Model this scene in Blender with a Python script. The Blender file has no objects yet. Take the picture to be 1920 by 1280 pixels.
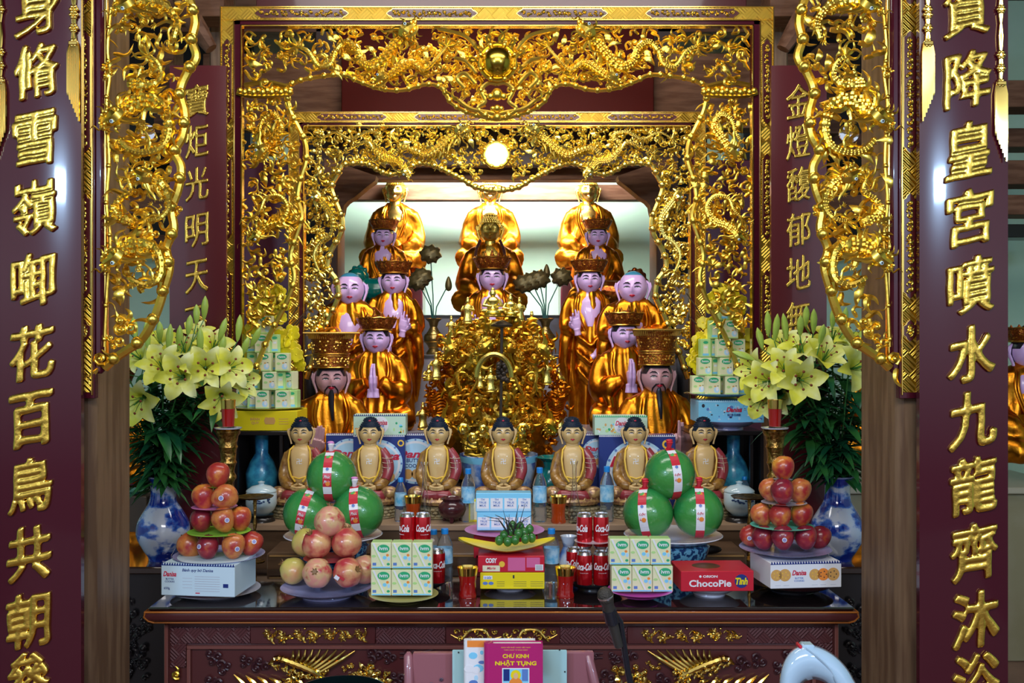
import bpy, bmesh, math, random
from mathutils import Vector, Matrix, noise

# ---------------------------------------------------------------- camera, world, lights
F = 1867.0            # focal length in pixels of the 1920 wide frame
CX, CY = 935.0, 640.0
CZ = 1.80             # eye height
def P(px, py, Y):
    return Vector(((px - CX) * Y / F, Y, CZ - (py - CY) * Y / F))
scene = bpy.context.scene
COL = scene.collection
cam_data = bpy.data.cameras.new('camera'); cam = bpy.data.objects.new('camera', cam_data)
COL.objects.link(cam); scene.camera = cam
cam.location = (0, 0, CZ); cam.rotation_euler = (math.pi / 2, 0, 0)
cam_data.sensor_width = 36; cam_data.lens = F / 1920 * 36
cam_data.shift_x = (960 - CX) / 1920; cam_data.clip_start = 0.05; cam_data.clip_end = 60
scene.view_settings.view_transform = 'Standard'; scene.view_settings.look = 'None'
scene.view_settings.gamma = 1; scene.view_settings.use_curve_mapping = False
scene.view_settings.exposure = 0.0
world = bpy.data.worlds.new('world'); scene.world = world; world.use_nodes = True
nt = world.node_tree; nt.nodes.clear()
wo = nt.nodes.new('ShaderNodeOutputWorld'); bg = nt.nodes.new('ShaderNodeBackground')
tc = nt.nodes.new('ShaderNodeTexCoord'); sx = nt.nodes.new('ShaderNodeSeparateXYZ'); cr = nt.nodes.new('ShaderNodeValToRGB')
mr = nt.nodes.new('ShaderNodeMapRange'); mr.inputs[1].default_value = -1; mr.inputs[2].default_value = 1
nt.links.new(tc.outputs['Generated'], sx.inputs[0]); nt.links.new(sx.outputs[2], mr.inputs[0]); nt.links.new(mr.outputs[0], cr.inputs[0])
cr.color_ramp.elements[0].position = 0.3; cr.color_ramp.elements[0].color = (.03, .028, .03, 1)
cr.color_ramp.elements[1].position = 0.75; cr.color_ramp.elements[1].color = (.08, .075, .08, 1)
e = cr.color_ramp.elements.new(0.53); e.color = (.8, .85, 1.0, 1)
e = cr.color_ramp.elements.new(0.44); e.color = (.10, .10, .12, 1)
nt.links.new(cr.outputs[0], bg.inputs[0]); nt.links.new(bg.outputs[0], wo.inputs[0]); bg.inputs[1].default_value = 1.15

def area(name, loc, target, sx_, sy_, power, color=(1, 1, 1)):
    l = bpy.data.lights.new(name, 'AREA'); l.shape = 'RECTANGLE'; l.size = sx_; l.size_y = sy_; l.energy = power; l.color = color
    o = bpy.data.objects.new(name, l); COL.objects.link(o); o.location = loc
    o.rotation_euler = (Vector(target) - Vector(loc)).to_track_quat('-Z', 'Y').to_euler()
    return o
area('hall_light', (0, -1.2, 3.9), (0, 5, 1.8), 3.2, 1.0, 120, (1, .97, .95))
area('hall_light', (-2.1, -.6, 2.78), (.4, 4.5, 1.8), .36, .18, 50, (.45, .68, 1))
area('hall_light', (2.1, -.6, 2.78), (-.4, 4.5, 1.8), .36, .18, 50, (.45, .68, 1))
area('niche_light', (0, 6.68, 3.04), (0, 7.6, 1.95), 1.2, .26, 95, (1, 1, .97))
area('altar_light', (0, 4.7, 3.35), (0, 5.6, 1.6), 1.6, .25, 26, (1, .95, .88))
area('ceiling_light', (0, 3.3, 3.9), (0, 4.6, 1.0), 2.6, .5, 36, (1, .96, .92))

# ---------------------------------------------------------------- materials
MATS = {}
def mat(name, base, rough=.5, metal=0., coat=0., trans=0., alpha=1., emit=0., noise_c=None, nscale=8., bump=0., bscale=20., ior=1.45, pattern=None, pscale=30., spec=.5, stretch=(1, 1, 1), ramp=(.4, .6)):
    if name in MATS: return MATS[name]
    m = bpy.data.materials.new(name); MATS[name] = m; m.use_nodes = True; t = m.node_tree
    b = t.nodes['Principled BSDF']; L = t.links.new
    def hx(c): return (*c, 1)
    b.inputs['Base Color'].default_value = hx(base); b.inputs['Roughness'].default_value = rough; b.inputs['Metallic'].default_value = metal
    b.inputs['Coat Weight'].default_value = coat; b.inputs['Coat Roughness'].default_value = .06
    b.inputs['Transmission Weight'].default_value = trans; b.inputs['IOR'].default_value = ior; b.inputs['Alpha'].default_value = alpha
    b.inputs['Specular IOR Level'].default_value = spec
    if emit: b.inputs['Emission Color'].default_value = hx(base); b.inputs['Emission Strength'].default_value = emit
    tcn = t.nodes.new('ShaderNodeTexCoord'); mp = t.nodes.new('ShaderNodeMapping'); mp.inputs['Scale'].default_value = stretch
    L(tcn.outputs['Object'], mp.inputs['Vector'])
    if noise_c:
        n = t.nodes.new('ShaderNodeTexNoise'); n.inputs['Scale'].default_value = nscale; n.inputs['Detail'].default_value = 4
        r = t.nodes.new('ShaderNodeValToRGB'); L(mp.outputs[0], n.inputs['Vector']); L(n.outputs[0], r.inputs[0])
        cs = [base] + (list(noise_c) if isinstance(noise_c[0], (tuple, list)) else [noise_c])
        r.color_ramp.elements[0].position = ramp[0]; r.color_ramp.elements[0].color = hx(cs[0])
        r.color_ramp.elements[1].position = ramp[1]; r.color_ramp.elements[1].color = hx(cs[-1])
        for k, c in enumerate(cs[1:-1]):
            e = r.color_ramp.elements.new(ramp[0] + (ramp[1] - ramp[0]) * (k + 1) / (len(cs) - 1)); e.color = hx(c)
        L(r.outputs[0], b.inputs['Base Color'])
    if bump:
        bn = t.nodes.new('ShaderNodeBump'); bn.inputs['Strength'].default_value = bump; bn.inputs['Distance'].default_value = .004
        if pattern == 'weave':       # diagonal basket weave
            mp2 = t.nodes.new('ShaderNodeMapping'); mp2.inputs['Rotation'].default_value = (0, math.radians(45), 0); L(tcn.outputs['Object'], mp2.inputs['Vector'])
            w1 = t.nodes.new('ShaderNodeTexWave'); w1.inputs['Scale'].default_value = pscale; L(mp2.outputs[0], w1.inputs[0])
            w2 = t.nodes.new('ShaderNodeTexWave'); w2.bands_direction = 'Z'; w2.inputs['Scale'].default_value = pscale; L(mp2.outputs[0], w2.inputs[0])
            ck = t.nodes.new('ShaderNodeTexChecker'); ck.inputs['Scale'].default_value = pscale * .8; L(mp2.outputs[0], ck.inputs[0])
            L(w1.outputs[0], ck.inputs[1]); L(w2.outputs[0], ck.inputs[2]); L(ck.outputs[0], bn.inputs['Height'])
        elif pattern == 'wave':
            w1 = t.nodes.new('ShaderNodeTexWave'); w1.inputs['Scale'].default_value = pscale; L(mp.outputs[0], w1.inputs[0]); L(w1.outputs[0], bn.inputs['Height'])
            w1.inputs['Distortion'].default_value = 2
        elif pattern == 'voro':
            w1 = t.nodes.new('ShaderNodeTexVoronoi'); w1.inputs['Scale'].default_value = pscale; L(mp.outputs[0], w1.inputs[0]); L(w1.outputs[0], bn.inputs['Height'])
        else:
            n2 = t.nodes.new('ShaderNodeTexNoise'); n2.inputs['Scale'].default_value = bscale; n2.inputs['Detail'].default_value = 3
            L(mp.outputs[0], n2.inputs['Vector']); L(n2.outputs[0], bn.inputs['Height'])
        L(bn.outputs[0], b.inputs['Normal'])
    return m
GOLD = mat('gilt', (.90, .62, .09), .29, 1., bump=.15, bscale=60, noise_c=(.88, .50, .05), nscale=14, ramp=(.5, .85))
GOLD2 = mat('gilt_pale', (.84, .66, .16), .27, 1., bump=.15, bscale=60)
GOLDW = mat('gilt_weave', (.93, .62, .09), .28, 1., bump=1., pattern='weave', pscale=26)
GOLDF = mat('gilt_smooth', (.93, .66, .16), .16, 1.)
REDL = mat('maroon_lacquer', (.055, .005, .012), .2, 0., coat=.5, spec=.3)
REDD = mat('maroon_lacquer_dark', (.07, .008, .009), .28, 0., coat=.3)
REDP = mat('panel_red', (.055, .004, .002), .5, spec=.08)
WOOD = mat('wood_brown', (.11, .05, .028), .6, spec=.15, noise_c=(.17, .085, .05), nscale=5, stretch=(1, 6, 6), bump=.1)
WOODV = mat('wood_post', (.20, .12, .065), .5, noise_c=(.12, .065, .035), nscale=5, stretch=(6, 6, .6), bump=.1)
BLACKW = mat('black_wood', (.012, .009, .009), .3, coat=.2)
# ---------------------------------------------------------------- mesh builder
def cat_rom(pts, n):
    """n points per segment of a Catmull-Rom curve through tuples of any size."""
    if len(pts) < 3:
        a, b = pts[0], pts[-1]
        return [tuple(a[k] + (b[k] - a[k]) * i / n for k in range(len(a))) for i in range(n + 1)]
    out = []
    for i in range(len(pts) - 1):
        p0 = pts[max(i - 1, 0)]; p1 = pts[i]; p2 = pts[i + 1]; p3 = pts[min(i + 2, len(pts) - 1)]
        for j in range(n):
            t = j / n; t2 = t * t; t3 = t2 * t
            out.append(tuple(.5 * ((2 * p1[k]) + (-p0[k] + p2[k]) * t + (2 * p0[k] - 5 * p1[k] + 4 * p2[k] - p3[k]) * t2 + (-p0[k] + 3 * p1[k] - 3 * p2[k] + p3[k]) * t3) for k in range(len(p1))))
    out.append(tuple(pts[-1]))
    return out
class MB:
    def __init__(s, m=None):
        s.v = []; s.f = []; s.fm = []; s.mats = [m] if m else []; s.cur = 0; s.flat = set()
    def use(s, m):
        if m not in s.mats: s.mats.append(m)
        s.cur = s.mats.index(m); return s
    def face(s, idx): s.f.append(idx); s.fm.append(s.cur)
    def grid(s, rings, closed=True, cap0=True, cap1=True):
        b = len(s.v); n = len(rings[0])
        for r in rings: s.v.extend(r)
        for i in range(len(rings) - 1):
            for j in range(n if closed else n - 1):
                k = (j + 1) % n
                s.face((b + i * n + j, b + i * n + k, b + (i + 1) * n + k, b + (i + 1) * n + j))
        if closed and cap0: s.face(tuple(b + j for j in reversed(range(n))))
        if closed and cap1: s.face(tuple(b + (len(rings) - 1) * n + j for j in range(n)))
    def tube(s, pts, rad, seg=8, flat=1., up=None):
        """pts: Vectors. rad: number or list. flat: thickness ratio along UP (cross-section)."""
        n = len(pts); pts = [Vector(p) for p in pts]
        if not isinstance(rad, (list, tuple)): rad = [rad] * n
        u = Vector(up) if up is not None else Vector((0, 1, 0)); rings = []
        prev = None
        for i, p in enumerate(pts):
            d = (pts[min(i + 1, n - 1)] - pts[max(i - 1, 0)])
            if d.length < 1e-9: d = Vector((0, 0, 1))
            d.normalize()
            if up is not None:
                a = u - d * u.dot(d)
                if a.length < 1e-3: a = d.orthogonal()
                a.normalize()
            elif prev is None: a = d.orthogonal().normalized()
            else:
                a = prev - d * prev.dot(d)
                a = a.normalized() if a.length > 1e-6 else d.orthogonal().normalized()
            prev = a; c = d.cross(a)
            r = max(rad[i], 1e-5)
            rings.append([p + a * (r * flat * math.cos(2 * math.pi * k / seg)) + c * (r * math.sin(2 * math.pi * k / seg)) for k in range(seg)])
        s.grid(rings)
        return s
    def ball(s, c, r, seg=10, rings=7, rot=None, fn=None):
        if not isinstance(r, (list, tuple, Vector)): r = (r, r, r)
        c = Vector(c); R = []
        for i in range(rings + 1):
            ph = math.pi * i / rings; z = -math.cos(ph); q = max(math.sin(ph), 1e-3); row = []
            for k in range(seg):
                th = 2 * math.pi * k / seg
                v = Vector((r[0] * q * math.cos(th), r[1] * q * math.sin(th), r[2] * z))
                if fn: v = fn(v)
                if rot: v = rot @ v
                row.append(c + v)
            R.append(row)
        s.grid(R); return s
    def lathe(s, prof, c=(0, 0, 0), seg=24, M=None, fn=None, cap0=True, cap1=True):
        c = Vector(c); R = []
        for r, z in prof:
            row = []
            for k in range(seg):
                th = 2 * math.pi * k / seg; rr = max(r, 1e-5) * (fn(th, z) if fn else 1)
                v = Vector((rr * math.cos(th), rr * math.sin(th), z))
                row.append(c + (M @ v if M else v))
            R.append(row)
        s.grid(R, True, cap0, cap1); return s
    def box(s, lo, hi, bev=0.):
        lo = Vector(lo); hi = Vector(hi)
        if bev <= 0:
            b = len(s.v)
            s.v += [Vector((x, y, z)) for x in (lo.x, hi.x) for y in (lo.y, hi.y) for z in (lo.z, hi.z)]
            for f in ((0, 1, 3, 2), (4, 6, 7, 5), (0, 4, 5, 1), (2, 3, 7, 6), (0, 2, 6, 4), (1, 5, 7, 3)): s.face(tuple(b + i for i in f))
            return s
        c = (lo + hi) / 2; h = (hi - lo) / 2; bev = min(bev, h.x * .9, h.y * .9, h.z * .9)
        idx = {}
        for sx_ in (-1, 1):
            for sy_ in (-1, 1):
                for sz_ in (-1, 1):
                    for ax in range(3):
                        e = [h[k] if k == ax else h[k] - bev for k in range(3)]
                        idx[(sx_, sy_, sz_, ax)] = len(s.v); s.v.append(c + Vector((sx_ * e[0], sy_ * e[1], sz_ * e[2])))
        def q(*a):
            pts = [s.v[i] for i in a]; n = (pts[1] - pts[0]).cross(pts[2] - pts[0]); m = sum(pts, Vector()) / len(pts) - c
            s.face(tuple(a) if n.dot(m) > 0 else tuple(reversed(a)))
        for ax in range(3):
            o1, o2 = [k for k in range(3) if k != ax]
            for sg in (-1, 1):
                ids = []
                for a, b_ in ((-1, -1), (1, -1), (1, 1), (-1, 1)):
                    t = [0, 0, 0]; t[ax] = sg; t[o1] = a; t[o2] = b_; ids.append(idx[(*t, ax)])
                q(*ids)
            for a in (-1, 1):
                for b_ in (-1, 1):
                    ids = []
                    for sg, axx in ((-1, o1), (1, o1), (1, o2), (-1, o2)):
                        t = [0, 0, 0]; t[ax] = sg; t[o1] = a; t[o2] = b_; ids.append(idx[(*t, axx)])
                    q(*ids)
        for a in (-1, 1):
            for b_ in (-1, 1):
                for d in (-1, 1): q(*[idx[(a, b_, d, k)] for k in range(3)])
        return s
    def prism(s, pts, M, d0=0., d1=.01):
        """pts 2D outline (x, z) in the local frame M; extruded along local -y from d0 to d1."""
        n = len(pts); b = len(s.v)
        a = sum(pts[i][0] * pts[(i + 1) % n][1] - pts[(i + 1) % n][0] * pts[i][1] for i in range(n))
        if a < 0: pts = list(reversed(pts))
        for d in (d0, d1):
            for x, z in pts: s.v.append(M @ Vector((x, -d, z)))
        s.face(tuple(b + n + i for i in range(n))); s.face(tuple(b + i for i in reversed(range(n))))
        for i in range(n):
            j = (i + 1) % n; s.face((b + i, b + j, b + n + j, b + n + i))
        return s
    def add(s, o, M=None):
        b = len(s.v); mm = []
        for m in o.mats:
            if m not in s.mats: s.mats.append(m)
            mm.append(s.mats.index(m))
        s.v += [(M @ v if M else v) for v in o.v]
        for f, k in zip(o.f, o.fm):
            s.f.append(tuple(b + i for i in f)); s.fm.append(mm[k] if mm else s.cur)
        return s
    def add_mesh(s, me, M):
        b = len(s.v); s.v += [M @ v.co for v in me.vertices]
        for p in me.polygons: s.face(tuple(b + i for i in p.vertices))
        return s
    def mesh(s, name, smooth=True, angle=40):
        me = bpy.data.meshes.new(name); me.from_pydata([tuple(v) for v in s.v], [], s.f)
        for m in s.mats: me.materials.append(m)
        me.polygons.foreach_set('material_index', s.fm)
        me.update()
        if smooth:
            me.polygons.foreach_set('use_smooth', [True] * len(me.polygons))
            try: me.set_sharp_from_angle(angle=math.radians(angle))
            except Exception: pass
        else: me.polygons.foreach_set('use_smooth', [False] * len(me.polygons))
        return me
    def obj(s, name, parent=None, smooth=True, angle=40, **kw):
        o = bpy.data.objects.new(name, s.mesh(name, smooth, angle)); COL.objects.link(o)
        if parent: o.parent = parent
        tag(o, **kw)
        return o
def tag(o, label=None, cat=None, group=None, kind=None):
    if label: o['label'] = label
    if cat: o['category'] = cat
    if group: o['group'] = group
    if kind: o['kind'] = kind
    return o
def empty(name, loc, rz=0., **kw):
    o = bpy.data.objects.new(name, None); COL.objects.link(o); o.location = loc; o.rotation_euler = (0, 0, rz); o.empty_display_size = .05
    tag(o, **kw); return o
def kids(o): return [c for c in COL.objects if c.parent == o]
def clone(o, loc=None, rz=None, label=None, scale=None, group=None, parent=None, mirror=False):
    CH = {}
    for c in COL.objects:
        if c.parent: CH.setdefault(c.parent.name, []).append(c)
    def rec(a, par):
        c = a.copy(); COL.objects.link(c)
        if par: c.parent = par
        for ch in CH.get(a.name, []): rec(ch, c)
        return c
    r = rec(o, parent)
    if loc is not None: r.location = loc
    if rz is not None: r.rotation_euler = (0, 0, rz)
    if scale is not None: r.scale = scale if isinstance(scale, (tuple, list, Vector)) else (scale,) * 3
    if label: r['label'] = label
    if group: r['group'] = group
    return r
def fuse(mb, voxel, smooth_it=3, m=None, name='m'):
    """Voxel union of overlapping closed shapes into one continuous skin."""
    tmp = bpy.data.objects.new('t', mb.mesh('t', False)); COL.objects.link(tmp)
    r = tmp.modifiers.new('r', 'REMESH'); r.mode = 'VOXEL'; r.voxel_size = voxel; r.use_smooth_shade = True
    if smooth_it:
        q = tmp.modifiers.new('s', 'SMOOTH'); q.iterations = smooth_it; q.factor = .5
    dg = bpy.context.evaluated_depsgraph_get()
    me = bpy.data.meshes.new_from_object(tmp.evaluated_get(dg))
    bpy.data.objects.remove(tmp)
    me.name = name; me.materials.clear()
    if m: me.materials.append(m)
    me.polygons.foreach_set('use_smooth', [True] * len(me.polygons))
    return me
def mesh_obj(me, name, parent=None, **kw):
    o = bpy.data.objects.new(name, me); COL.objects.link(o)
    if parent: o.parent = parent
    return tag(o, **kw)
_G = {}
def glyph(s, nb=1.):
    """a brush-written character: the outline swept by a slanted nib, fused and rounded"""
    key = (s, nb)
    if key not in _G:
        me, x0, x1, y0, y1 = text_mesh(s, 0, 0, .03)
        mb = MB(); nib = [(math.cos(a) * .044 * .82 - math.sin(a) * .026 * .57, math.cos(a) * .044 * .57 + math.sin(a) * .026 * .82) for a in [i * .7854 for i in range(8)]] + [(0, 0)]
        for k, (dx, dy) in enumerate(nib):
            dx *= nb; dy *= nb
            q = .05 * (k == 8)
            M = Matrix.Translation((dx, dy, 0)) @ Matrix.Diagonal((1, 1, 1 + q * 8, 1)); mb.add_mesh(me, M)
        g = fuse(mb, .017, 3, None, 'glyph'); co = [v.co.copy() for v in g.vertices]
        _G[key] = (g, min(c.x for c in co), max(c.x for c in co), min(c.y for c in co), max(c.y for c in co))
    return _G[key]
_T = {}
def text_mesh(s, bold=0., bevel=0., ext=.02, shear=0.):
    key = (s, bold, bevel, ext, shear)
    if key not in _T:
        c = bpy.data.curves.new('t', 'FONT'); c.body = s; c.size = 1; c.extrude = ext; c.offset = bold; c.bevel_depth = bevel; c.bevel_resolution = 1 if bevel else 0
        c.shear = shear; c.resolution_u = 3; c.align_x = 'CENTER'; c.space_line = 1.05
        o = bpy.data.objects.new('t', c); COL.objects.link(o)
        dg = bpy.context.evaluated_depsgraph_get(); me = bpy.data.meshes.new_from_object(o.evaluated_get(dg))
        bpy.data.objects.remove(o)
        xs = [v.co.x for v in me.vertices] or [0, 1]; ys = [v.co.y for v in me.vertices] or [0, 1]
        _T[key] = (me, min(xs), max(xs), min(ys), max(ys))
    return _T[key]
def put_text(mb, s, m, M, w=None, h=None, bold=0., bevel=0., ext=.01, shear=0., warp=None, depth=None):
    """Text centred on the local frame M (x right, z up, facing -y), fitted to w and h."""
    me, x0, x1, y0, y1 = text_mesh(s, bold, bevel, ext, shear)
    kx = w / (x1 - x0) if w else None; ky = h / (y1 - y0) if h else None
    if kx is None: kx = ky
    if ky is None: ky = kx
    kz = depth / max(ext + bevel, 1e-6) if depth else min(kx, ky)
    mb.use(m); b = len(mb.v)
    for v in me.vertices:
        p = Vector(((v.co.x - (x0 + x1) / 2) * kx, -v.co.z * kz, (v.co.y - (y0 + y1) / 2) * ky))
        if warp: p = warp(p)
        mb.v.append(M @ p)
    for p in me.polygons: mb.face(tuple(b + i for i in p.vertices))
    return mb
def T(x=0, y=0, z=0): return Matrix.Translation((x, y, z))
def RX(a): return Matrix.Rotation(a, 4, 'X')
def RY(a): return Matrix.Rotation(a, 4, 'Y')
def RZ(a): return Matrix.Rotation(a, 4, 'Z')
def SC(x, y=None, z=None):
    return Matrix.Diagonal((x, x if y is None else y, x if z is None else z, 1))
# ---------------------------------------------------------------- openwork carving (2D in frame pixels at one depth, relief towards the viewer)
class Carve:
    def __init__(s, Y, m=GOLD, seed=1):
        s.Y = Y; s.k = Y / F; s.mb = MB(m); s.r = random.Random(seed)
    def W(s, x, y, d=0): return Vector(((x - CX) * s.k, s.Y - d * s.k, CZ - (y - CY) * s.k))
    def tube(s, pts, rad, seg=6, sub=3, flat=1., mod=0):
        q = [(p[0], p[1], p[2] if len(p) > 2 else 0) for p in pts]
        if not isinstance(rad, (list, tuple)): rad = [rad] * len(q)
        c = cat_rom([(*a, r) for a, r in zip(q, rad)], sub)
        s.mb.tube([s.W(*a[:3]) for a in c], [max(a[3], .15) * s.k * (1 + (mod if i % 2 else -mod)) for i, a in enumerate(c)], seg, flat, up=(0, -1, 0))
    def flame(s, x, y, a, L, w, curl=1., d=0, lift=None, seg=5):
        n = 5; pts = [(x, y, d)]; rr = [w * .7]; lift = s.r.uniform(0, .5) if lift is None else lift
        for i in range(1, n + 1):
            t = i / n; h = a + curl * math.sin(2 * math.pi * t * .8) * .9
            x += math.cos(h) * L / n; y += math.sin(h) * L / n
            pts.append((x, y, d + lift * w * 3 * t)); rr.append(w * (1.15 - t) ** .8 * (1 if t < .95 else .2))
        s.tube(pts, rr, seg, 2)
    def curl(s, x, y, r, a=0., turns=1.2, w=None, sgn=1, d=0):
        w = w or r * .3; pts = []; rr = []; n = 9
        for i in range(n + 1):
            t = i / n; q = r * (1 - t * .85); h = a + sgn * turns * 2 * math.pi * t
            pts.append((x + math.cos(h) * q, y + math.sin(h) * q, d + t * w * 1.5)); rr.append(w * (1 - .3 * t))
        s.tube(pts, rr, 5, 1); s.knob(x, y, w * 1.1, d + w * 1.6)
    def knob(s, x, y, r, d=0, seg=8, rings=5):
        s.mb.ball(s.W(x, y, d), r * s.k, seg, rings)
    def cloud(s, x, y, z, a=0):
        for i in range(3):
            h = a + i * 2.1 + s.r.uniform(-.4, .4)
            s.curl(x + math.cos(h) * z * .55, y + math.sin(h) * z * .45, z * .5, h + 2, 1.1, z * .17, s.r.choice((-1, 1)), d=s.r.uniform(-1, 2))
    def spray(s, x, y, a, L, w, n=5, spread=1.4, d=0):
        for i in range(n):
            t = (i / (n - 1) - .5) if n > 1 else 0
            s.flame(x, y, a + t * spread, L * (1 - abs(t) * .5) * s.r.uniform(.85, 1.1), w, s.r.uniform(.5, 1.) * (1 if i % 2 else -1), d)
    def vine(s, pts, w, side=0, thorn=26, knobs=30, tl=18):
        s.tube([(x, y, 1) for x, y in pts], w, 7, 5)
        c = cat_rom([tuple(p) for p in pts], 8); acc = 0; acc2 = knobs * .5
        for i in range(1, len(c)):
            dx = c[i][0] - c[i - 1][0]; dy = c[i][1] - c[i - 1][1]; L = math.hypot(dx, dy) or 1; acc += L; acc2 += L
            h = math.atan2(dy, dx)
            if acc2 > knobs:
                acc2 = 0; s.knob(c[i][0], c[i][1], w * 1.45, w * .6)
            if acc > thorn and side is not None:
                acc = 0; sg = side if side else s.r.choice((-1, 1))
                s.flame(c[i][0], c[i][1], h + sg * s.r.uniform(.5, 1.2), tl * s.r.uniform(.7, 1.3), w * .55, s.r.uniform(-1, 1))
    def dragon(s, path, r, face=1, head=True, tail=True, d=4, mane=6):
        """path from the head back to the tail."""
        L = sum(math.hypot(path[i + 1][0] - path[i][0], path[i + 1][1] - path[i][1]) for i in range(len(path) - 1))
        sub = max(3, int(L / (r * .42) / (len(path) - 1)))
        c = cat_rom([(p[0], p[1]) for p in path], sub); n = len(c)
        wob = [d + math.sin(i / n * 9) * r * .5 for i in range(n)]
        rad = [r * (.8 + .35 * math.sin(min(1, i / n * 2.2) * math.pi)) * (1 - .62 * (i / n) ** 1.5) * (1.16 if i % 2 else .88) for i in range(n)]
        s.mb.tube([s.W(c[i][0], c[i][1], wob[i]) for i in range(n)], [q * s.k for q in rad], 8, 1., up=(0, -1, 0))
        step = 3
        for i in range(2, n - 2, step):      # fin along the back
            h = math.atan2(c[i + 1][1] - c[i - 1][1], c[i + 1][0] - c[i - 1][0]); o = h - face * math.pi / 2
            x = c[i][0] + math.cos(o) * rad[i] * .8; y = c[i][1] + math.sin(o) * rad[i] * .8
            s.tube([(x - math.cos(h) * rad[i] * .3, y - math.sin(h) * rad[i] * .3, wob[i]), (x + math.cos(o + face * .7) * rad[i] * 1.5, y + math.sin(o + face * .7) * rad[i] * 1.5, wob[i] + 2)], [rad[i] * .5, .2], 4, 1)
        for i in range(1, n - 1):           # overlapping scales on the near side
            h = math.atan2(c[i + 1][1] - c[i - 1][1], c[i + 1][0] - c[i - 1][0])
            for q in (-.45, .1, .6):
                o = h + math.pi / 2; s.mb.ball(s.W(c[i][0] + math.cos(o) * rad[i] * q, c[i][1] + math.sin(o) * rad[i] * q, wob[i] + rad[i] * math.sqrt(1 - q * q) * .92), rad[i] * .26 * s.k, 5, 3)
        for t in (.22, .3, .68, .75):         # legs with claws
            i = int(t * n); h = math.atan2(c[i + 1][1] - c[i - 1][1], c[i + 1][0] - c[i - 1][0]); o = h + face * (math.pi / 2 + (.5 if t in (.3, .75) else -.5))
            x, y = c[i][0], c[i][1]; ll = r * 2.4
            x1, y1 = x + math.cos(o) * ll * .6, y + math.sin(o) * ll * .6; o2 = o - face * .8; x2, y2 = x1 + math.cos(o2) * ll * .6, y1 + math.sin(o2) * ll * .6
            s.tube([(x, y, wob[i]), (x1, y1, wob[i] + 3), (x2, y2, wob[i] + 4)], [rad[i] * .6, rad[i] * .42, rad[i] * .3], 6, 3)
            for q in range(4): s.flame(x2, y2, o2 + (q - 1.5) * .6, r * .9, r * .14, .6, wob[i] + 4)
            s.flame(x1, y1, o + math.pi * .1, r * 1.6, r * .25, 1, wob[i] + 3)
        if tail:
            h = math.atan2(c[-1][1] - c[-3][1], c[-1][0] - c[-3][0]); s.spray(c[-1][0], c[-1][1], h, r * 4.2, r * .36, 6, 2.2, d)
        if head:
            r0 = r; r = r * (1.2 if r < 12 else .95)
            h = math.atan2(c[0][1] - c[2][1], c[0][0] - c[2][0]); x, y = c[0]; f = (math.cos(h), math.sin(h)); u = (math.cos(h - face * math.pi / 2), math.sin(h - face * math.pi / 2)); D = d + r * .9
            A = lambda a, b, z=0: (x + f[0] * a * r + u[0] * b * r, y + f[1] * a * r + u[1] * b * r, D + z * r)
            s.tube([A(-.6, 0), A(.3, .35, .3), A(1.1, .35, .3), A(1.9, .25, .2), A(2.6, .55, .2)], [r * .9, r * 1.15, r * .85, r * .6, r * .35], 8, 3)      # skull and snout
            s.tube([A(0, -.5), A(.9, -.75), A(1.7, -.7), A(2.3, -.35)], [r * .6, r * .42, r * .34, r * .2], 6, 3)     # lower jaw
            for q in range(4): s.tube([A(1.0 + q * .35, -.05, .4), A(1.05 + q * .35, -.4, .4)], [r * .12, .2], 4, 1)   # teeth
            s.knob(*A(2.5, .75, .3)[:2], r * .38, D); s.knob(*A(.75, .95, .9)[:2], r * .36, D + r * .9)
            s.eyes = getattr(s, 'eyes', []) + [(A(.85, .95, 1.25), r * .27)]
            for q in range(2): s.tube([A(.2 - q * .5, .9, .5), A(-.6 - q * .5, 1.7, .4), A(-1.9 - q * .4, 2.0 + q * .4, .3), A(-2.7, 2.7 + q * .4, .2)], [r * .3, r * .24, r * .16, .2], 6, 3)  # horns
            s.flame(*A(.4, 1.2)[:2], h - face * 1.2, r * 1.8, r * .3, 1, D)
            for q in range(mane):
                b = -1.2 + q * 2.2 / max(mane - 1, 1); s.flame(*A(-.5, b * .7)[:2], h + math.pi - face * (-b) * .55, r * s.r.uniform(2.6, 4), r * .3, .9 * (-1) ** q, D - r * .2)
            for (a_, b_) in ((-.1, .7), (-.5, .1), (-.2, -.5), (.5, .85), (1.3, .62), (1.9, .6), (.5, .1), (1.2, .25), (.9, -.65), (1.6, -.6), (2.4, .2)): s.knob(*A(a_, b_)[:2], r * .24, D + r * .75, 6, 4)
            s.curl(*A(-.2, -.2)[:2], r * .62, h, 1.3, r * .17, face, D + r * .9); s.curl(*A(2.35, .55)[:2], r * .34, h, 1.2, r * .1, -face, D + r * .5)
            for q in range(3): s.flame(*A(.6 + .5 * q, -.9)[:2], h + face * (1.7 - .2 * q), r * 1.5, r * .2, .8, D)
            s.tube([A(2.3, .4, .5), A(3.0, .9, .6), A(3.3, .1, .6), A(4.1, .2, .5)], [r * .12] * 3 + [.2], 4, 3)   # whisker
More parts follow.
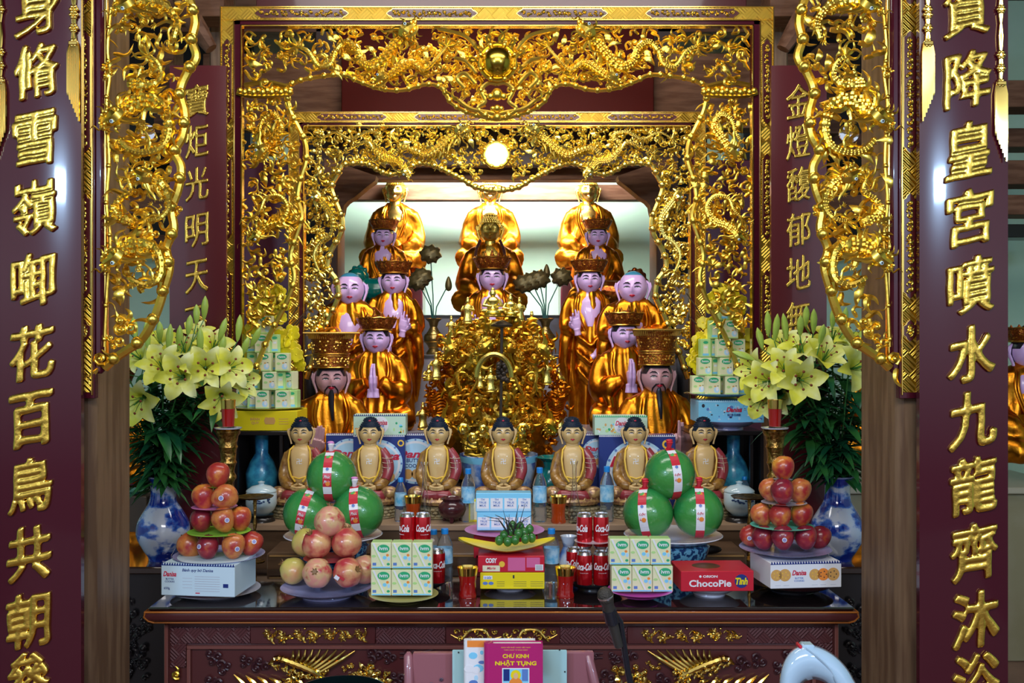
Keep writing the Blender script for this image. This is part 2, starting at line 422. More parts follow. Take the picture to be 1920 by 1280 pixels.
    def fill(s, poly, n, size=(14, 26), w=(1.8, 3.2), ang=None, kinds='ffffcck', d=(-3, 3)):
        xs = [p[0] for p in poly]; ys = [p[1] for p in poly]; done = 0; tries = 0; placed = []
        while done < n and tries < n * 60:
            tries += 1; x = s.r.uniform(min(xs), max(xs)); y = s.r.uniform(min(ys), max(ys))
            if not inside(x, y, poly): continue
            if placed and min((x - a) ** 2 + (y - b) ** 2 for a, b in placed) < (size[0] * .45) ** 2 and tries < n * 40: continue
            placed.append((x, y)); done += 1; k = s.r.choice(kinds); L = s.r.uniform(*size); ww = s.r.uniform(*w); a = s.r.uniform(0, 6.28) if ang is None else ang + s.r.uniform(-.7, .7)
            dd = s.r.uniform(*d)
            if k == 'f': s.flame(x, y, a, L, ww, s.r.choice((-1, 1)) * s.r.uniform(.7, 1.6), dd)
            elif k == 'c': s.curl(x, y, L * .36, a, 1.2, ww * .9, s.r.choice((-1, 1)), dd)
            elif k == 's': s.spray(x, y, a, L, ww, 4, 1.8, dd)
            elif k == 'l':
                s.tube([(x, y, dd), (x + math.cos(a) * L * .5, y + math.sin(a) * L * .5, dd + ww), (x + math.cos(a + .3) * L, y + math.sin(a + .3) * L, dd)], [.6, ww * 1.5, .2], 5, 3, .5)
            else: s.cloud(x, y, L * .45, a)
    def mirror_all(s):
        """adds the mirror image about the centre line of the altar."""
        n = len(s.mb.v); s.mb.v += [Vector((-v.x - 2 * 3 * s.k, v.y, v.z)) for v in s.mb.v]
        for f, m in list(zip(s.mb.f, s.mb.fm)): s.mb.f.append(tuple(n + i for i in reversed(f))); s.mb.fm.append(m)
def inside(x, y, poly):
    c = False; n = len(poly)
    for i in range(n):
        x1, y1 = poly[i]; x2, y2 = poly[(i + 1) % n]
        if (y1 > y) != (y2 > y) and x < (x2 - x1) * (y - y1) / (y2 - y1) + x1: c = not c
    return c
AX = 932
def mx(x): return 2 * AX - x
def mirp(pts): return [(mx(p[0]),) + tuple(p[1:]) for p in pts]
EYEW = mat('eye_enamel', (.55, .75, .85), .1); EYEB = mat('eye_black', (.01, .01, .01), .1)
def add_eyes(c, parent):
    for (x, y, d), r in getattr(c, 'eyes', []):
        mb = MB(EYEW); mb.ball(c.W(x, y, d), r * c.k, 8, 6); mb.use(EYEB).ball(c.W(x, y, d + r * .75), r * .5 * c.k, 8, 6); mb.obj('eye', parent)
def rail(name, x0, y0, x1, y1, Y, d0, d1, m, parent=None, bev=1.2, **kw):
    """box between two pixel corners at depth Y, relief d0..d1 pixels towards the viewer"""
    k = Y / F; a = P(x0, y1, Y); b = P(x1, y0, Y); mb = MB(m)
    mb.box((a.x, Y - d1 * k, a.z), (b.x, Y - d0 * k, b.z), bev * k)
    return mb.obj(name, parent, **kw)
def cartouche(c, x0, y0, x1, y1, m, horizontal=True):
    """lobed inset with a gold rim and scrolls; c is a Carve that takes the gold."""
    Y, k = c.Y, c.k; w = x1 - x0; h = y1 - y0
    def outline(e):
        if horizontal: q = min(h * .5, 9); pts = [(x0 - e, (y0 + y1) / 2), (x0 + q * .5, y0 + h * .28 - e), (x0 + q, y0 + h * .2 - e), (x0 + q * 1.3, y0 - e), (x1 - q * 1.3, y0 - e), (x1 - q, y0 + h * .2 - e), (x1 - q * .5, y0 + h * .28 - e), (x1 + e, (y0 + y1) / 2), (x1 - q * .5, y1 - h * .28 + e), (x1 - q, y1 - h * .2 + e), (x1 - q * 1.3, y1 + e), (x0 + q * 1.3, y1 + e), (x0 + q, y1 - h * .2 + e), (x0 + q * .5, y1 - h * .28 + e)]
        else: q = min(w * .5, 9); pts = [((x0 + x1) / 2, y0 - e), (x1 - w * .28 + e, y0 + q * .5), (x1 - w * .2 + e, y0 + q), (x1 + e, y0 + q * 1.3), (x1 + e, y1 - q * 1.3), (x1 - w * .2 + e, y1 - q), (x1 - w * .28 + e, y1 - q * .5), ((x0 + x1) / 2, y1 + e), (x0 + w * .28 - e, y1 - q * .5), (x0 + w * .2 - e, y1 - q), (x0 - e, y1 - q * 1.3), (x0 - e, y0 + q * 1.3), (x0 + w * .2 - e, y0 + q), (x0 + w * .28 - e, y0 + q * .5)]
        return pts
    I = Matrix.Identity(4)
    for e, d0, d1, mm in ((1.6, 0, 1.4, GOLDF), (0, .5, 1.9, m)):
        mb = c.mb.use(mm); mb.prism([(((x - CX) * k), CZ - (y - CY) * k) for x, y in outline(e)], T(0, Y, 0), d0 * k, d1 * k)
    c.mb.use(GOLD); L = w if horizontal else h; T_ = h if horizontal else w
    n = max(3, int(L / (T_ * .62))); R = c.r
    for i in range(n):
        t = (i + .5) / n; x = x0 + w * t if horizontal else (x0 + x1) / 2; y = (y0 + y1) / 2 if horizontal else y0 + h * t
        if horizontal: x = x0 + T_ * .5 + (w - T_) * t
        else: y = y0 + T_ * .5 + (h - T_) * t
        e = .28 * T_
        if abs(t - .5) < .6 / n:
            c.knob(x, y, T_ * .2, 2.5)
            for q in range(6): c.flame(x, y, q * 1.047 + .4, T_ * .42, T_ * .09, .4, 2.5)
        else:
            c.curl(x, y + (e * .5 if horizontal and i % 2 else -e * .5 if horizontal else 0), T_ * .24, R.uniform(0, 6), 1.1, T_ * .075, 1 if i % 2 else -1, 2.5)
            a = (0 if horizontal else math.pi / 2) + R.choice((0, math.pi)) + R.uniform(-.5, .5)
            c.flame(x, y, a, T_ * .6, T_ * .1, 1.2, 2.5)
# ---------------------------------------------------------------- the three gilded frames
def gilded_frame(Y, xo, ytop, bw, rw, ybot, carts, name, label, region):
    """xo: outer left edge; bw: patterned board width; rw: red rail width. Mirrored about AX."""
    k = Y / F; root = empty(name, P(AX, ytop, Y), label=label, cat='altar frame')
    def ch(o):
        o.parent = root; o.matrix_parent_inverse = T(*root.location).inverted(); return o
    X1 = mx(xo)
    ch(rail('patterned_board', xo, ytop, X1, ytop + bw, Y, 0, 14, GOLDW))
    ch(rail('patterned_board', xo, ytop + bw, xo + bw, ybot, Y, 0, 14, GOLDW)); ch(rail('patterned_board', X1 - bw, ytop + bw, X1, ybot, Y, 0, 14, GOLDW))
    e = [MB(GOLDF)]
    for a in ((xo - 1.5, ytop - 1.5, X1 + 1.5, ytop + 1), (xo + bw - 1, ytop + bw - 1, X1 - bw + 1, ytop + bw + 1.2), (xo - 1.5, ytop, xo + 1, ybot), (X1 - 1, ytop, X1 + 1.5, ybot), (xo + bw - 1, ytop + bw, xo + bw + 1.2, ybot), (X1 - bw - 1.2, ytop + bw, X1 - bw + 1, ybot),
              (xo + bw + rw, ytop + bw + rw * .7, X1 - bw - rw, ytop + bw + rw * .7 + 2.6), (xo + bw + rw, ytop + bw + rw * .7, xo + bw + rw + 2.8, ybot), (X1 - bw - rw - 2.8, ytop + bw + rw * .7, X1 - bw - rw, ybot)):
        p = P(a[0], a[3], Y); q = P(a[2], a[1], Y); e[0].box((p.x, Y - 16 * k, p.z), (q.x, Y + 1 * k, q.z), .5 * k)
    ch(e[0].obj('gilt_edge'))
    r = MB(REDL)
    for a in ((xo + bw, ytop + bw, X1 - bw, ytop + bw + rw * .7), (xo + bw, ytop + bw, xo + bw + rw, ybot), (X1 - bw - rw, ytop + bw, X1 - bw, ybot)):
        p = P(a[0], a[3], Y); q = P(a[2], a[1], Y); r.box((p.x, Y - 13 * k, p.z), (q.x, Y, q.z), 1.5 * k)
    ch(r.obj('lacquer_rail'))
    for a in carts:
        c = Carve(Y - 14 * k, GOLD, int(a[0] * 7 + a[1])); c.k = (Y) / F
        sc_ = c.k / ((Y - 14 * k) / F)
        c.W = lambda x, y, d=0, Y=Y, k=k: Vector(((x - CX) * k, Y - 14 * k - d * k, CZ - (y - CY) * k))
        cartouche2(c, *a, Y); ch(c.mb.obj('cartouche'))
    return root, ch
def cartouche2(c, x0, y0, x1, y1, h, Y):
    c.Y = Y - 14 * c.k; cartouche(c, x0, y0, x1, y1, REDD, h)

# outer frame
Y1 = 4.6
def sym(l):
    out = []
    for a in l:
        out.append(a)
        if abs(a[0] + a[2] - 2 * AX) > 4: out.append((mx(a[2]), a[1], mx(a[0]), a[3], a[4]))
    return out
carts = sym([(482, 22, 655, 38, True), (727, 22, 895, 38, True), (422, 78, 438, 235, False), (422, 292, 438, 450, False), (422, 508, 438, 650, False)])
fr1, ch1 = gilded_frame(Y1, 418, 18, 24, 13, 700, carts, 'gilded_outer_frame', 'large gilded outer openwork frame with dragons and a dark gold orb at its top centre', None)
def top_dragons(c, mir=False):
    m = (lambda p: mirp(p)) if mir else (lambda p: p)
    f = -1 if mir else 1
    return m, f
def outer_carving(side):
    """side 0 left, 1 right"""
    m = (lambda p: mirp(p)) if side else (lambda p: list(p)); f = -1 if side else 1
    c = Carve(Y1 - .02, GOLD, 11 + side)
    # lower edge of the band
    c.vine(m([(458, 172), (500, 168), (540, 160), (575, 148), (640, 140), (672, 152), (712, 166), (755, 169), (800, 158), (828, 165), (846, 192), (880, 212), (932, 224)]), 4.2, side=None, knobs=17)
    c.vine(m([(545, 165), (540, 185), (546, 212), (560, 240), (572, 268), (574, 300), (564, 335), (558, 370), (566, 405), (556, 440), (545, 480), (552, 520), (540, 560), (520, 600), (500, 640), (480, 690)]), 5, side=-f * 1, knobs=38, thorn=30, tl=22)
    band = m([(462, 60), (925, 60), (895, 195), (840, 175), (800, 150), (740, 160), (690, 150), (640, 132), (560, 140), (462, 150)])
    c.fill(band, 190, (18, 36), (2.4, 4.6), kinds='fffffcls')
    c.fill(m([(700, 110), (925, 60), (905, 205), (850, 180), (820, 150), (760, 158), (700, 150)]), 70, (14, 26), (2.2, 4.2), kinds='ffcck')
    for yy in (66, 88, 108, 132): c.flame(*m([(459, yy)])[0], 0 if not side else math.pi, 50, 3.6, 1.2, 0)
    col = m([(460, 190), (540, 190), (556, 240), (566, 280), (556, 340), (552, 400), (545, 460), (538, 520), (520, 580), (462, 640)])
    c.fill(col, 200, (18, 34), (2.4, 4.8), kinds='fffffflcs', ang=None)
    # console with beads
    for i in range(12): c.knob(*m([(452 + i * 8.5, 172 + (i % 2) * 3)])[0], 6.5, 8)
    c.tube(m([(446, 176, 8), (475, 183, 8), (545, 181, 8)]), 4, 6, 3); c.tube(m([(460, 162, 6), (500, 156, 6), (540, 164, 6)]), 5, 6, 3)
    c.curl(*m([(500, 158)])[0], 12, 0, 1.2, 4, f, 8)
    # scroll rings beside the mask
    for (x, y, r) in ((860, 178, 13), (888, 200, 11), (845, 98, 12), (820, 130, 10), (790, 95, 8)):
        p = m([(x, y)])[0]; pts = [(p[0] + r * math.cos(q / 12 * 6.283), p[1] + r * .85 * math.sin(q / 12 * 6.283), 3) for q in range(13)]; c.tube(pts, 2.6, 6, 1)
    return c
for side in (0, 1):
    c = outer_carving(side); ch1(c.mb.obj('openwork_carving'))
    m = (lambda p: mirp(p)) if side else (lambda p: list(p)); f = -1 if side else 1
    c = Carve(Y1 - .035, GOLD, 21 + side)
    c.dragon(m([(762, 70), (742, 88), (725, 110), (705, 128), (680, 120), (668, 92), (648, 80), (630, 98), (622, 122), (600, 128), (580, 100), (560, 90)]), 9.5, f, d=10)
    ch1(c.mb.obj('dragon')); add_eyes(c, fr1)
    c = Carve(Y1 - .03, GOLD, 31 + side)
    c.dragon(m([(722, 150), (745, 135), (770, 120), (795, 132), (815, 118), (838, 90)]), 7.5, -f, d=8, mane=4); ch1(c.mb.obj('dragon')); add_eyes(c, fr1)
    c = Carve(Y1 - .035, GOLD, 41 + side)
    c.dragon(m([(500, 285), (515, 262), (528, 240), (515, 215), (495, 225), (488, 250), (478, 268)]), 8.5, -f, d=8, tail=False); ch1(c.mb.obj('dragon')); add_eyes(c, fr1)
    c = Carve(Y1 - .035, GOLD, 51 + side)
    c.dragon(m([(485, 440), (505, 425), (528, 415), (540, 390), (525, 368), (500, 372), (490, 395), (475, 410)]), 7.5, f, d=6); ch1(c.mb.obj('dragon')); add_eyes(c, fr1)
for o in [o for o in COL.objects if o.name.startswith('eye') and o.parent == fr1]: o.matrix_parent_inverse = T(*fr1.location).inverted()
# orb with its flaming ring and the mask below
def ring_orb(Y, x, y, r, flames, m_orb, ch, d=14):
    c = Carve(Y, GOLD, 7)
    pts = [(x + (r + 3) * math.cos(q / 20 * 6.2832), y + (r + 3) * math.sin(q / 20 * 6.2832), d - 4) for q in range(21)]
    c.tube(pts, 3.2, 6, 1)
    for q in range(8): a = q * .7854 + .39; c.knob(x + (r + 3) * math.cos(a), y + (r + 3) * math.sin(a), 5, d)
    if flames:
        for q in range(13):
            a = -math.pi * (q - .0) / 12; c.flame(x + (r + 4) * math.cos(a), y + (r + 4) * math.sin(a), a, r * .9 * (1.35 if q == 6 else 1), r * .12, 1. * (-1) ** q, d - 6)
    ch(c.mb.obj('orb_mount'))
    b = MB(m_orb); b.ball(c.W(x, y, d - r * .2), r * c.k, 32, 20); ch(b.obj('orb', angle=180))
ring_orb(Y1 - .03, 933, 122, 31, True, mat('orb_gilt', (.62, .42, .05), .2, 1.), ch1, 22)
c = Carve(Y1 - .03, GOLD, 9)
for sgn in (-1, 1):
    for a in ([(932, 160), (932 + sgn * 16, 158), (932 + sgn * 30, 172), (932 + sgn * 22, 192), (932 + sgn * 36, 205), (932 + sgn * 22, 218)], [(932, 178), (932 + sgn * 12, 184), (932 + sgn * 24, 180)], [(932, 216), (932 + sgn * 20, 212), (932 + sgn * 50, 206), (932 + sgn * 72, 190)], [(932 + sgn * 40, 160), (932 + sgn * 60, 140), (932 + sgn * 75, 150), (932 + sgn * 60, 168)],
              [(932 + sgn * 38, 140), (932 + sgn * 58, 118), (932 + sgn * 80, 112)], [(932 + sgn * 36, 96), (932 + sgn * 58, 72), (932 + sgn * 88, 62), (932 + sgn * 110, 58)]):
        c.tube([(p[0], p[1], 10) for p in a], 4.2, 7, 4)
    c.knob(932 + sgn * 12, 184, 7, 14); c.knob(932 + sgn * 22, 218, 6, 12); c.knob(932 + sgn * 8, 206, 5, 12); c.knob(932 + sgn * 30, 172, 5, 12)
    for q in range(4): c.flame(932 + sgn * (45 + q * 14), 205 - q * 9, -math.pi / 2 + sgn * .5, 20, 3, .8 * sgn, 6)
c.knob(932, 180, 12, 12); c.knob(932, 206, 7, 14); c.knob(932, 222, 8, 12)
ch1(c.mb.obj('lion_mask'))

# inner frame
Y2 = 5.5
carts = sym([(597, 217, 727, 229, True), (778, 217, 905, 229, True)])
fr2, ch2 = gilded_frame(Y2, 545, 214, 18, 8, 800, carts, 'gilded_inner_frame', 'smaller gilded openwork frame deep inside, pierced carving around the white round lamp and the statues', None)
for side in (0, 1):
    m = (lambda p: mirp(p)) if side else (lambda p: list(p)); f = -1 if side else 1
    c = Carve(Y2 - .02, GOLD2, 61 + side)
    c.vine(m([(640, 309), (665, 306), (690, 308), (715, 322), (738, 327), (765, 315), (790, 306), (818, 312), (845, 325), (870, 338), (895, 352), (932, 358)]), 4.6, side=f * -1, thorn=20, knobs=13, tl=14)
    c.vine(m([(640, 309), (634, 325), (622, 350), (630, 378), (641, 410), (638, 440), (622, 468), (615, 500), (630, 525), (635, 555), (620, 590), (606, 625), (590, 665), (575, 710)]), 5.2, side=f, thorn=22, knobs=26, tl=18)
    c.fill(m([(574, 236), (928, 236), (900, 340), (850, 318), (800, 298), (735, 318), (690, 300), (640, 300), (574, 310)]), 290, (13, 27), (1.9, 3.8), kinds='fffffflccs')
    c.fill(m([(574, 310), (634, 312), (615, 350), (632, 400), (628, 440), (608, 470), (608, 510), (625, 550), (600, 620), (574, 680)]), 180, (12, 25), (2.0, 3.9), kinds='fffflccs')
    ch2(c.mb.obj('openwork_carving'))
    c = Carve(Y2 - .035, GOLD2, 71 + side)
    c.dragon(m([(862, 250), (842, 262), (822, 280), (800, 292), (775, 282), (752, 278), (730, 296), (705, 285), (690, 268), (668, 275), (640, 290)]), 7.2, f, d=6); ch2(c.mb.obj('dragon')); add_eyes(c, fr2)
    c = Carve(Y2 - .035, GOLD2, 75 + side)
    c.dragon(m([(760, 322), (745, 305), (722, 300), (700, 275), (715, 255), (690, 248), (660, 262), (630, 250), (605, 262)]), 5.5, -f, d=6, mane=4); ch2(c.mb.obj('dragon')); add_eyes(c, fr2)
    c = Carve(Y2 - .03, GOLD2, 81 + side)
    c.dragon(m([(598, 372), (612, 388), (625, 410), (620, 440), (600, 455), (590, 480), (600, 510)]), 6.2, f, d=5); ch2(c.mb.obj('dragon')); add_eyes(c, fr2)
for o in [o for o in COL.objects if o.name.startswith('eye') and o.parent == fr2]: o.matrix_parent_inverse = T(*fr2.location).inverted()
ring_orb(Y2 - .03, 931, 291, 21, True, mat('lamp_glow', (1, .97, .86), .3, emit=2.2), ch2, 10)

# near side curtains, each hung on the inner side of a column
Y0 = 3.0
for side in (0, 1):
    k = Y0 / F; m = (lambda p: mirp(p)) if side else (lambda p: list(p)); f = -1 if side else 1
    lab = 'tall gilded dragon openwork curtain hung beside the left column' if not side else 'tall gilded dragon openwork curtain hung beside the right column'
    root = empty('carved_side_curtain', P(175 if not side else mx(175), 742, Y0), label=lab, cat='carved panel')
    def ch(o): o.parent = root; o.matrix_parent_inverse = T(*root.location).inverted(); return o
    def rl(n, x0, x1, y1, d0, d1, mm, bev=1.): 
        if side: x0, x1 = mx(x1), mx(x0)
        return ch(rail(n, x0, -90, x1, y1, Y0, d0, d1, mm, bev=bev))
    rl('patterned_board', 151, 180, 735, 0, 16, GOLDW)
    rl('board_foot', 149, 184, 746, -1, 15, REDL)
    rl('lacquer_rail', 181, 198, 700, -2, 13, REDL, 5); rl('gilt_edge', 197, 203, 690, -4, 8, GOLDF, 2); rl('gilt_edge', 177.5, 181, 740, -1, 18, GOLDF); rl('gilt_edge', 149, 152, 740, -1, 18, GOLDF)
    for (ya, yb) in ((-80, 15), (63, 290), (365, 560), (600, 640)):
        c = Carve(Y0 - 16 * k, GOLD, ya + 300); c.k = k; c.W = lambda x, y, d=0: Vector(((x - CX) * k, Y0 - 16 * k - d * k, CZ - (y - CY) * k))
        a = (154, ya, 176, yb); a = (mx(a[2]), a[1], mx(a[0]), a[3]) if side else a
        cartouche(c, *a, REDD, False); ch(c.mb.obj('cartouche'))
    c = Carve(Y0 - .01, GOLD, 91 + side)
    c.vine(m([(330, -60), (352, -10), (366, 38), (360, 75), (368, 108), (350, 138), (338, 172), (347, 215), (342, 255), (328, 285), (340, 315), (334, 355), (322, 392), (326, 430), (312, 465), (318, 500), (308, 540), (296, 580), (280, 615), (262, 640), (240, 655), (215, 672), (196, 690)]), 8.5, side=f, knobs=52, thorn=44, tl=34)
    c.vine(m([(208, 20), (202, 90), (206, 140), (200, 200), (205, 300), (200, 380), (207, 450), (201, 540), (198, 600), (196, 650)]), 3.5, side=-f, knobs=60, thorn=52, tl=26)
    p = m([(192, 672), (186, 690)]); c.curl(*p[0], 13, 1, 1.3, 4.5, f, 6); c.flame(*p[1], 1.9 if not side else 1.24, 44, 6, .6, 4)
    for (x, y, z) in ((240, 48, 20), (200, 135, 18), (262, 352, 22), (330, 395, 16), (235, 610, 24), (215, 640, 18), (285, 440, 14), (300, 12, 20)): c.cloud(*m([(x, y)])[0], z)
    reg = m([(210, 0), (345, 0), (350, 80), (330, 160), (335, 240), (320, 330), (310, 440), (300, 540), (260, 620), (210, 640)])
    c.fill(reg, 95, (28, 54), (4.2, 7.), kinds='fffffls')
    ch(c.mb.obj('openwork_carving'))
    for i, (pts, r, ff) in enumerate([([(228, 218), (252, 205), (285, 192), (310, 208), (318, 240), (308, 272), (280, 288), (250, 284), (228, 262)], 15, 1),
                      ([(250, 160), (262, 162), (285, 160), (303, 145), (300, 122), (282, 108)], 11, -1),
                      ([(228, 478), (250, 465), (280, 462), (300, 480), (300, 520), (275, 535), (245, 520)], 15, 1),
                      ([(255, 420), (230, 408), (216, 392), (228, 372), (250, 360), (245, 338)], 10, -1), ([(250, 12), (280, 5), (318, 20), (335, 50), (330, 80)], 14, 1),
                      ([(285, 335), (308, 350), (318, 385), (302, 410), (280, 415)], 10, 1)]):
        c = Carve(Y0 - .03, GOLD, 101 + i * 3 + side); c.dragon(m(pts), r, ff * f, head=i not in (1, 3), d=8, tail=i not in (0, 2, 4), mane=9)
        if i in (1, 3): p = m([pts[0]])[0]
        ch(c.mb.obj('dragon')); add_eyes(c, root)
    for o in [o for o in COL.objects if o.name.startswith('eye') and o.parent == root]: o.matrix_parent_inverse = T(*root.location).inverted()
    # mirror disc added to imitate the light spot seen through the dragon's coil
    b = MB(mat('light_spot_mirror', (.8, .85, .9), .05, 1.)); p = m([(270, 248)])[0]
    b.lathe([(0, 0), (19 * k, 0), (19 * k, 3 * k), (0, 3 * k)], P(*p, Y0) + Vector((0, .012, 0)), 28, RX(math.pi / 2).to_3x3()); ch(b.obj('light_spot_disc'))
# ---------------------------------------------------------------- room shell
WALL = mat('wall_pale_green', (.42, .62, .48), .6, noise_c=(.46, .65, .52), nscale=2)
WALLG = mat('wall_grey_tile', (.30, .31, .36), .35)
CEIL = mat('ceiling_wood', (.075, .035, .022), .5, noise_c=(.12, .06, .04), nscale=4, stretch=(1, 6, 6))
FLOOR = mat('floor_tile', (.22, .12, .09), .2, noise_c=(.16, .09, .07), nscale=3)
def solid(name, lo, hi, m, bev=0., parent=None, **kw):
    mb = MB(m); mb.box(lo, hi, bev); return mb.obj(name, parent, **kw)
XW = 4.2
solid('floor', (-XW, -4, -.1), (XW, 8, 0), FLOOR, kind='structure')
solid('wall_back', (-XW, 7.6, 0), (XW, 7.75, 4.4), WALL, kind='structure')
solid('wall_left', (-XW - .15, 0.5, 0), (-XW, 7.75, 4.4), WALL, kind='structure')
solid('wall_right', (XW, 0.5, 0), (XW + .15, 7.75, 4.4), WALL, kind='structure')
solid('ceiling', (-XW, -1.8, 4.4), (XW, 7.75, 4.5), CEIL, kind='structure')
def pbox(name, x0, y0, x1, y1, Y, th, m, bev=.004, parent=None, **kw):
    a = P(x0, y1, Y); b = P(x1, y0, Y); return solid(name, (a.x, Y, a.z), (b.x, Y + th, b.z), m, bev, parent, **kw)
# beams seen through and above the frames
pbox('trim_1', 560, 303, 1320, 337, 6.5, .12, WOOD, kind='structure')
pbox('trim_2', 560, 346, 1320, 375, 7.0, .10, WOOD, kind='structure')
pbox('trim_3', 480, -10, 1400, 17, 4.9, .14, REDD, kind='structure')
pbox('trim_4', 640, 40, 1226, 214, 5.8, .06, REDP, kind='structure')
pbox('trim_5', 380, 100, 646, 240, 5.9, .15, WOOD, kind='structure'); pbox('trim_6', 1222, 100, 1500, 240, 5.9, .15, WOOD, kind='structure')
pbox('trim_7', 300, -60, 1600, 60, 6.3, .15, WOOD, kind='structure')
pbox('trim_8', 560, 238, 1320, 310, 6.35, .1, mat('wood_dark', (.06, .03, .022), .5), kind='structure')
for i, (x0, x1) in enumerate(((392, 424), (1446, 1478))):
    a = P(x0, 1280, 5.2); b = P(x1, -60, 5.2); solid('trim_%d' % (9 + i), (a.x, 5.2, 0), (b.x, 5.4, 4.4), WOODV, .01, kind='structure')
for i, (x0, x1) in enumerate(((430, 566), (1300, 1436))): pbox('trim_%d' % (60 + i), x0, 300, x1, 1290, 5.95, .05, mat('maroon_panel', (.09, .008, .022), .35, spec=.3), kind='structure')
for i, (x0, x1) in enumerate(((540, 640), (1226, 1326))): pbox('trim_%d' % (62 + i), x0, 210, x1, 1000, 6.65, .05, mat('slate_panel', (.045, .05, .065), .5), kind='structure')
# side bays: posts, beams and dark openings
for sgn in (-1, 1):
    mm = (lambda x: mx(x)) if sgn > 0 else (lambda x: x)
    def bb(n, x0, y0, x1, y1, Y, th, m):
        x0, x1 = sorted((mm(x0), mm(x1))); return pbox('trim_%d' % n, x0, y0, x1, y1, Y, th, m, kind='structure')
    n0 = 11 if sgn < 0 else 31
    bb(n0, 150, -40, 420, 30, 4.9, .18, WOOD); bb(n0 + 1, 150, 250, 345, 292, 6.6, .15, WOOD); bb(n0 + 2, 150, 365, 345, 400, 6.2, .15, WOOD)
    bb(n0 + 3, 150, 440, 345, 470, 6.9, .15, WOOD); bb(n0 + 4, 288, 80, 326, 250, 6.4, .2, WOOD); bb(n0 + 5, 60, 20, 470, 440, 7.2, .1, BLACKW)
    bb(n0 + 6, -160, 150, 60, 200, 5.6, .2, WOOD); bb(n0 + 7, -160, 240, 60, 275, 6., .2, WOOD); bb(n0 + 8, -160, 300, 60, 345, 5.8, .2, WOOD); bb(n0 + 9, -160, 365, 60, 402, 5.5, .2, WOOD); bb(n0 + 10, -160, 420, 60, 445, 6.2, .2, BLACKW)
    # curved struts
    mb = MB(WOOD); pts = [P(mm(x), y, 4.7) for x, y in ((330, -40), (352, 20), (375, 60), (396, 92))]
    mb.tube(pts, [.06, .055, .05, .035], 8, .8); mb.obj('trim_%d' % (n0 + 11), kind='structure')
    # inner corbel brackets of the niche
    mb = MB(WOOD); k = 6.2 / F; o = [(612, 300), (708, 333), (706, 342), (692, 352), (680, 362), (668, 372), (655, 380), (648, 388), (646, 400), (642, 412), (612, 420)]
    mb.prism([((mm(x) - CX) * k, CZ - (y - CY) * k) for x, y in o], T(0, 6.25, 0), 0, .12); mb.obj('trim_%d' % (n0 + 12), kind='structure')
    x0, x1 = sorted((mm(590), mm(633))); a = P(x0, 1280, 6.3); b = P(x1, 200, 6.3)
    solid('trim_%d' % (n0 + 13), (a.x, 6.3, 0), (b.x, 6.6, 4.4), mat('wood_dark', ()), .01, kind='structure')
    # the inner partition between niche and side bay
    x0 = (mm(560) - CX) * 5.6 / F; x1 = (mm(600) - CX) * 7.5 / F
    xa = x0; solid('wall_niche_' + ('left' if sgn < 0 else 'right'), (min(xa, xa + .05 * sgn), 5.75, 0), (max(xa, xa + .05 * sgn), 7.6, 2.2), WALLG, kind='structure')

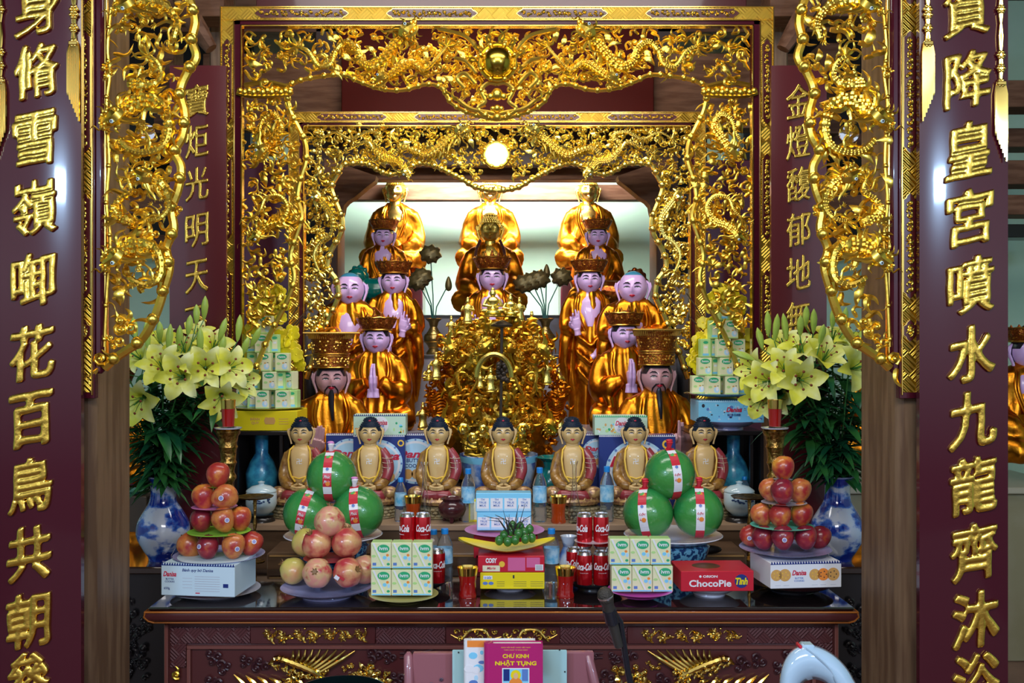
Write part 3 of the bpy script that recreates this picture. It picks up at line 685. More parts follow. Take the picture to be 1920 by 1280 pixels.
# ---------------------------------------------------------------- columns and couplet boards
for side in (0, 1):
    k = 3.0 / F; xa, xb = (-8, 180) if not side else (1680, 1876)
    a = (xa - CX) * 3.02 / F; b = (xb - CX) * 3.02 / F
    solid('column_' + ('left' if not side else 'right'), (a, 3.01, 0), (b, 3.01 + (b - a), 4.4), WOODV, .02, kind='structure')
def couplet(x0, x1, ytop, ybot, Y, chars, cx, cw, chh, label, lean=0., tassels=False, curve=.03, name='couplet_board'):
    k = Y / F; w = (x1 - x0) * k; zt = CZ - (ytop - CY) * k; zb = max(CZ - (ybot - CY) * k, .02); xc = ((x0 + x1) / 2 - CX) * k; h = zt - zb
    root = empty(name, (xc, Y, zb), label=label, cat='calligraphy board')
    hw = w / 2; prof = [(-hw + w * i / 20) for i in range(21)]
    cur = lambda x: -curve * (1 - (x / hw) ** 2)
    mb = MB(REDL if tassels else mat('maroon_lacquer_inner', (.085, .007, .010), .3, coat=.4)); R = []
    nz = 2
    for z in (0, h): R.append([Vector((x, cur(x), z)) for x in prof] + [Vector((hw, .022, z)), Vector((-hw, .022, z))])
    mb.grid(R); mb.obj('board', root, angle=30)
    for ch_, cy, *rest in chars:
        sc_ = rest[0] if rest else 1.
        g = MB(GOLD); s2 = 1 if tassels else .6
        M = T((cx(cy) - (x0 + x1) / 2) * k, cur((cx(cy) - (x0 + x1) / 2) * k) - .0, CZ - (cy - CY) * k - zb)
        gm, gx0, gx1, gy0, gy1 = glyph(ch_, 1.1 if tassels and ch_ in '花百共水九沐' else (.85 if tassels else .45)); kx = cw * k * sc_ / (gx1 - gx0); ky = chh * k * sc_ / (gy1 - gy0)
        me = gm.copy(); me.materials.clear(); me.materials.append(GOLDCH)
        for v in me.vertices:
            c = v.co; a = (c.x - (gx0 + gx1) / 2) * kx; b = (c.y - (gy0 + gy1) / 2) * ky; wv = noise.noise(Vector((a * 22, b * 22, cy))) * .0035
            v.co = M @ Vector((a + wv, -c.z * .17 * s2 - .004, b + a * .2 + wv))
        o = mesh_obj(me, 'gold_character', root)
    if tassels:
        for side_ in (0, 1):
            sx_ = -1 if side_ == 0 else 1; g = MB(GOLDF); xx = tassels[side_] * 1.0; x = (xx - (x0 + x1) / 2) * k; y0 = cur(x) - .004
            zz = lambda py: CZ - (py - CY) * k - zb
            bt = tassels[2 + side_]
            for dx in (-.004, .004): g.tube([Vector((x + dx * math.sin(i * 1.1), y0 - .003, zz(-60 + i * (bt - 90 + 60) / 14))) for i in range(15)], .0042, 6)
            for py in (-30, 20, bt - 185, bt - 160, bt - 132): 
                for a in range(6): g.ball((x + .009 * math.cos(a * 1.047), y0 - .004, zz(py) + .009 * math.sin(a * 1.047)), .006, 8, 5)
            wt = .016
            for i in range(7):
                dx = (i - 3) / 3 * wt; g.tube([Vector((x + dx * .75, y0 - .004, zz(bt - 130))), Vector((x + dx, y0 - .006, zz(bt - 112))), Vector((x + dx, y0 - .006, zz(bt - 40))), Vector((x + dx * .96, y0 - .005, zz(bt - 8 * (i if sx_ < 0 else 6 - i) + 14)))], [.0035, .0042, .0042, .003], 5)
            g.box((x - .014, y0 - .012, zz(bt - 127)), (x + .014, y0, zz(bt - 136)), .003)
            g.obj('tassel_relief', root)
    return root
GOLDCH = mat('gilt_lettering', (.95, .62, .10), .25, 1., bump=.4, bscale=50)
Lc = [('身', 18), ('脩', 135), ('雪', 262), ('嶺', 390), ('啣', 525), ('花', 660), ('百', 785), ('鳥', 908, 1.0), ('共', 1035), ('朝', 1160), ('參', 1270)]
Rc = [('質', 18), ('降', 150), ('皇', 282), ('宮', 408), ('噴', 535), ('水', 662), ('九', 785), ('龍', 908), ('齊', 1032), ('沐', 1158), ('浴', 1275)]
couplet(-10, 152, -170, 1420, 2.93, Lc, lambda y: 74 - y / 1280 * 18, 84, 104, 'tall convex maroon board on the left column with gold characters and tassels', tassels=(4, 141, 285, 215), curve=.011)
couplet(1724, 1890, -170, 1420, 2.93, Rc, lambda y: 1808 + y / 1280 * 18, 88, 108, 'tall convex maroon board on the right column with gold characters and tassels', tassels=(1737, 1873, 215, 290), curve=.011)
couplet(318, 424, 123, 1100, 4.3, [('寶', 190), ('炬', 265), ('光', 345), ('明', 432), ('天', 518), ('下', 604), ('奉', 690), ('佛', 775), ('永', 930)][:6], lambda y: 370, 44, 62, 'flat maroon board behind the left lilies with smaller gold characters', curve=.004)
couplet(1446, 1550, 123, 1100, 4.3, [('金', 190), ('燈', 266), ('馥', 346), ('郁', 430), ('地', 512), ('無', 596)], lambda y: 1496, 46, 64, 'flat maroon board behind the right lilies with smaller gold characters', curve=.004)
# ---------------------------------------------------------------- statues, built in head units (chin at z=0, head 1 high, facing -y)
LAV = mat('painted_lavender_skin', (.60, .40, .72), .28, coat=.5)
PINK = mat('painted_pink_skin', (.50, .27, .30), .3, coat=.4)
TAN = mat('painted_tan_skin', (.62, .42, .17), .4, coat=.2)
AMB = mat('amber_gilt', (.68, .25, .014), .3, 1., noise_c=(.42, .12, .006), nscale=3, ramp=(.4, .75), bump=.15, bscale=20)
AMBD = mat('dark_amber_lacquer', (.26, .06, .012), .25, .8, bump=.8, bscale=34, noise_c=(.7, .32, .03), nscale=22, ramp=(.5, .7))
BLK = mat('black_paint', (.012, .012, .018), .25); BHAIR = mat('blue_black_hair', (.003, .012, .03), .45, spec=.3)
LIP = mat('red_lip_paint', (.5, .02, .05), .3); EWH = mat('eye_white', (.75, .78, .8), .3); BLUH = mat('blue_scalp', (.04, .22, .36), .3, coat=.4)
OCH = mat('ochre_robe', (.20, .085, .015), .35, coat=.3, noise_c=(.36, .19, .04), nscale=5); MAR = mat('maroon_robe', (.26, .03, .04), .35, coat=.3)
BRN = mat('brown_gilt_fold', (.22, .10, .06), .3, .3, noise_c=(.45, .28, .10), nscale=8, coat=.3)
TEAL = mat('green_glaze', (.0, .13, .12), .2, coat=.6)
def hw_(z): return math.sqrt(max(0, 1 - ((z - .5) / .5) ** 2))
def headfn(v):
    x, y, z = v.x, v.y, v.z          # centred at head centre, half height .5
    t = max(0, -z) / .5
    x *= 1 - .20 * t ** 2; 
    if y < 0:
        y *= 1 - .06 * (abs(x) < .2)
        y += -.085 * math.exp(-(x / .045) ** 2) * math.exp(-((z + .09) / .10) ** 2)          # nose
        y += -.03 * math.exp(-(x / .03) ** 2) * math.exp(-((z - .03) / .09) ** 2)
        y += .035 * (math.exp(-((abs(x) - .15) / .08) ** 2)) * math.exp(-((z - .03) / .05) ** 2)   # sockets
        y += -.02 * math.exp(-((abs(x) - .17) / .10) ** 2) * math.exp(-((z + .12) / .1) ** 2)     # cheeks
        y += -.03 * math.exp(-(x / .09) ** 2) * math.exp(-((z + .24) / .035) ** 2)            # mouth
        y += -.03 * math.exp(-(x / .10) ** 2) * math.exp(-((z + .40) / .06) ** 2)             # chin
    return Vector((x, y, z))
RH = (.42, .45, .5)
def surf(x, z):
    """front of the face at x, z (z from the chin)"""
    zz = z - .5; t = max(0, -zz) / .5; xx = x / (1 - .20 * t ** 2)
    q = 1 - (xx / RH[0]) ** 2 - (zz / RH[2]) ** 2
    return headfn(Vector((xx, -RH[1] * math.sqrt(max(q, 0)), zz))).y
HEADS = {}
def head(kind, parent, skin, beard=False, brow=True):
    """kind: curls | cap | crown | hat | bald"""
    key = (kind, skin.name, beard, brow)
    if key not in HEADS:
        out = []
        mb = MB(skin)
        mb.ball((0, 0, .5), RH, 44, 34, fn=headfn)
        if kind == 'bald':      # painted blue scalp
            mb.use(BLUH); bi = mb.cur; mb.cur = 0
            for q, f_ in enumerate(mb.f):
                c_ = sum((mb.v[i_] for i_ in f_), Vector()) / len(f_)
                if c_.z > .86 - 1.1 * max(0, c_.y + .12): mb.fm[q] = bi
        for s_ in (-1, 1):
            mb.tube([(s_ * .38, .05, .72), (s_ * .46, .06, .62), (s_ * .48, .05, .42), (s_ * .405, .0, .20), (s_ * .37, -.02, .06)], [.05, .10, .09, .065, .075], 10, .5, up=(1, 0, 0))
            mb.tube([(s_ * .50, -.01, .66), (s_ * .52, -.02, .55), (s_ * .50, -.01, .42)], [.02, .035, .015], 6)
        mb.tube([(0, .05, .22), (0, .04, -.1), (0, .05, -.42)], [.24, .25, .36], 16)
        out.append(('face', mb.mesh('face', angle=70), None))
        painted = skin in (LAV, PINK, TAN)
        f = MB(BLK if painted else skin)
        if brow:
            for s_ in (-1, 1):
                f.tube([(s_ * x, surf(s_ * x, z) - .008, z) for x, z in ((.06, .60), (.12, .635), (.19, .635), (.26, .60))], [.010, .024, .022, .007], 6)
                f.tube([(s_ * x, surf(s_ * x, z) - .012, z) for x, z in ((.065, .512), (.12, .53), (.18, .53), (.25, .505))], [.008, .017, .019, .009], 6)
            out.append(('eyebrows', f.mesh('eyebrows'), None))
        if painted:
            f = MB(EWH)
            for s_ in (-1, 1): f.tube([(s_ * x, surf(s_ * x, z) + .000, z) for x, z in ((.09, .502), (.15, .508), (.22, .500))], [.005, .012, .005], 8)
            f.use(BLK)
            for s_ in (-1, 1): f.ball((s_ * .15, surf(.15, .51) - .006, .508), (.018, .01, .012), 8, 6)
            out.append(('eyes', f.mesh('eyes'), None))
        f = MB(LIP if painted else skin)
        f.tube([(x, surf(x, z) - .006, z) for x, z in ((-.085, .272), (-.03, .282), (0, .275), (.03, .282), (.085, .272))], [.008, .02, .02, .02, .008], 8)
        f.tube([(x, surf(x, .25) - .006, z) for x, z in ((-.07, .262), (0, .243), (.07, .262))], [.008, .026, .008], 8)
        out.append(('lips', f.mesh('lips'), None))
        if beard:
            f = MB(BLK)
            for s_ in (-1, 1): f.tube([(s_ * .015, surf(.015, .31) - .012, .315), (s_ * .09, surf(.09, .30) - .012, .305), (s_ * .17, surf(.16, .22) - .008, .20), (s_ * .19, -.25, .05)], [.012, .024, .02, .008], 6)
            f.tube([(0, surf(0, .2) - .01, .21), (0, surf(0, .1) - .03, .08), (0, -.44, -.15), (.02, -.46, -.45), (.03, -.46, -.62)], [.04, .085, .075, .05, .03], 8)
            out.append(('beard', f.mesh('beard'), None))
        if kind in ('curls', 'cap', 'crown', 'hat'):
            hm = {'curls': GOLD2 if skin in (GOLDS, GOLD2) else BHAIR, 'cap': BHAIR, 'crown': BLK, 'hat': BLK}[kind]
            f = MB(hm)
            def capfn(v):
                lim = .24 if v.y < 0 else -.30
                if abs(v.x) > .30 and v.y < .12: lim = min(lim, .08)
                if v.z < lim: v.z = lim; v.x *= .93; v.y *= .93
                return v
            f.ball((0, .015, .5), (.432, .475, .53), 28, 20, fn=capfn)
            if kind in ('curls', 'cap'):
                f.ball((0, .05, .96), (.26, .26, .14), 18, 10)
            if kind == 'curls' or kind == 'cap':
                rr = .042 if kind == 'curls' else .03
                for i in range(9):
                    ph = .25 + i * .16; n = max(5, int(2 * math.pi * .43 * math.sin(ph) / (rr * 2.0)))
                    if kind == 'cap' and i % 1: continue
                    for j in range(n):
                        th = 2 * math.pi * (j + .5 * (i % 2)) / n; v = Vector((.44 * math.sin(ph) * math.cos(th), .48 * math.sin(ph) * math.sin(th) + .015, .5 + .53 * math.cos(ph)))
                        if v.z < .74 and v.y < -.05: continue
                        f.ball(v, rr * (1 if kind == 'curls' else .8), 6, 4)
                for i in range(4):
                    ph = .2 + i * .4; n = max(3, int(2 * math.pi * .22 * math.sin(ph) / (rr * 2)))
                    for j in range(n):
                        th = 2 * math.pi * (j + .5 * (i % 2)) / n; f.ball((.26 * math.sin(ph) * math.cos(th), .05 + .26 * math.sin(ph) * math.sin(th), .96 + .15 * math.cos(ph)), rr * .9, 6, 4)
            out.append(('hair', f.mesh('hair'), None))
            if kind == 'cap':
                f = MB(LIP); f.ball((0, -.24, .98), (.05, .03, .03), 10, 6); out.append(('hair_jewel', f.mesh('hair_jewel'), None))
        if kind == 'never':
            f = MB(BLUH)
            def bf(v):
                lim = .33 if v.y < -.05 else -.25
                if v.z < lim: v.z = lim; v.x *= .96; v.y *= .96
                return v
            f.ball((0, .02, .5), (.424, .456, .508), 32, 24, fn=bf); out.append(('scalp', f.mesh('scalp'), None))
        if kind == 'crown':
            f = MB(AMBD)
            wav = lambda th, z: 1 + (.05 * math.cos(th * 10) if z > .95 else 0)
            f.lathe([(.43, .76), (.47, .80), (.50, .84), (.55, .98), (.61, 1.12), (.63, 1.17), (.59, 1.18), (.50, 1.0), (.44, .9), (.3, .92), (.01, .95)], (0, .03, 0), 40, fn=wav)
            f.use(GOLDD)
            f.tube([(.63 * math.cos(i * .2618), .03 + .63 * math.sin(i * .2618), 1.16 + .02 * (i % 2)) for i in range(25)], .022, 6)
            f.tube([(.475 * math.cos(i * .2618), .03 + .475 * math.sin(i * .2618), .79) for i in range(25)], .028, 6)
            f.use(AMBD)
            for i in range(9):
                a = math.pi * (i / 8) + math.pi; cx_, cy_ = .54 * math.cos(a), .03 + .54 * math.sin(a); hgt = .22 + .16 * math.exp(-((i - 4) / 1.2) ** 2)
                f.tube([(cx_ * .9, cy_ * .9, .92), (cx_ * 1.04, cy_ * 1.04, 1.08), (cx_ * 1.1, cy_ * 1.1, 1.04 + hgt)], [.10, .12, .01], 8, .4, up=(math.cos(a), math.sin(a), 0))
                f.ball((cx_ * .98, cy_ * .98 - .02, 1.0), .045, 8, 6)
            f.ball((0, -.02, 1.05), (.2, .2, .22), 14, 8)
            out.append(('crown', f.mesh('crown'), None))
        if kind == 'hat':
            f = MB(AMBD)
            f.lathe([(.44, .80), (.47, .82), (.47, 1.12), (.50, 1.14), (.50, 1.18), (.48, 1.2), (.56, 1.62), (.60, 1.72), (.01, 1.72)], (0, .03, 0), 40, fn=lambda th, z: 1 + .012 * math.sin(th * 12) * math.sin(z * 30))
            f.use(GOLDD)
            for z, r in ((.82, .475), (1.13, .485), (1.19, .51)): f.tube([(r * math.cos(i * .2618), .03 + r * math.sin(i * .2618), z) for i in range(25)], .02, 6)
            R = random.Random(4)
            for i in range(70):
                a = R.uniform(math.pi, 2 * math.pi); z = R.choice([.9, .98, 1.05, 1.3, 1.4, 1.5]) + R.uniform(-.03, .03); r = .475 + max(0, z - 1.2) * .2
                f.ball((r * math.cos(a), .03 + r * math.sin(a), z), (.035, .03, .035), 6, 4)
            for i in range(32):
                a = math.pi + i / 31 * math.pi; f.tube([(.63 * math.cos(a), .03 + .55 * math.sin(a), 1.74), (.60 * math.cos(a), .03 + .54 * math.sin(a), 1.6)], [.03, .016], 5)
            f.use(AMBD); f.box((-.74, -.60, 1.74), (.74, .60, 1.79), .02)
            f.use(GOLDD); f.box((-.76, -.62, 1.745), (.76, -.60, 1.785), .005)
            f.v = [Vector((v.x, v.y, .8 + (v.z - .8) * 1.0)) for v in f.v]
            out.append(('official_hat', f.mesh('official_hat'), None))
        HEADS[key] = out
    hd = None
    for n, me, _ in HEADS[key]:
        if n == 'face': hd = mesh_obj(me, 'head', parent)
        else: mesh_obj(me, n, hd)
    return hd
GOLDS = mat('statue_gold_skin', (.90, .66, .18), .22, 1.); GOLDD = mat('dull_gold', (.72, .42, .08), .3, 1.)
def folds(me, amp, k, seed=0, mode='pleat', zc=0):
    """pleats of cloth pushed into the surface along its normals"""
    n = [v.normal.copy() for v in me.vertices]
    for v, nn in zip(me.vertices, n):
        p = v.co; w = noise.noise(Vector((p.x * .8 + seed, p.y * .8, p.z * .8))) * 2.2
        if mode == 'pleat': ph = math.atan2(p.x, -(p.y - .6)) * k + w + p.z * .4
        elif mode == 'drape': ph = (abs(p.x) * .9 + p.z * 1.1) * k * .55 + w
        else: ph = p.z * k + w + abs(p.x) * 2
        s_ = math.sin(ph); a = (abs(s_) ** .6) * (1 if s_ > 0 else -1)
        v.co = p + nn * (amp * a)
    me.update()
    return me
BODY = {}
def body(kind):
    if kind in BODY: return BODY[kind]
    mb = MB(AMB)
    def ring(z, rx, ry, yc=0, n=28): return [Vector((rx * math.cos(2 * math.pi * i / n), yc + ry * math.sin(2 * math.pi * i / n), z)) for i in range(n)]
    if kind in ('seated', 'praying', 'official'):
        mb.grid([ring(-.16, .30, .26, .06), ring(-.30, .62, .36, .06), ring(-.44, .92, .44, .06), ring(-.75, 1.02, .5, .06), ring(-1.3, .98, .54, .04), ring(-2.0, 1.0, .6, 0), ring(-2.75, 1.2, .75, 0), ring(-2.85, 1.1, .7, 0)])
        for s_ in (-1, 1):
            mb.tube([(s_ * .5, 0, -2.45), (s_ * 1.15, -.35, -2.45), (s_ * 1.3, -.55, -2.5), (s_ * .8, -.95, -2.55), (0, -1.05, -2.6)], [.5, .48, .44, .36, .3], 12)
            if kind == 'seated':
                c = cat_rom([(s_ * .78, .05, -.62, .30), (s_ * 1.02, .05, -1.15, .34), (s_ * 1.12, -.15, -1.7, .40), (s_ * .8, -.62, -2.05, .38), (s_ * .35, -.85, -2.12, .26)], 4)
            elif kind == 'praying':
                c = cat_rom([(s_ * .80, .05, -.62, .30), (s_ * 1.05, -.02, -1.1, .36), (s_ * 1.08, -.25, -1.6, .42), (s_ * .7, -.65, -1.5, .34), (s_ * .28, -.86, -1.25, .22)], 4)
                mb.tube([(s_ * .9, -.3, -1.6), (s_ * .75, -.6, -1.9), (s_ * .55, -.75, -2.5)], [.35, .34, .2], 10, .6)
            else:
                c = cat_rom([(s_ * .78, .05, -.60, .30), (s_ * 1.05, .0, -1.1, .36), (s_ * 1.12, -.2, -1.7, .42), (s_ * .95, -.75, -1.8 , .34), (s_ * .75, -.95, -1.55, .24)], 4)
                mb.tube([(s_ * .95, -.5, -1.75), (s_ * .9, -.7, -2.2), (s_ * .8, -.8, -2.6)], [.36, .34, .2], 10, .6)
            mb.tube([q[:3] for q in c], [q[3] for q in c], 12)
    elif kind == 'standing':
        mb.grid([ring(-.16, .30, .26, .06), ring(-.30, .58, .34, .06), ring(-.46, .82, .42, .06), ring(-.8, .95, .5, .06), ring(-1.6, .95, .5, .04), ring(-2.6, .95, .52, 0), ring(-4.2, .9, .55, 0), ring(-5.8, 1.0, .6, 0), ring(-6.0, .95, .58, 0)])
        for s_ in (-1, 1):
            zz = -1.35
            c = cat_rom([(s_ * .72, .05, -.62, .28), (s_ * .98, .0, -1.1, .33), (s_ * 1.0, -.15, -1.7, .38), (s_ * .7, -.6, -1.75, .3), (s_ * .4, -.75, -1.6, .2)], 4)
            mb.tube([q[:3] for q in c], [q[3] for q in c], 12)
            mb.tube([(s_ * .92, -.15, -1.7), (s_ * 1.1, -.2, -2.3), (s_ * 1.15, -.1, -3.2), (s_ * 1.0, .0, -4.8)], [.36, .34, .30, .12], 12, .7)
        mb.tube([(-.55, -.45, -2.1), (0, -.62, -2.5), (.55, -.45, -2.1)], .12, 8); mb.tube([(-.6, -.45, -2.7), (0, -.62, -3.2), (.6, -.45, -2.7)], .12, 8); mb.tube([(-.6, -.45, -3.4), (0, -.64, -4.), (.6, -.45, -3.4)], .12, 8)
    me = fuse(mb, .055, 3, AMB, 'robe_' + kind); folds(me, .035, 9 if kind != 'standing' else 11, 3, 'pleat' if kind != 'seated' else 'drape'); folds(me, .012, 19, 7, 'pleat')
    BODY[kind] = me
    return me
HAND = {}
def hand(g):
    """length about 1 (wrist at the origin, fingers up +z, palm facing -y); g: raised | palm | point | flat"""
    if g in HAND: return HAND[g]
    mb = MB(LAV)
    mb.tube([(0, .02, -.28), (0, .01, -.1), (0, 0, .0)], [.17, .15, .16], 12, .8)
    mb.tube([(0, 0, -.05), (0, 0, .2), (0, 0, .42)], [.15, .23, .22], 14, .45, up=(0, 1, 0))
    X = (-.165, -.055, .055, .16); Ln = (.36, .44, .47, .42)
    for i in range(4):
        x = X[i]; L = Ln[i]
        if g == 'flat': pts = [(x, 0, .36), (x * .9, -.01, .36 + L * .5), (x * .7, -.01, .36 + L)]
        elif g == 'raised':
            if i == 3: pts = [(x, 0, .38), (x + .02, -.14, .52), (x + .02, -.28, .48), (x + .04, -.30, .36)]
            elif i == 2: pts = [(x, 0, .38), (x, -.08, .56), (x, -.2, .66), (x + .02, -.26, .6)]
            else: pts = [(x, 0, .38), (x - .03, -.03, .6), (x - .05 + .02 * i, -.04, .38 + L)]
        elif g == 'point':
            if i in (2, 3): pts = [(x, 0, .38), (x, -.02, .62), (x - .01, -.03, .40 + L)]
            else: pts = [(x, 0, .38), (x, -.14, .48), (x, -.2, .36), (x, -.12, .28)]
        else: pts = [(x, 0, .38), (x, -.1, .52), (x, -.2, .58), (x, -.27, .55)]
        c = cat_rom([(*p, .062 - .012 * j * (1 if len(pts) == 3 else .7)) for j, p in enumerate(pts)], 4)
        mb.tube([q[:3] for q in c], [q[3] for q in c], 8)
    th = [(.15, -.01, .08), (.27, -.08, .2), (.30, -.16, .34)] if g != 'flat' else [(.15, -.01, .08), (.22, -.06, .24), (.2, -.08, .40)]
    if g == 'raised': th = [(.15, -.01, .08), (.27, -.12, .2), (.24, -.27, .34)]
    c = cat_rom([(*p, .075 - .013 * j) for j, p in enumerate(th)], 4); mb.tube([q[:3] for q in c], [q[3] for q in c], 8)
    HAND[g] = fuse(mb, .018, 1, LAV, 'hand_' + g)
    return HAND[g]
def recolor(me, m):
    key = (me.name, m.name)
    if key not in HAND:
        c = me.copy(); c.materials.clear(); c.materials.append(m); HAND[key] = c
    return HAND[key]
def place_hand(root, g, M, skin, name='hand'):
    o = mesh_obj(recolor(hand(g), skin), name, root); o.matrix_basis = M; return o
def chest(root, skin, w=.34, z1=-1.5):
    mb = MB(skin); R = []
    for z, hw, y in ((-.1, .22, -.14), (-.3, .36, -.26), (-.55, w + .12, -.38), (-.9, w + .08, -.45), (z1 + .1, w * .4, -.46)):
        R.append([Vector((hw * math.cos(a), y + .10 - .14 * math.sin(a), z)) for a in [math.pi * i / 10 for i in range(11)]] + [Vector((-hw, y + .3, z)), Vector((hw, y + .3, z))])
    mb.grid(R); mb.obj('chest', root, angle=80)
def collars(root, m, w=.50, z1=-1.55, r=.06):
    mb = MB(m)
    for s_ in (-1, 1):
        for e in (0, .1):
            c = cat_rom([(s_ * (.30 + e * .6), .02, -.12), (s_ * (w * .9 + e), -.36 - e * .1, -.45), (s_ * (w + e), -.50, -.9), (s_ * (w * .45 + e), -.56, z1)], 5)
            mb.tube(c, r * (1 if e == 0 else .8), 7, .7)
    mb.obj('collar', root)
def lotus(root, z, rx, ry, m, h=.35, n=16):
    mb = MB(m)
    mb.lathe([(.85, -h), (.95, -h * .8), (.8, -h * .45), (.9, -.02), (.8, 0), (.01, 0)], (0, 0, 0), 32); mb.v = [Vector((v.x * rx, v.y * ry, v.z + z)) for v in mb.v]
    for i in range(n):
        a = 2 * math.pi * i / n; cx_, cy_ = math.cos(a), math.sin(a)
        mb.tube([(cx_ * rx * .85, cy_ * ry * .85, z - h * .75), (cx_ * rx * 1.06, cy_ * ry * 1.06, z - h * .45), (cx_ * rx * 1.02, cy_ * ry * 1.02, z - .02)], [.08 * rx, .17 * rx, .02], 7, .35, up=(cx_, cy_, 0))
    mb.obj('lotus_seat', root)
def statue(px, chin, hh, Y, base, kind, hd, skin, label, name='buddha_statue', cat='statue', beard=False, hands=(), rz=0, chest_m=None, seat=None, robe_m=None, group=None):
    """px, chin, hh: head centre x, chin y and head height in frame pixels at depth Y; base: bottom y in pixels"""
    k = Y / F; u = hh * k; p = P(px, chin, Y); zb = CZ - (base - CY) * k
    root = empty(name, (p.x, Y, zb), rz, label=label, cat=cat, group=group); root.scale = (u, u, u)
    sub = T(0, 0, (p.z - zb) / u)
    me = body(kind); me = recolor(me, robe_m) if robe_m else me
    parts0 = set(COL.objects)
    up_ = .16 if hd == 'curls' else .34; UP = T(0, 0, up_) @ SC(.86 if hd == 'curls' else .78, .8, min(1, ((p.z - zb) / u + up_) / 6) if kind == 'standing' else min(1, ((p.z - zb) / u + up_) / 2.95))
    mesh_obj(me, 'robe', root).matrix_basis = UP
    head(hd, root, skin, beard)
    if chest_m is not False: chest(root, chest_m or skin)
    collars(root, robe_m or AMB)
    for o in COL.objects:
        if o not in parts0 and o.parent == root and o.name.startswith(('chest', 'collar')): o.matrix_basis = T(0, 0, up_ * .85) @ SC(.84, .82, 1)
    for g, M in hands: t = M.translation; place_hand(root, g, T(-t.x * .2, -t.y * .17, .05) @ M, skin)
    if seat is not None:
        lotus(root, seat[0] + .12, seat[1] * .84, seat[2] * .84, seat[3] if len(seat) > 3 else AMB)
    for o in COL.objects:
        if o not in parts0 and o.parent == root: o.matrix_basis = sub @ o.matrix_basis
    return root
# ---------------------------------------------------------------- tiered altar behind
def tier(n, y_top, Y, Yb, x0, x1, m, base=0):
    zt = CZ - (y_top - CY) * Y / F; a = (x0 - CX) * Y / F; b = (x1 - CX) * Y / F
    solid(n, (a, Y, base), (b, Yb, zt), m, .006, kind='structure'); return zt
TG = mat('tier_grey', (.24, .23, .27), .35)
zT1 = tier('altar_tier_floor', 590, 6.3, 7.6, 600, 1270, TG); zT2 = tier('altar_tier_floor', 665, 5.9, 6.3, 600, 1270, TG); zT3 = tier('altar_tier_floor', 808, 5.25, 5.9, 560, 1310, TG)
mb = MB(mat('dark_seam', (.03, .03, .03), .5))
for y, Y in ((592, 6.298), (667, 5.898)):
    a = P(600, y + 2, Y); b = P(1270, y, Y); mb.box((a.x, Y - .006, a.z - .006), (b.x, Y + .01, b.z + .004))
mb.obj('trim_50', kind='structure')
RAISE = T(0, 0, 0)
def ped(px, y0, y1, w, Y, zb, m, label, name='pedestal'):
    k = Y / F; c = P(px, y0, Y); mb = MB(m); h = CZ - (y0 - CY) * k - zb; hw = w * k / 2
    mb.box((-hw, -hw * .7, 0), (hw, hw * .7, h), .01); mb.box((-hw * 1.08, -hw * .78, h - .02), (hw * 1.08, hw * .78, h), .004)
    o = mb.obj(name, label=label, cat='pedestal'); o.location = (c.x, Y, zb); return o
MARP = mat('pedestal_maroon', (.12, .015, .03), .3, coat=.4)
# top row: three gilded buddhas
A_ = {741: 'left', 919: 'centre', 1103: 'right'}
for px, lb in ((741, 'gold-faced seated buddha in amber robe at top left against the pale wall'), (919, 'gold-faced seated buddha at top centre, its head cut off by the carving'), (1103, 'gold-faced seated buddha in amber robe at top right against the pale wall')):
    Y = 6.9; statue(px, 382, 45, Y, 528, 'seated', 'curls', GOLDS, lb, hands=[('palm', T(-.2, -1.0, -2.15) @ RZ(-1.2) @ RX(1.4) @ SC(.5)), ('palm', T(.2, -1.0, -2.12) @ RZ(1.2) @ RX(1.4) @ SC(.5))], seat=(-2.85, 1.35, .95))
    ped(px, 528, 590, 108, Y, zT1, MARP, lb.split(' seated')[0].replace('gold-faced', 'maroon box pedestal under the gold-faced') + ' buddha ' + {741: 'at top left', 919: 'at top centre', 1103: 'at top right'}[px])
# second row
Y = 6.35
for px, lb, ld in ((720, 'lavender-faced crowned figure riding a green beast, upper left', -1), (1120, 'lavender-faced figure with tall brown crown at upper right', 1)):
    statue(px, 465, 44, Y, 588, 'seated', 'crown', LAV, lb, name='bodhisattva_statue', hands=[('palm', T(-.35 * 1, -1.0, -1.9) @ RX(.6) @ SC(.55))])
st919 = statue(919, 456, 50, Y, 588, 'seated', 'curls', GOLD2, 'dull gold buddha head with braided dark beads, middle column second from top', hands=[('palm', T(0, -1.0, -2.0) @ RX(.9) @ SC(.55))])
BDM = (mat('dark_prayer_beads', (.05, .012, .015), .3)); k = Y / F
for s_ in (-1, 1):
    bd = MB(BDM)
    for i in range(16):
        t = i / 15; c = P(919 + s_ * (19 + 8 * math.sin(t * 2.5)), 452 + t * 42, Y - .42 * 0 - .24); bd.ball(c, .0105, 8, 6)
    o = bd.obj('prayer_beads', st919, label='dark braided prayer beads'); o.matrix_parent_inverse = (T(*st919.location) @ SC(st919.scale.x)).inverted()
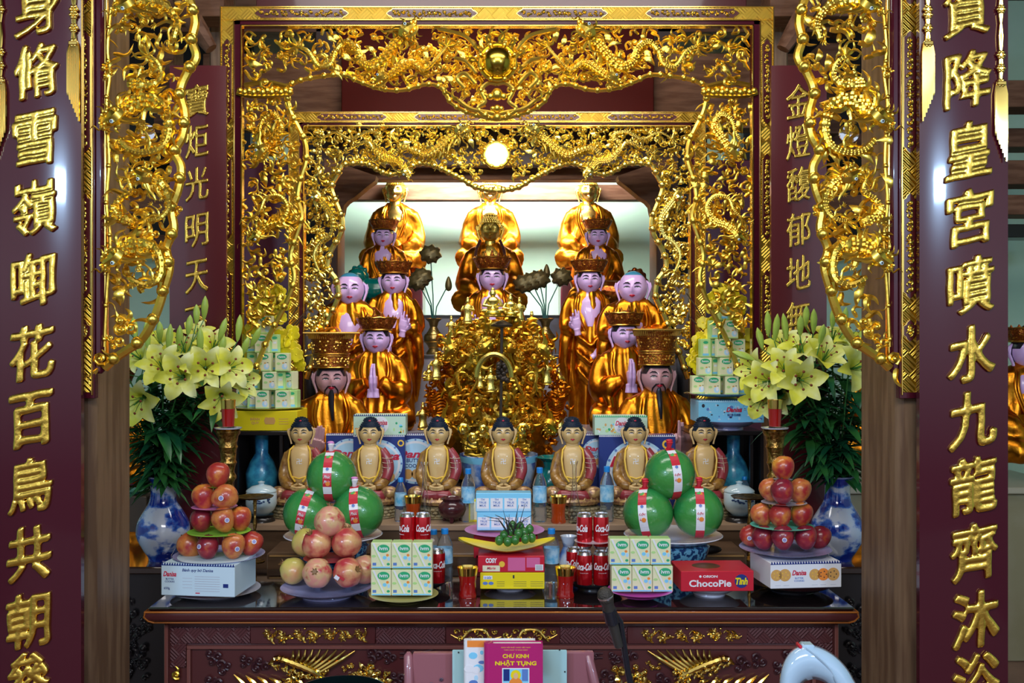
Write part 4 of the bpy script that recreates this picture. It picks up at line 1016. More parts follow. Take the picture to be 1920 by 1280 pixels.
# green lion under the left figure and elephant-like mount at the right
def beast(px, py, Y, s_, m, label):
    k = Y / F; mb = MB(m); b = P(px, py, Y); q = lambda x, y, z: b + Vector((x * k * s_, -y * k, -z * k))
    mb.tube([q(60, 0, 25), q(30, 4, 18), q(0, 6, 20), q(-22, 10, 12)], [18 * k, 24 * k, 24 * k, 16 * k], 14)
    mb.ball(q(-28, 16, -6), (17 * k, 16 * k, 16 * k), 14, 10); mb.ball(q(-38, 26, 0), (10 * k, 10 * k, 8 * k), 12, 8)
    for y in (0, 20):
        mb.tube([q(-16, y, 20), q(-20, y + 6, 44), q(-22, y + 10, 66)], [10 * k, 8 * k, 7 * k], 8); mb.tube([q(50, y, 26), q(56, y, 46), q(52, y, 66)], [12 * k, 8 * k, 7 * k], 8)
    for i in range(9):
        a = i * .7; mb.ball(q(-26 + 15 * math.cos(a), 12, -8 + 15 * math.sin(a)), 5.5 * k, 8, 6)
    me = fuse(mb, 1.6 * k, 1, m, 'beast'); o = mesh_obj(me, 'guardian_beast', label=label, cat='statue')
    return o
beast(700, 525, 6.12, 1, TEAL, 'dark green glazed lion mount behind the left monk head')
beast(1165, 530, 6.12, -1, AMBD, 'dark amber mount behind the right monk head')
# third row
Y = 5.95
statue(923, 549, 56, Y, 700, 'seated', 'crown', LAV, 'lavender-faced central bodhisattva with wide crown directly above the small gold figures', name='bodhisattva_statue', hands=[('raised', T(-.75, -1.0, -1.35) @ SC(.8))])
hL = [('raised', T(.5, -1.0, -1.25) @ RY(.2) @ SC(.8)), ('palm', T(-.1, -.95, -2.05) @ RY(-.7) @ SC(.7))]
statue(738, 555, 54, 5.75, 808, 'standing', 'crown', LAV, 'tall standing lavender-faced bodhisattva left of the gold throne, hand raised', name='bodhisattva_statue', hands=hL)
statue(1105, 552, 54, 5.75, 808, 'standing', 'crown', LAV, 'tall standing lavender-faced bodhisattva right of the gold throne, hand raised', name='bodhisattva_statue', hands=[('raised', T(-.62, -1.0, -1.25) @ RY(-.2) @ SC(-.8, .8, .8)), ('palm', T(.2, -.95, -2.1) @ RY(.9) @ SC(.7))])
Y = 5.55
statue(656, 575, 64, Y, 806, 'standing', 'bald', LAV, 'blue-scalped monk figure at left with lined face', name='monk_statue', cat='statue', hands=[('point', T(-.3, -.95, -1.2) @ SC(.5))], rz=.12)
statue(1187, 572, 64, Y, 806, 'standing', 'bald', LAV, 'blue-scalped monk figure at right, face turned left', name='monk_statue', hands=[('flat', T(.1, -.95, -1.1) @ SC(.5))], rz=-.2)
for n, l in (('fourth row', 0),):
    Y = 5.35
    statue(706, 665, 59, Y, 808, 'praying', 'crown', LAV, 'lavender-faced attendant with joined palms behind the left bearded official', name='attendant_statue', hands=[('flat', T(-.05, -1.02, -1.1) @ RZ(1.45) @ SC(.95)), ('flat', T(.05, -1.02, -1.1) @ RZ(-1.45) @ SC(-.95, .95, .95))], chest_m=False)
    statue(1171, 656, 59, Y, 808, 'praying', 'crown', LAV, 'lavender-faced attendant with joined palms behind the right bearded official', name='attendant_statue', hands=[('flat', T(-.05, -1.02, -1.1) @ RZ(1.45) @ SC(.95)), ('flat', T(.05, -1.02, -1.1) @ RZ(-1.45) @ SC(-.95, .95, .95))], rz=.12, chest_m=False)
Y = 5.0
zs2 = CZ - (985 - CY) * 4.2 / F
statue(621, 744, 68, Y, 900, 'official', 'hat', PINK, 'pink-faced bearded official in flat-topped hat at left, arm raised', name='official_statue', beard=True, hands=[('flat', T(-.62, -1.0, -1.5) @ RX(.15) @ RY(.25) @ SC(.95))], chest_m=False, rz=.18)
statue(1231, 740, 69, Y, 900, 'official', 'hat', PINK, 'pink-faced bearded official in flat-topped hat at right, finger raised', name='official_statue', beard=True, hands=[('point', T(.45, -1.05, -1.5) @ SC(.95))], chest_m=False, rz=.05)
solid('altar_tier_floor', (P(480, 900, 4.9).x, 4.92, 0), (P(1400, 900, 4.9).x, 5.25, CZ - (900 - CY) * 5.0 / F), mat('tier_dark', (.05, .03, .03), .4), .005, kind='structure')

# ---------------------------------------------------------------- nine-dragon throne with small figures
Y = 5.05; k = Y / F; zb = CZ - (900 - CY) * k
root = empty('dragon_throne', P(925, 900, Y), label='towering gold and amber dragon throne crowded with tiny gold figures, in the middle', cat='altar sculpture')
def ch(o): o.parent = root; o.matrix_parent_inverse = T(*root.location).inverted(); return o
c = Carve(Y - .10, mat('throne_gilt', (.60, .42, .06), .3, 1., noise_c=(.70, .36, .03), nscale=5), 201)
cen = [(860, 600), (990, 600), (1010, 680), (1000, 760), (985, 860), (880, 860), (850, 760), (845, 680)]
def fill3(c, poly, n, m, size, w, kinds, zfun, seed=0):
    c.mb.use(m); c.fill(poly, n, size, w, kinds=kinds, d=zfun)
core = MB(mat('dark_gilt', (.38, .22, .03), .35, 1., bump=1., bscale=40)); core.grid([[P(925 + rx * math.cos(a), y, Y) + Vector((0, .18 * math.sin(a) * rx / 80, 0)) for a in [2 * math.pi * i / 28 for i in range(28)]] for y, rx in ((890, 95), (840, 105), (780, 100), (720, 92), (660, 78), (620, 60), (600, 40))])
ch(core.obj('core'))
TGM = MATS['throne_gilt']; fill3(c, cen, 170, TGM, (20, 42), (3.5, 7.5), 'ffcclks', (10, 66)); fill3(c, cen, 90, AMB, (12, 26), (2.4, 5), 'ffcl', (30, 64)); c.mb.use(TGM)
for i in range(26):
    x = c.r.uniform(870, 985); y = c.r.uniform(620, 860); c.tube([(x + 12 * math.cos(a), y + 12 * math.sin(a), 55 + 6 * math.sin(2 * a)) for a in [q * .7 for q in range(8)]], 4, 6, 2)
ch(c.mb.obj('cloud_carving'))
for (xx, sg) in ((0, -1), (1, 1)):
    m = (lambda p: mirp(p)) if xx else (lambda p: list(p))
    c = Carve(Y - .02, AMB, 210 + xx)
    c.fill(m([(860, 610), (850, 700), (835, 760), (858, 850), (840, 850), (822, 800), (800, 750), (800, 735), (822, 700), (830, 640)]), 150, (12, 26), (2, 4.4), kinds='fffcs', d=(0, 34))
    for i in range(14): c.tube(m([(800 + i * 1.5, 738 + i * 4, 20), (815 + i, 742 + i * 5, 30), (828 + i, 734 + i * 6, 28), (845, 745 + i * 6, 20)]), 2.4, 5, 3)
    ch(c.mb.obj('flame_carving', label='amber flame carving'))
    for j, pts in enumerate(([(852, 655), (868, 640), (884, 655), (878, 680), (860, 700), (866, 730)], [(840, 790), (862, 775), (880, 795), (872, 825), (890, 845)], [(905, 650), (888, 668), (900, 700), (885, 735)], [(915, 840), (895, 820), (905, 790), (890, 765)])):
        c = Carve(Y - .13, TGM, 220 + j * 2 + xx); c.dragon(m(pts), 8.5, sg, d=46, tail=j > 1, mane=4); ch(c.mb.obj('dragon'))
# infant figure in the arch, small attendants up the sides
fig = MB(GOLD2)
fig.lathe([(.30, 0), (.34, .05), (.26, .12), (.30, .2), (.26, .35), (.20, .6), (.24, .85), (.30, 1.05), (.26, 1.2), (.12, 1.3), (.08, 1.36)], (0, 0, 0), 12, fn=lambda th, z: 1 + .07 * math.sin(th * 8))
fig.ball((0, -.02, 1.5), (.125, .14, .16), 10, 8); fig.ball((0, 0, 1.68), (.10, .10, .12), 8, 6)
for s_ in (-1, 1): fig.tube([(s_ * .24, 0, 1.18), (s_ * .34, -.08, .92), (s_ * .08, -.26, 1.0)], [.08, .08, .05], 7)
figm = fig.mesh('small_figure')
sit = MB(GOLD2); sit.lathe([(.42, 0), (.46, .06), (.36, .14), (.44, .2), (.44, .3), (.26, .4), (.22, .6), (.30, .8), (.2, .95), (.08, 1.02)], (0, 0, 0), 14, fn=lambda th, z: 1 + .05 * math.sin(th * 9)); sit.ball((0, -.02, 1.16), (.14, .15, .18), 10, 8); sit.ball((0, 0, 1.34), (.09, .09, .11), 8, 6)
for s_ in (-1, 1): sit.tube([(s_ * .26, 0, .84), (s_ * .38, -.12, .56), (s_ * .06, -.32, .5)], [.09, .09, .05], 7); sit.ball((s_ * .34, -.2, .3), (.2, .22, .11), 8, 6)
sitm = sit.mesh('small_seated_figure')
for px, py, h, d, t, b in ((877, 607, 50, .30, 0, 0), (924, 594, 54, .34, 1, 0), (957, 594, 42, .30, 1, 0), (974, 603, 46, .26, 0, 0), (846, 632, 40, .16, 0, 0), (840, 668, 30, .18, 1, 0), (997, 625, 42, .12, 0, 0), (1010, 662, 36, .14, 1, 0), (818, 712, 52, .12, 0, 0), (804, 714, 30, .06, 1, 0), (1025, 722, 52, .10, 0, 0), (1048, 735, 45, .02, 0, 0), (793, 806, 52, .0, 0, 0), (1050, 806, 52, .0, 0, 0), (1047, 758, 30, .05, 0, 0), (920, 735, 46, .36, 0, 0), (900, 728, 34, .34, 0, 0)):
    o = mesh_obj(sitm if t else figm, 'figurine', root); s_ = h * (Y - d) / F / (1.42 if t else 1.78); q = P(px, py, Y - d)
    o.location = q - root.location; o.scale = (s_ * 1.15, s_, s_)
# lotus petal arch round the infant figure
c = Carve(Y - .2, GOLD2, 240)
c.tube([(895 + 0 * i + 42 * (1 - math.cos(i * math.pi / 12)) * .75, 705 - 42 * math.sin(i * math.pi / 12), 60) for i in range(13)], 5, 7, 2)
ch(c.mb.obj('arch')); c = Carve(Y - .2, GOLD2, 241)
for i in range(7): c.curl(870 + i * 18, 800 + (i % 2) * 14, 11, i, 1.2, 4, 1 if i % 2 else -1, 62)
ch(c.mb.obj('cloud_scrolls'))
# tall incense spike with a disc on top in front of the throne
mb = MB(mat('dark_iron', (.06, .045, .035), .4, .6)); q = P(941, 790, 4.72); kk = 4.72 / F
mb.tube([P(939, 890, 4.72), P(939, 780, 4.72), P(941, 612, 4.72)], 3 * kk, 8)
mb.lathe([(4 * kk, -2 * kk), (20 * kk, 0), (21 * kk, 3 * kk), (12 * kk, 8 * kk), (3 * kk, 12 * kk)], P(941, 612, 4.72), 20, fn=lambda th, z: 1 + .03 * math.sin(th * 30))
R = random.Random(3)
for i in range(26): mb.ball(P(941 + R.uniform(-13, 13), 697 + R.uniform(-16, 16), 4.72 - R.uniform(0, .03)), R.uniform(3.5, 6) * kk, 8, 6)
mb.obj('incense_pole', label='dark slender incense pole with ribbed disc standing in the porcelain bowl before the throne', cat='incense holder')

# bronze vases with lotus pods and leaves on the tier
BRZ = mat('bronze', (.30, .22, .08), .3, .9, bump=.6, bscale=50)
for px, lab, ds in ((813, 'bronze vase with a few curved stems left of the throne', 0), (1023, 'bronze vase with straight stems and folded leaves right of the throne', 1)):
    Y = 6.0; k = Y / F; root = empty('bronze_vase', P(px, 665, Y), label=lab, cat='vase')
    root.location.z = zT2; h = 68 * k
    mb = MB(BRZ); mb.lathe([(.0, 0), (.20, 0), (.21, .05), (.13, .16), (.17, .25), (.27, .38), (.27, .5), (.15, .66), (.10, .76), (.14, .9), (.24, .99), (.22, 1.0), (.12, .9), (.08, .8)], (0, 0, 0), 28); mb.v = [v * h for v in mb.v]; mb.obj('vase_body', root)
    mb = MB(GOLDD)
    for z, r in ((.35, .262), (.55, .245), (.2, .145)): mb.tube([(r * h * math.cos(i * .524), r * h * math.sin(i * .524), z * h) for i in range(13)], .012 * h, 5)
    mb.obj('vase_band', root)
    STEM = mat('dark_green_stem', (.01, .07, .06), .4); POD = mat('bronze_lotus_leaf', (.12, .09, .035), .4, .6, bump=.6)
    b = Vector((px, 600)); R = random.Random(px)
    ls = [((-6, -150), 'leaf'), ((28, -85), 'bud'), ((-30, -90), 'leaf'), ((-22, -100), 'leaf')] if ds == 0 else [((-40, -85), 'leaf'), ((-26, -90), 'leaf'), ((-12, -95), 'leaf'), ((2, -112), 'bud'), ((30, -100), 'leaf')]
    for (dx, dy), kd in ls:
        st = empty('lotus_stem', P(px, 604, Y), label=('curved' if ds == 0 else 'straight') + ' metal lotus stems standing in the ' + ('left' if ds == 0 else 'right') + ' bronze vase', cat='lotus', group='lotus stems ' + 'lr'[ds] )
        st['group'] = 'lotus stems in the ' + ('left' if ds == 0 else 'right') + ' bronze vase'
        mb = MB(STEM); e = Vector((dx * k, 0, -dy * k * .85)); mb.tube([(0, 0, -.05), (dx * k * .2, 0, e.z * .4), tuple(e * .95)], .0035, 6); mb.obj('stem', st)
        mb = MB(POD)
        if kd == 'bud': mb.ball(e, (.02, .02, .045), 12, 10, fn=lambda v: Vector((v.x * (1 - v.z * 8), v.y * (1 - v.z * 8), v.z)))
        else:
            mb.ball(e, (.065, .045, .055), 20, 12, fn=lambda v: v * (1 + .13 * math.sin(8 * math.atan2(v.x, v.z))))
        mb.obj('lotus_leaf' if kd == 'leaf' else 'lotus_bud', st)
# ---------------------------------------------------------------- offering tables and steps
ZT = .903
TOP = mat('dark_glossy_top', (.012, .007, .007), .04, coat=1., spec=.8); MOL = mat('moulding_maroon', (.07, .014, .014), .3, coat=.3)
ORG = mat('orange_edge_line', (.42, .13, .02), .3, .3); FRET = mat('fretwork_maroon', (.10, .03, .032), .35, bump=1., pattern='weave', pscale=34, coat=.2)
STEPW = mat('step_wood', (.10, .055, .03), .3, noise_c=(.14, .08, .045), nscale=4, stretch=(1, 8, 8), coat=.3); LIPW = mat('step_lip', (.33, .22, .14), .35)
CLOUD = mat('carved_dark_cloud', (.045, .012, .016), .3, coat=.4)
def fx(px, Y): return (px - CX) * Y / F
root = empty('altar_table', (fx(940, 3.35), 3.35, 0), label='long maroon altar table with gold reliefs and glossy dark top in front', cat='table')
def ch(o): o.parent = root; o.matrix_parent_inverse = T(*root.location).inverted(); return o
xl, xr = fx(270, 3.35), fx(1610, 3.35)
mb = MB(TOP); mb.box((xl + .01, 3.36, ZT - .012), (xr - .01, 3.93, ZT), .004); ch(mb.obj('glass_top'))
mb = MB(MOL); mb.grid([[Vector((xl + i, 3.35 + j, ZT + z)), Vector((xr - i, 3.35 + j, ZT + z)), Vector((xr - i, 3.94, ZT + z)), Vector((xl + i, 3.94, ZT + z))] for z, i, j in ((-.056, .035, .03), (-.05, .018, .012), (-.038, .004, .002), (-.02, .0, 0), (-.012, .006, .004))]); ch(mb.obj('table_top', angle=60))
mb = MB(ORG)
for z, j, i in ((-.0135, -.002, .002), (-.053, .018, .022)):
    mb.tube([(xl + i, 3.9, ZT + z), (xl + i, 3.35 + j, ZT + z), (xr - i, 3.35 + j, ZT + z), (xr - i, 3.9, ZT + z)], .0035, 6)
for x in (xl, xr): mb.tube([(x + (i if x < 0 else -i), 3.349 + j, ZT + z) for z, i, j in ((-.013, .004, 0), (-.03, 0, -.001), (-.045, .012, .006), (-.053, .028, .016))], .003, 6)
ch(mb.obj('edge_line'))
YA = 3.42; ka = YA / F; A = lambda x, y, d=0: Vector(((x - CX) * ka, YA - d, CZ - (y - CY) * ka))
def abox(mb, x0, y0, x1, y1, d0, d1, bev=.002):
    a = A(x0, y1); b = A(x1, y0); mb.box((a.x, YA - d1, max(a.z, .0)), (b.x, YA - d0, b.z), bev)
mb = MB(MOL); a = A(314, 1300); b = A(1566, 1165); mb.box((a.x, YA, .05), (b.x, YA + .45, b.z)); ch(mb.obj('table_body'))
for a in ((320, 1175, 470, 1205), (705, 1175, 835, 1205), (1050, 1175, 1175, 1205), (1400, 1175, 1560, 1205), (320, 1205, 350, 1250), (1530, 1205, 1560, 1250)): mb = MB(FRET); abox(mb, *a, 0, .008); ch(mb.obj('fretwork'))
MOL2 = mat('moulding_rose', (.16, .05, .04), .3, coat=.3)
mb = MB(MOL2)
for a in ((310, 1168, 317, 1700), (1563, 1168, 1570, 1700), (352, 1208, 1528, 1215), (352, 1215, 359, 1700), (1521, 1215, 1528, 1700)): abox(mb, *a, 0, .014)
ch(mb.obj('moulding'))
for x0, x1 in ((476, 698), (842, 1044), (1182, 1395)):
    mb = MB(MOL); abox(mb, x0 - 6, 1174, x1 + 6, 1206, 0, .006); c = Carve(YA - .006, GOLDF, x0)
    c.k = ka; c.W = lambda x, y, d=0: A(x, y, .006 + d * ka)
    if x0 == 842:
        for sg, xc in ((1, 890), (-1, 1000)):
            c.tube([(xc - sg * 45, 1188, 1), (xc - sg * 25, 1196, 2), (xc - sg * 8, 1180, 3), (xc + sg * 18, 1180, 3), (xc + sg * 30, 1196, 2), (xc + sg * 50, 1192, 2)], [1, 2.4, 3, 3, 2.4, 1.5], 6, 4)
            for i in range(9): c.curl(xc - 34 + i * 9, 1188 + (6 if i % 2 else -6), 6, i * 2, 1.1, 1.6, 1 if i % 2 else -1, 3)
        c.curl(950, 1188, 10, 0, 1., 2.4, 1, 3)
    else:
        for i in range(7 if x0 == 476 else 6):
            t = (i + .5) / (7 if x0 == 476 else 6); x = x0 + 12 + (x1 - x0 - 24) * t; y = 1189 + (4 if i % 2 else -4); big = 12 if i in (1, 4, 3) else 9
            for q in range(6): c.flame(x, y, q * 1.047 + i, big, big * .34, .3, 2, .3)
            c.knob(x, y, big * .35, 5); c.flame(x, y, .3 + math.pi * (i % 2), 26, 3, 1.4, 1)
            c.knob(x + 14, y - 9 + 3 * (i % 2) * 2, 2.6, 3); c.flame(x + 10, 1190, -1 + i, 15, 3.8, .5, 2); c.flame(x + 8, 1192, 1 + i, 15, 3.8, .5, 2)
    ch(mb.obj('panel')); ch(c.mb.obj('gold_flower_relief' if x0 != 842 else 'gold_dragon_relief'))
for sg in (0, 1):
    m = (lambda p: [(1880 - a[0],) + tuple(a[1:]) for a in p]) if sg else (lambda p: list(p)); c = Carve(YA, GOLDF, 300 + sg); c.k = ka; c.W = lambda x, y, d=0: A(x, y, .004 + d * ka)
    for i in range(9): # plumes of the phoenix
        t = i / 8; bx, by = 545 + t * 55, 1240 + t * 18; L = 24 + 34 * t; p = m([(bx, by, 5), (bx + L * (.25 + .45 * t), by - L * .42, 9), (bx + L * (.25 + .9 * t), by - L * (.95 - .25 * t), 5)]); c.tube(p, [4.2, 3.6, 1.2], 7, 4)
    c.tube(m([(505, 1243, 4), (522, 1231, 8), (545, 1236, 10), (580, 1250, 10), (612, 1268, 8)]), [2, 6, 6.5, 6, 3], 8, 6, mod=.14)
    for i in range(14): p = m([(512 + i * 7, 1236 + i * 2.2 + 3 * (i % 2), 12)])[0]; c.flame(p[0], p[1], (.9 if not sg else 2.2) + .3 * (i % 3), 12, 3.4, .5, 12)
    for i in range(6):
        p = m([(440 + i * 22, 1262 + i * 2, 4), (455 + i * 22, 1275, 6), (470 + i * 20, 1290, 6)]); c.tube(p, [1.2, 4.2, 5], 6, 3)
    c.fill(m([(540, 1240), (620, 1255), (600, 1290), (520, 1290)]), 30, (10, 18), (2.4, 4.4), kinds='fflc', d=(3, 8))
    c.fill(m([(660, 1262), (690, 1246), (735, 1250), (720, 1285), (670, 1290)]), 34, (10, 20), (2.4, 4.4), kinds='fflc', d=(1, 6)); c.fill(m([(640, 1245), (670, 1238), (668, 1252), (645, 1256)]), 7, (6, 12), (1.5, 3), d=(1, 4))
    ch(c.mb.obj('gold_phoenix_relief'))
    for (x, y, z) in ((400, 1230, 16), (420, 1250, 14), (460, 1238, 14), (490, 1245, 16), (700, 1228, 15), (730, 1232, 13), (770, 1225, 12), (400, 1280, 18), (640, 1275, 14), (745, 1270, 15)):
        c = Carve(YA, CLOUD, int(x) + sg); c.k = ka; c.W = lambda x, y, d=0: A(x, y, .002 + d * ka); c.cloud(*m([(x, y)])[0], z * 1.2); ch(c.mb.obj('cloud_relief'))
    c = Carve(YA, CLOUD, 310 + sg); c.k = ka; c.W = lambda x, y, d=0: A(x, y, .002 + d * ka)
    for yy in (1222, 1230): c.tube(m([(750, yy + 2, 1), (790, yy, 2), (810, yy - 5, 2), (818, yy - 8, 1)]), 2, 5, 4)
    ch(c.mb.obj('ribbon_relief'))
    c = Carve(YA, GOLD, 320 + sg); c.k = ka; c.W = lambda x, y, d=0: A(x, y, .008 + d * ka); c.curl(*m([(334, 1262)])[0], 9, 1, 1.2, 3, 1, 3); c.flame(*m([(332, 1262)])[0], -1.6, 20, 3.5, .8, 3); ch(c.mb.obj('corner_relief'))
# steps
def step(name, px0, px1, Ya, Yb, zt, z0, m, lip=None, **kw):
    o = solid(name, (fx(px0, Ya), Ya, z0), (fx(px1, Ya), Yb, zt), m, .004, **kw)
    return o
st = empty('offering_step', (0, 3.97, 0), label='stepped dark wooden altar bench behind the front table, pale front lip', cat='altar bench')
def chs(o): o.parent = st; o.matrix_parent_inverse = T(*st.location).inverted(); return o
Z1, Z2 = .955, 1.024
chs(solid('lower_step', (fx(500, 3.97), 3.97, 0), (fx(1400, 3.97), 4.22, Z1), STEPW, .004)); chs(solid('upper_step', (fx(430, 4.24), 4.24, 0), (fx(1442, 4.24), 4.915, Z2 - .012), STEPW, .004))
chs(solid('front_lip', (fx(430, 4.22), 4.22, Z2 - .026), (fx(1442, 4.22), 4.915, Z2), LIPW, .003))
mb = MB(mat('drawer_line', (.35, .2, .07), .4)); mb.box((fx(505, 3.965), 3.962, Z1 - .012), (fx(1395, 3.965), 3.97, Z1 - .006)); chs(mb.obj('inlay_line'))
for px in (585, 960 + 370): mb = MB(BLACKW); mb.ball(P(px, 1030, 3.965), (.05, .006, .018), 16, 8); chs(mb.obj('handle_slot'))
# side tables with the flower vases
for sg, lab in ((-1, 'dark carved side table under the left blue and white vase'), (1, 'dark carved side table under the right blue and white vase')):
    x0, x1 = (fx(60, 3.9), fx(372, 3.9)) if sg < 0 else (fx(1505, 3.9), fx(1800, 3.9))
    r = empty('side_table', ((x0 + x1) / 2, 3.9, 0), label=lab, cat='table'); 
    def c2(o): o.parent = r; o.matrix_parent_inverse = T(*r.location).inverted(); return o
    c2(solid('table_top', (x0, 3.96, ZT - .03), (x1, 4.7 if sg < 0 else 4.7, ZT), mat('side_top_gloss', (.035, .018, .012), .08, coat=.8), .006)); 
    c2(solid('table_body', (x0 + .03, 4.0, .02), (x1 - .03, 4.6, ZT - .03), BLACKW))
    c = Carve(3.99, mat('black_carving', (.02, .016, .018), .25, coat=.5), 400 + sg)
    px = (185, 275) if sg < 0 else (1590, 1685)
    c.fill([(px[0], 1120), (px[1], 1120), (px[1], 1275), (px[0], 1275)], 70, (14, 26), (2, 4), kinds='fcck', d=(0, 3)); c2(c.mb.obj('carved_panel'))
# rear side altars
def oak(): return mat('cream_cabinet', (.26, .23, .13), .5, noise_c=(.30, .27, .17), nscale=4)
CRM = oak(); DRK = mat('dark_cabinet', (.05, .035, .022), .4, noise_c=(.075, .05, .03), nscale=4)
za = CZ - (905 - CY) * 5.6 / F
solid('side_altar', (fx(1585, 5.6), 5.6, 0), (fx(2020, 5.6), 6.3, za - .06), CRM, .006, label='pale olive cabinet behind the right blue and white vase', cat='cabinet')
o = solid('worktop', (fx(1578, 5.57), 5.56, za - .058), (fx(2025, 5.57), 6.32, za - .02), mat('cream_top', (.42, .38, .28), .3), .006, label='pale worktop on the olive cabinet at right', cat='worktop')
mb = MB(mat('cabinet_seam', (.09, .07, .04), .5))
for px in (1622, 1660, 1668): mb.box((fx(px, 5.6), 5.594, .1), (fx(px + 2.5, 5.6), 5.6, za - .1))
mb.obj('cabinet_door_seam', label='vertical door seams on the pale olive cabinet', cat='cabinet seam')
solid('side_altar', (fx(60, 5.4), 5.4, 0), (fx(275, 5.4), 6.2, CZ - (930 - CY) * 5.4 / F), DRK, .006, label='dark wooden altar cabinet behind the left blue and white vase', cat='cabinet')
# ---------------------------------------------------------------- offerings
def zof(py, Y): return CZ - (py - CY) * Y / F
CER = mat('white_ceramic', (.62, .63, .74), .12, coat=.5); LAVP = mat('lilac_plate', (.36, .36, .62), .15, coat=.5); PNKP = mat('pink_plastic', (.62, .22, .50), .3); GRNP = mat('green_plastic', (.28, .62, .06), .35)
TEALP = mat('teal_plastic', (.12, .55, .42), .35); REDPL = mat('red_plastic', (.45, .03, .04), .3); YLWP = mat('yellow_plastic', (.8, .62, .02), .35); PURP = mat('magenta_plastic', (.5, .06, .38), .3)
def plate(px, py, w, Y, m, label, deep=.016, foot=True, name='plate', zb=None, dark=None, cat='plate'):
    k = Y / F; r = w * k / 2; zt = zof(py, Y); h = deep if zb is None else zt - zb
    root_z = zt - h; mb = MB(m); f = r * .55
    mb.lathe([(.001, .004), (f * .8, 0), (f, 0), (f * .96, h * .25), (r * .75, h * .45), (r * .97, h * .9), (r, h), (r * .96, h * .96), (r * .72, h * .56), (f * .8, h * .35), (.001, h * .33)], (0, 0, 0), 48)
    o = mb.obj(name, label=label, cat=cat); o.location = (fx(px, Y), Y, root_z); return o
# ---- fruit
MNG = [mat('mango_red', (.30, .018, .02), .27, noise_c=((.42, .05, .03), (.66, .26, .04)), nscale=13, ramp=(.44, .72), coat=.2), mat('mango_orange', (.46, .07, .03), .27, noise_c=((.56, .20, .05), (.36, .03, .03)), nscale=13, ramp=(.4, .66), coat=.2), mat('mango_gold', (.66, .34, .04), .27, noise_c=((.52, .12, .03), (.32, .02, .025)), nscale=13, ramp=(.38, .62), coat=.2), mat('mango_plum', (.17, .010, .025), .25, noise_c=((.30, .02, .03), (.50, .14, .03)), nscale=13, ramp=(.48, .76), coat=.2)]
STK = mat('fruit_sticker', (.25, .25, .5), .3); STK2 = mat('sticker_white', (.7, .7, .75), .4); STM = mat('stem_brown', (.06, .035, .02), .6)
def mango(px, py, r, Y, mi, rot, sticker, label, grp):
    k = Y / F; root = empty('mango', (fx(px, Y), Y, zof(py, Y)), label=label, cat='mango', group=grp); R = r * k
    mb = MB(MNG[mi]); mb.ball((0, 0, 0), (R * .93, R * .9, R * 1.08), 24, 18, rot=RY(rot).to_3x3(), fn=lambda v: Vector((v.x * (1 + .12 * v.z / R) + .10 * R * (v.z / R) ** 2, v.y * (1 + .1 * v.z / R), v.z - .05 * R * math.exp(-((v.x) / (.25 * R)) ** 2) * (v.z > 0)))); mb.obj('flesh', root)
    mb = MB(STM); mb.tube([RY(rot) @ Vector((0, 0, R * .95)), RY(rot) @ Vector((0, 0, R * 1.1))], R * .07, 6); mb.obj('stem', root)
    if sticker:
        a = sticker; d = Vector((math.sin(a[0]) * math.cos(a[1]), -math.cos(a[0]) * math.cos(a[1]), math.sin(a[1]))); q = d.to_track_quat('Z', 'Y').to_matrix()
        mb = MB(STK2); c = d * R * .955; mb.lathe([(.001, 0), (R * .2, 0), (R * .2, R * .05), (.001, R * .05)], c, 16, q); mb.use(STK).lathe([(.001, R * .05), (R * .15, R * .05), (R * .15, R * .06), (.001, R * .06)], c, 16, q); mb.obj('sticker', root)
    return root
def mangoes(l, Y0_, side):
    g = 'mangoes stacked at ' + side
    for i, (px, py, r, dy, mi, rot, st_, w) in enumerate(l): mango(px, py, r, Y0_ + dy, mi, rot, st_, w + ', ' + side + ' mango tower', g)
mangoes([(408, 890, 23, 0, 0, .2, None, 'single red mango on top'), (381, 931, 23, 0, 2, -.1, None, 'yellow red mango, left of the pair on the third tier'), (421, 930, 24, -.02, 1, 1.4, (0, 0), 'red mango with sticker, right of the pair on third tier'),
         (377, 974, 22, 0, 3, .1, None, 'dark red mango, left on the second tier'), (418, 974, 23, -.03, 1, -.2, (.6, .1), 'orange mango with sticker, middle of the second tier'), (450, 972, 22, .02, 2, .1, None, 'yellow blushed mango, right on the second tier'),
         (354, 1023, 23, 0, 1, -.6, None, 'orange red mango, far left on the bottom tier'), (389, 1025, 22, -.06, 3, .1, (-.5, .2), 'dark red mango with sticker, second from left, bottom tier'), (437, 1023, 23, -.06, 1, .2, (.6, -.1), 'pale orange mango with sticker, third from left, bottom tier'), (471, 1018, 22, 0, 0, .5, (.5, .3), 'red mango, far right on the bottom tier')], 3.55, 'left')
mangoes([(1468, 877, 22, 0, 2, .1, None, 'single golden red mango on top'), (1443, 918, 21, .03, 1, -.2, None, 'orange mango, left on the third tier'), (1466, 921, 23, -.03, 3, 0, None, 'plum red mango, middle of the third tier'), (1499, 919, 22, .02, 1, .3, None, 'orange mango, right on the third tier'),
         (1427, 965, 21, .01, 1, -.3, None, 'orange mango, left on the second tier'), (1462, 967, 22, -.03, 0, .0, None, 'red orange mango, middle of the second tier'), (1502, 964, 22, -.01, 2, .3, None, 'yellow green mango, right on the second tier'),
         (1406, 1005, 20, .05, 0, -.4, (-.3, 0), 'red mango with sticker, far left on the bottom tier'), (1430, 1008, 22, -.01, 3, -.1, None, 'dark red mango, second from left, bottom tier'), (1467, 1008, 22, -.07, 3, 0, (-.1, 0), 'dark red mango with sticker, middle of the bottom tier'), (1510, 1007, 22, -.05, 3, .1, None, 'plum red mango, fourth from left, bottom tier'), (1537, 1007, 21, .03, 3, .4, None, 'dark mango, far right on the bottom tier')], 3.55, 'right')
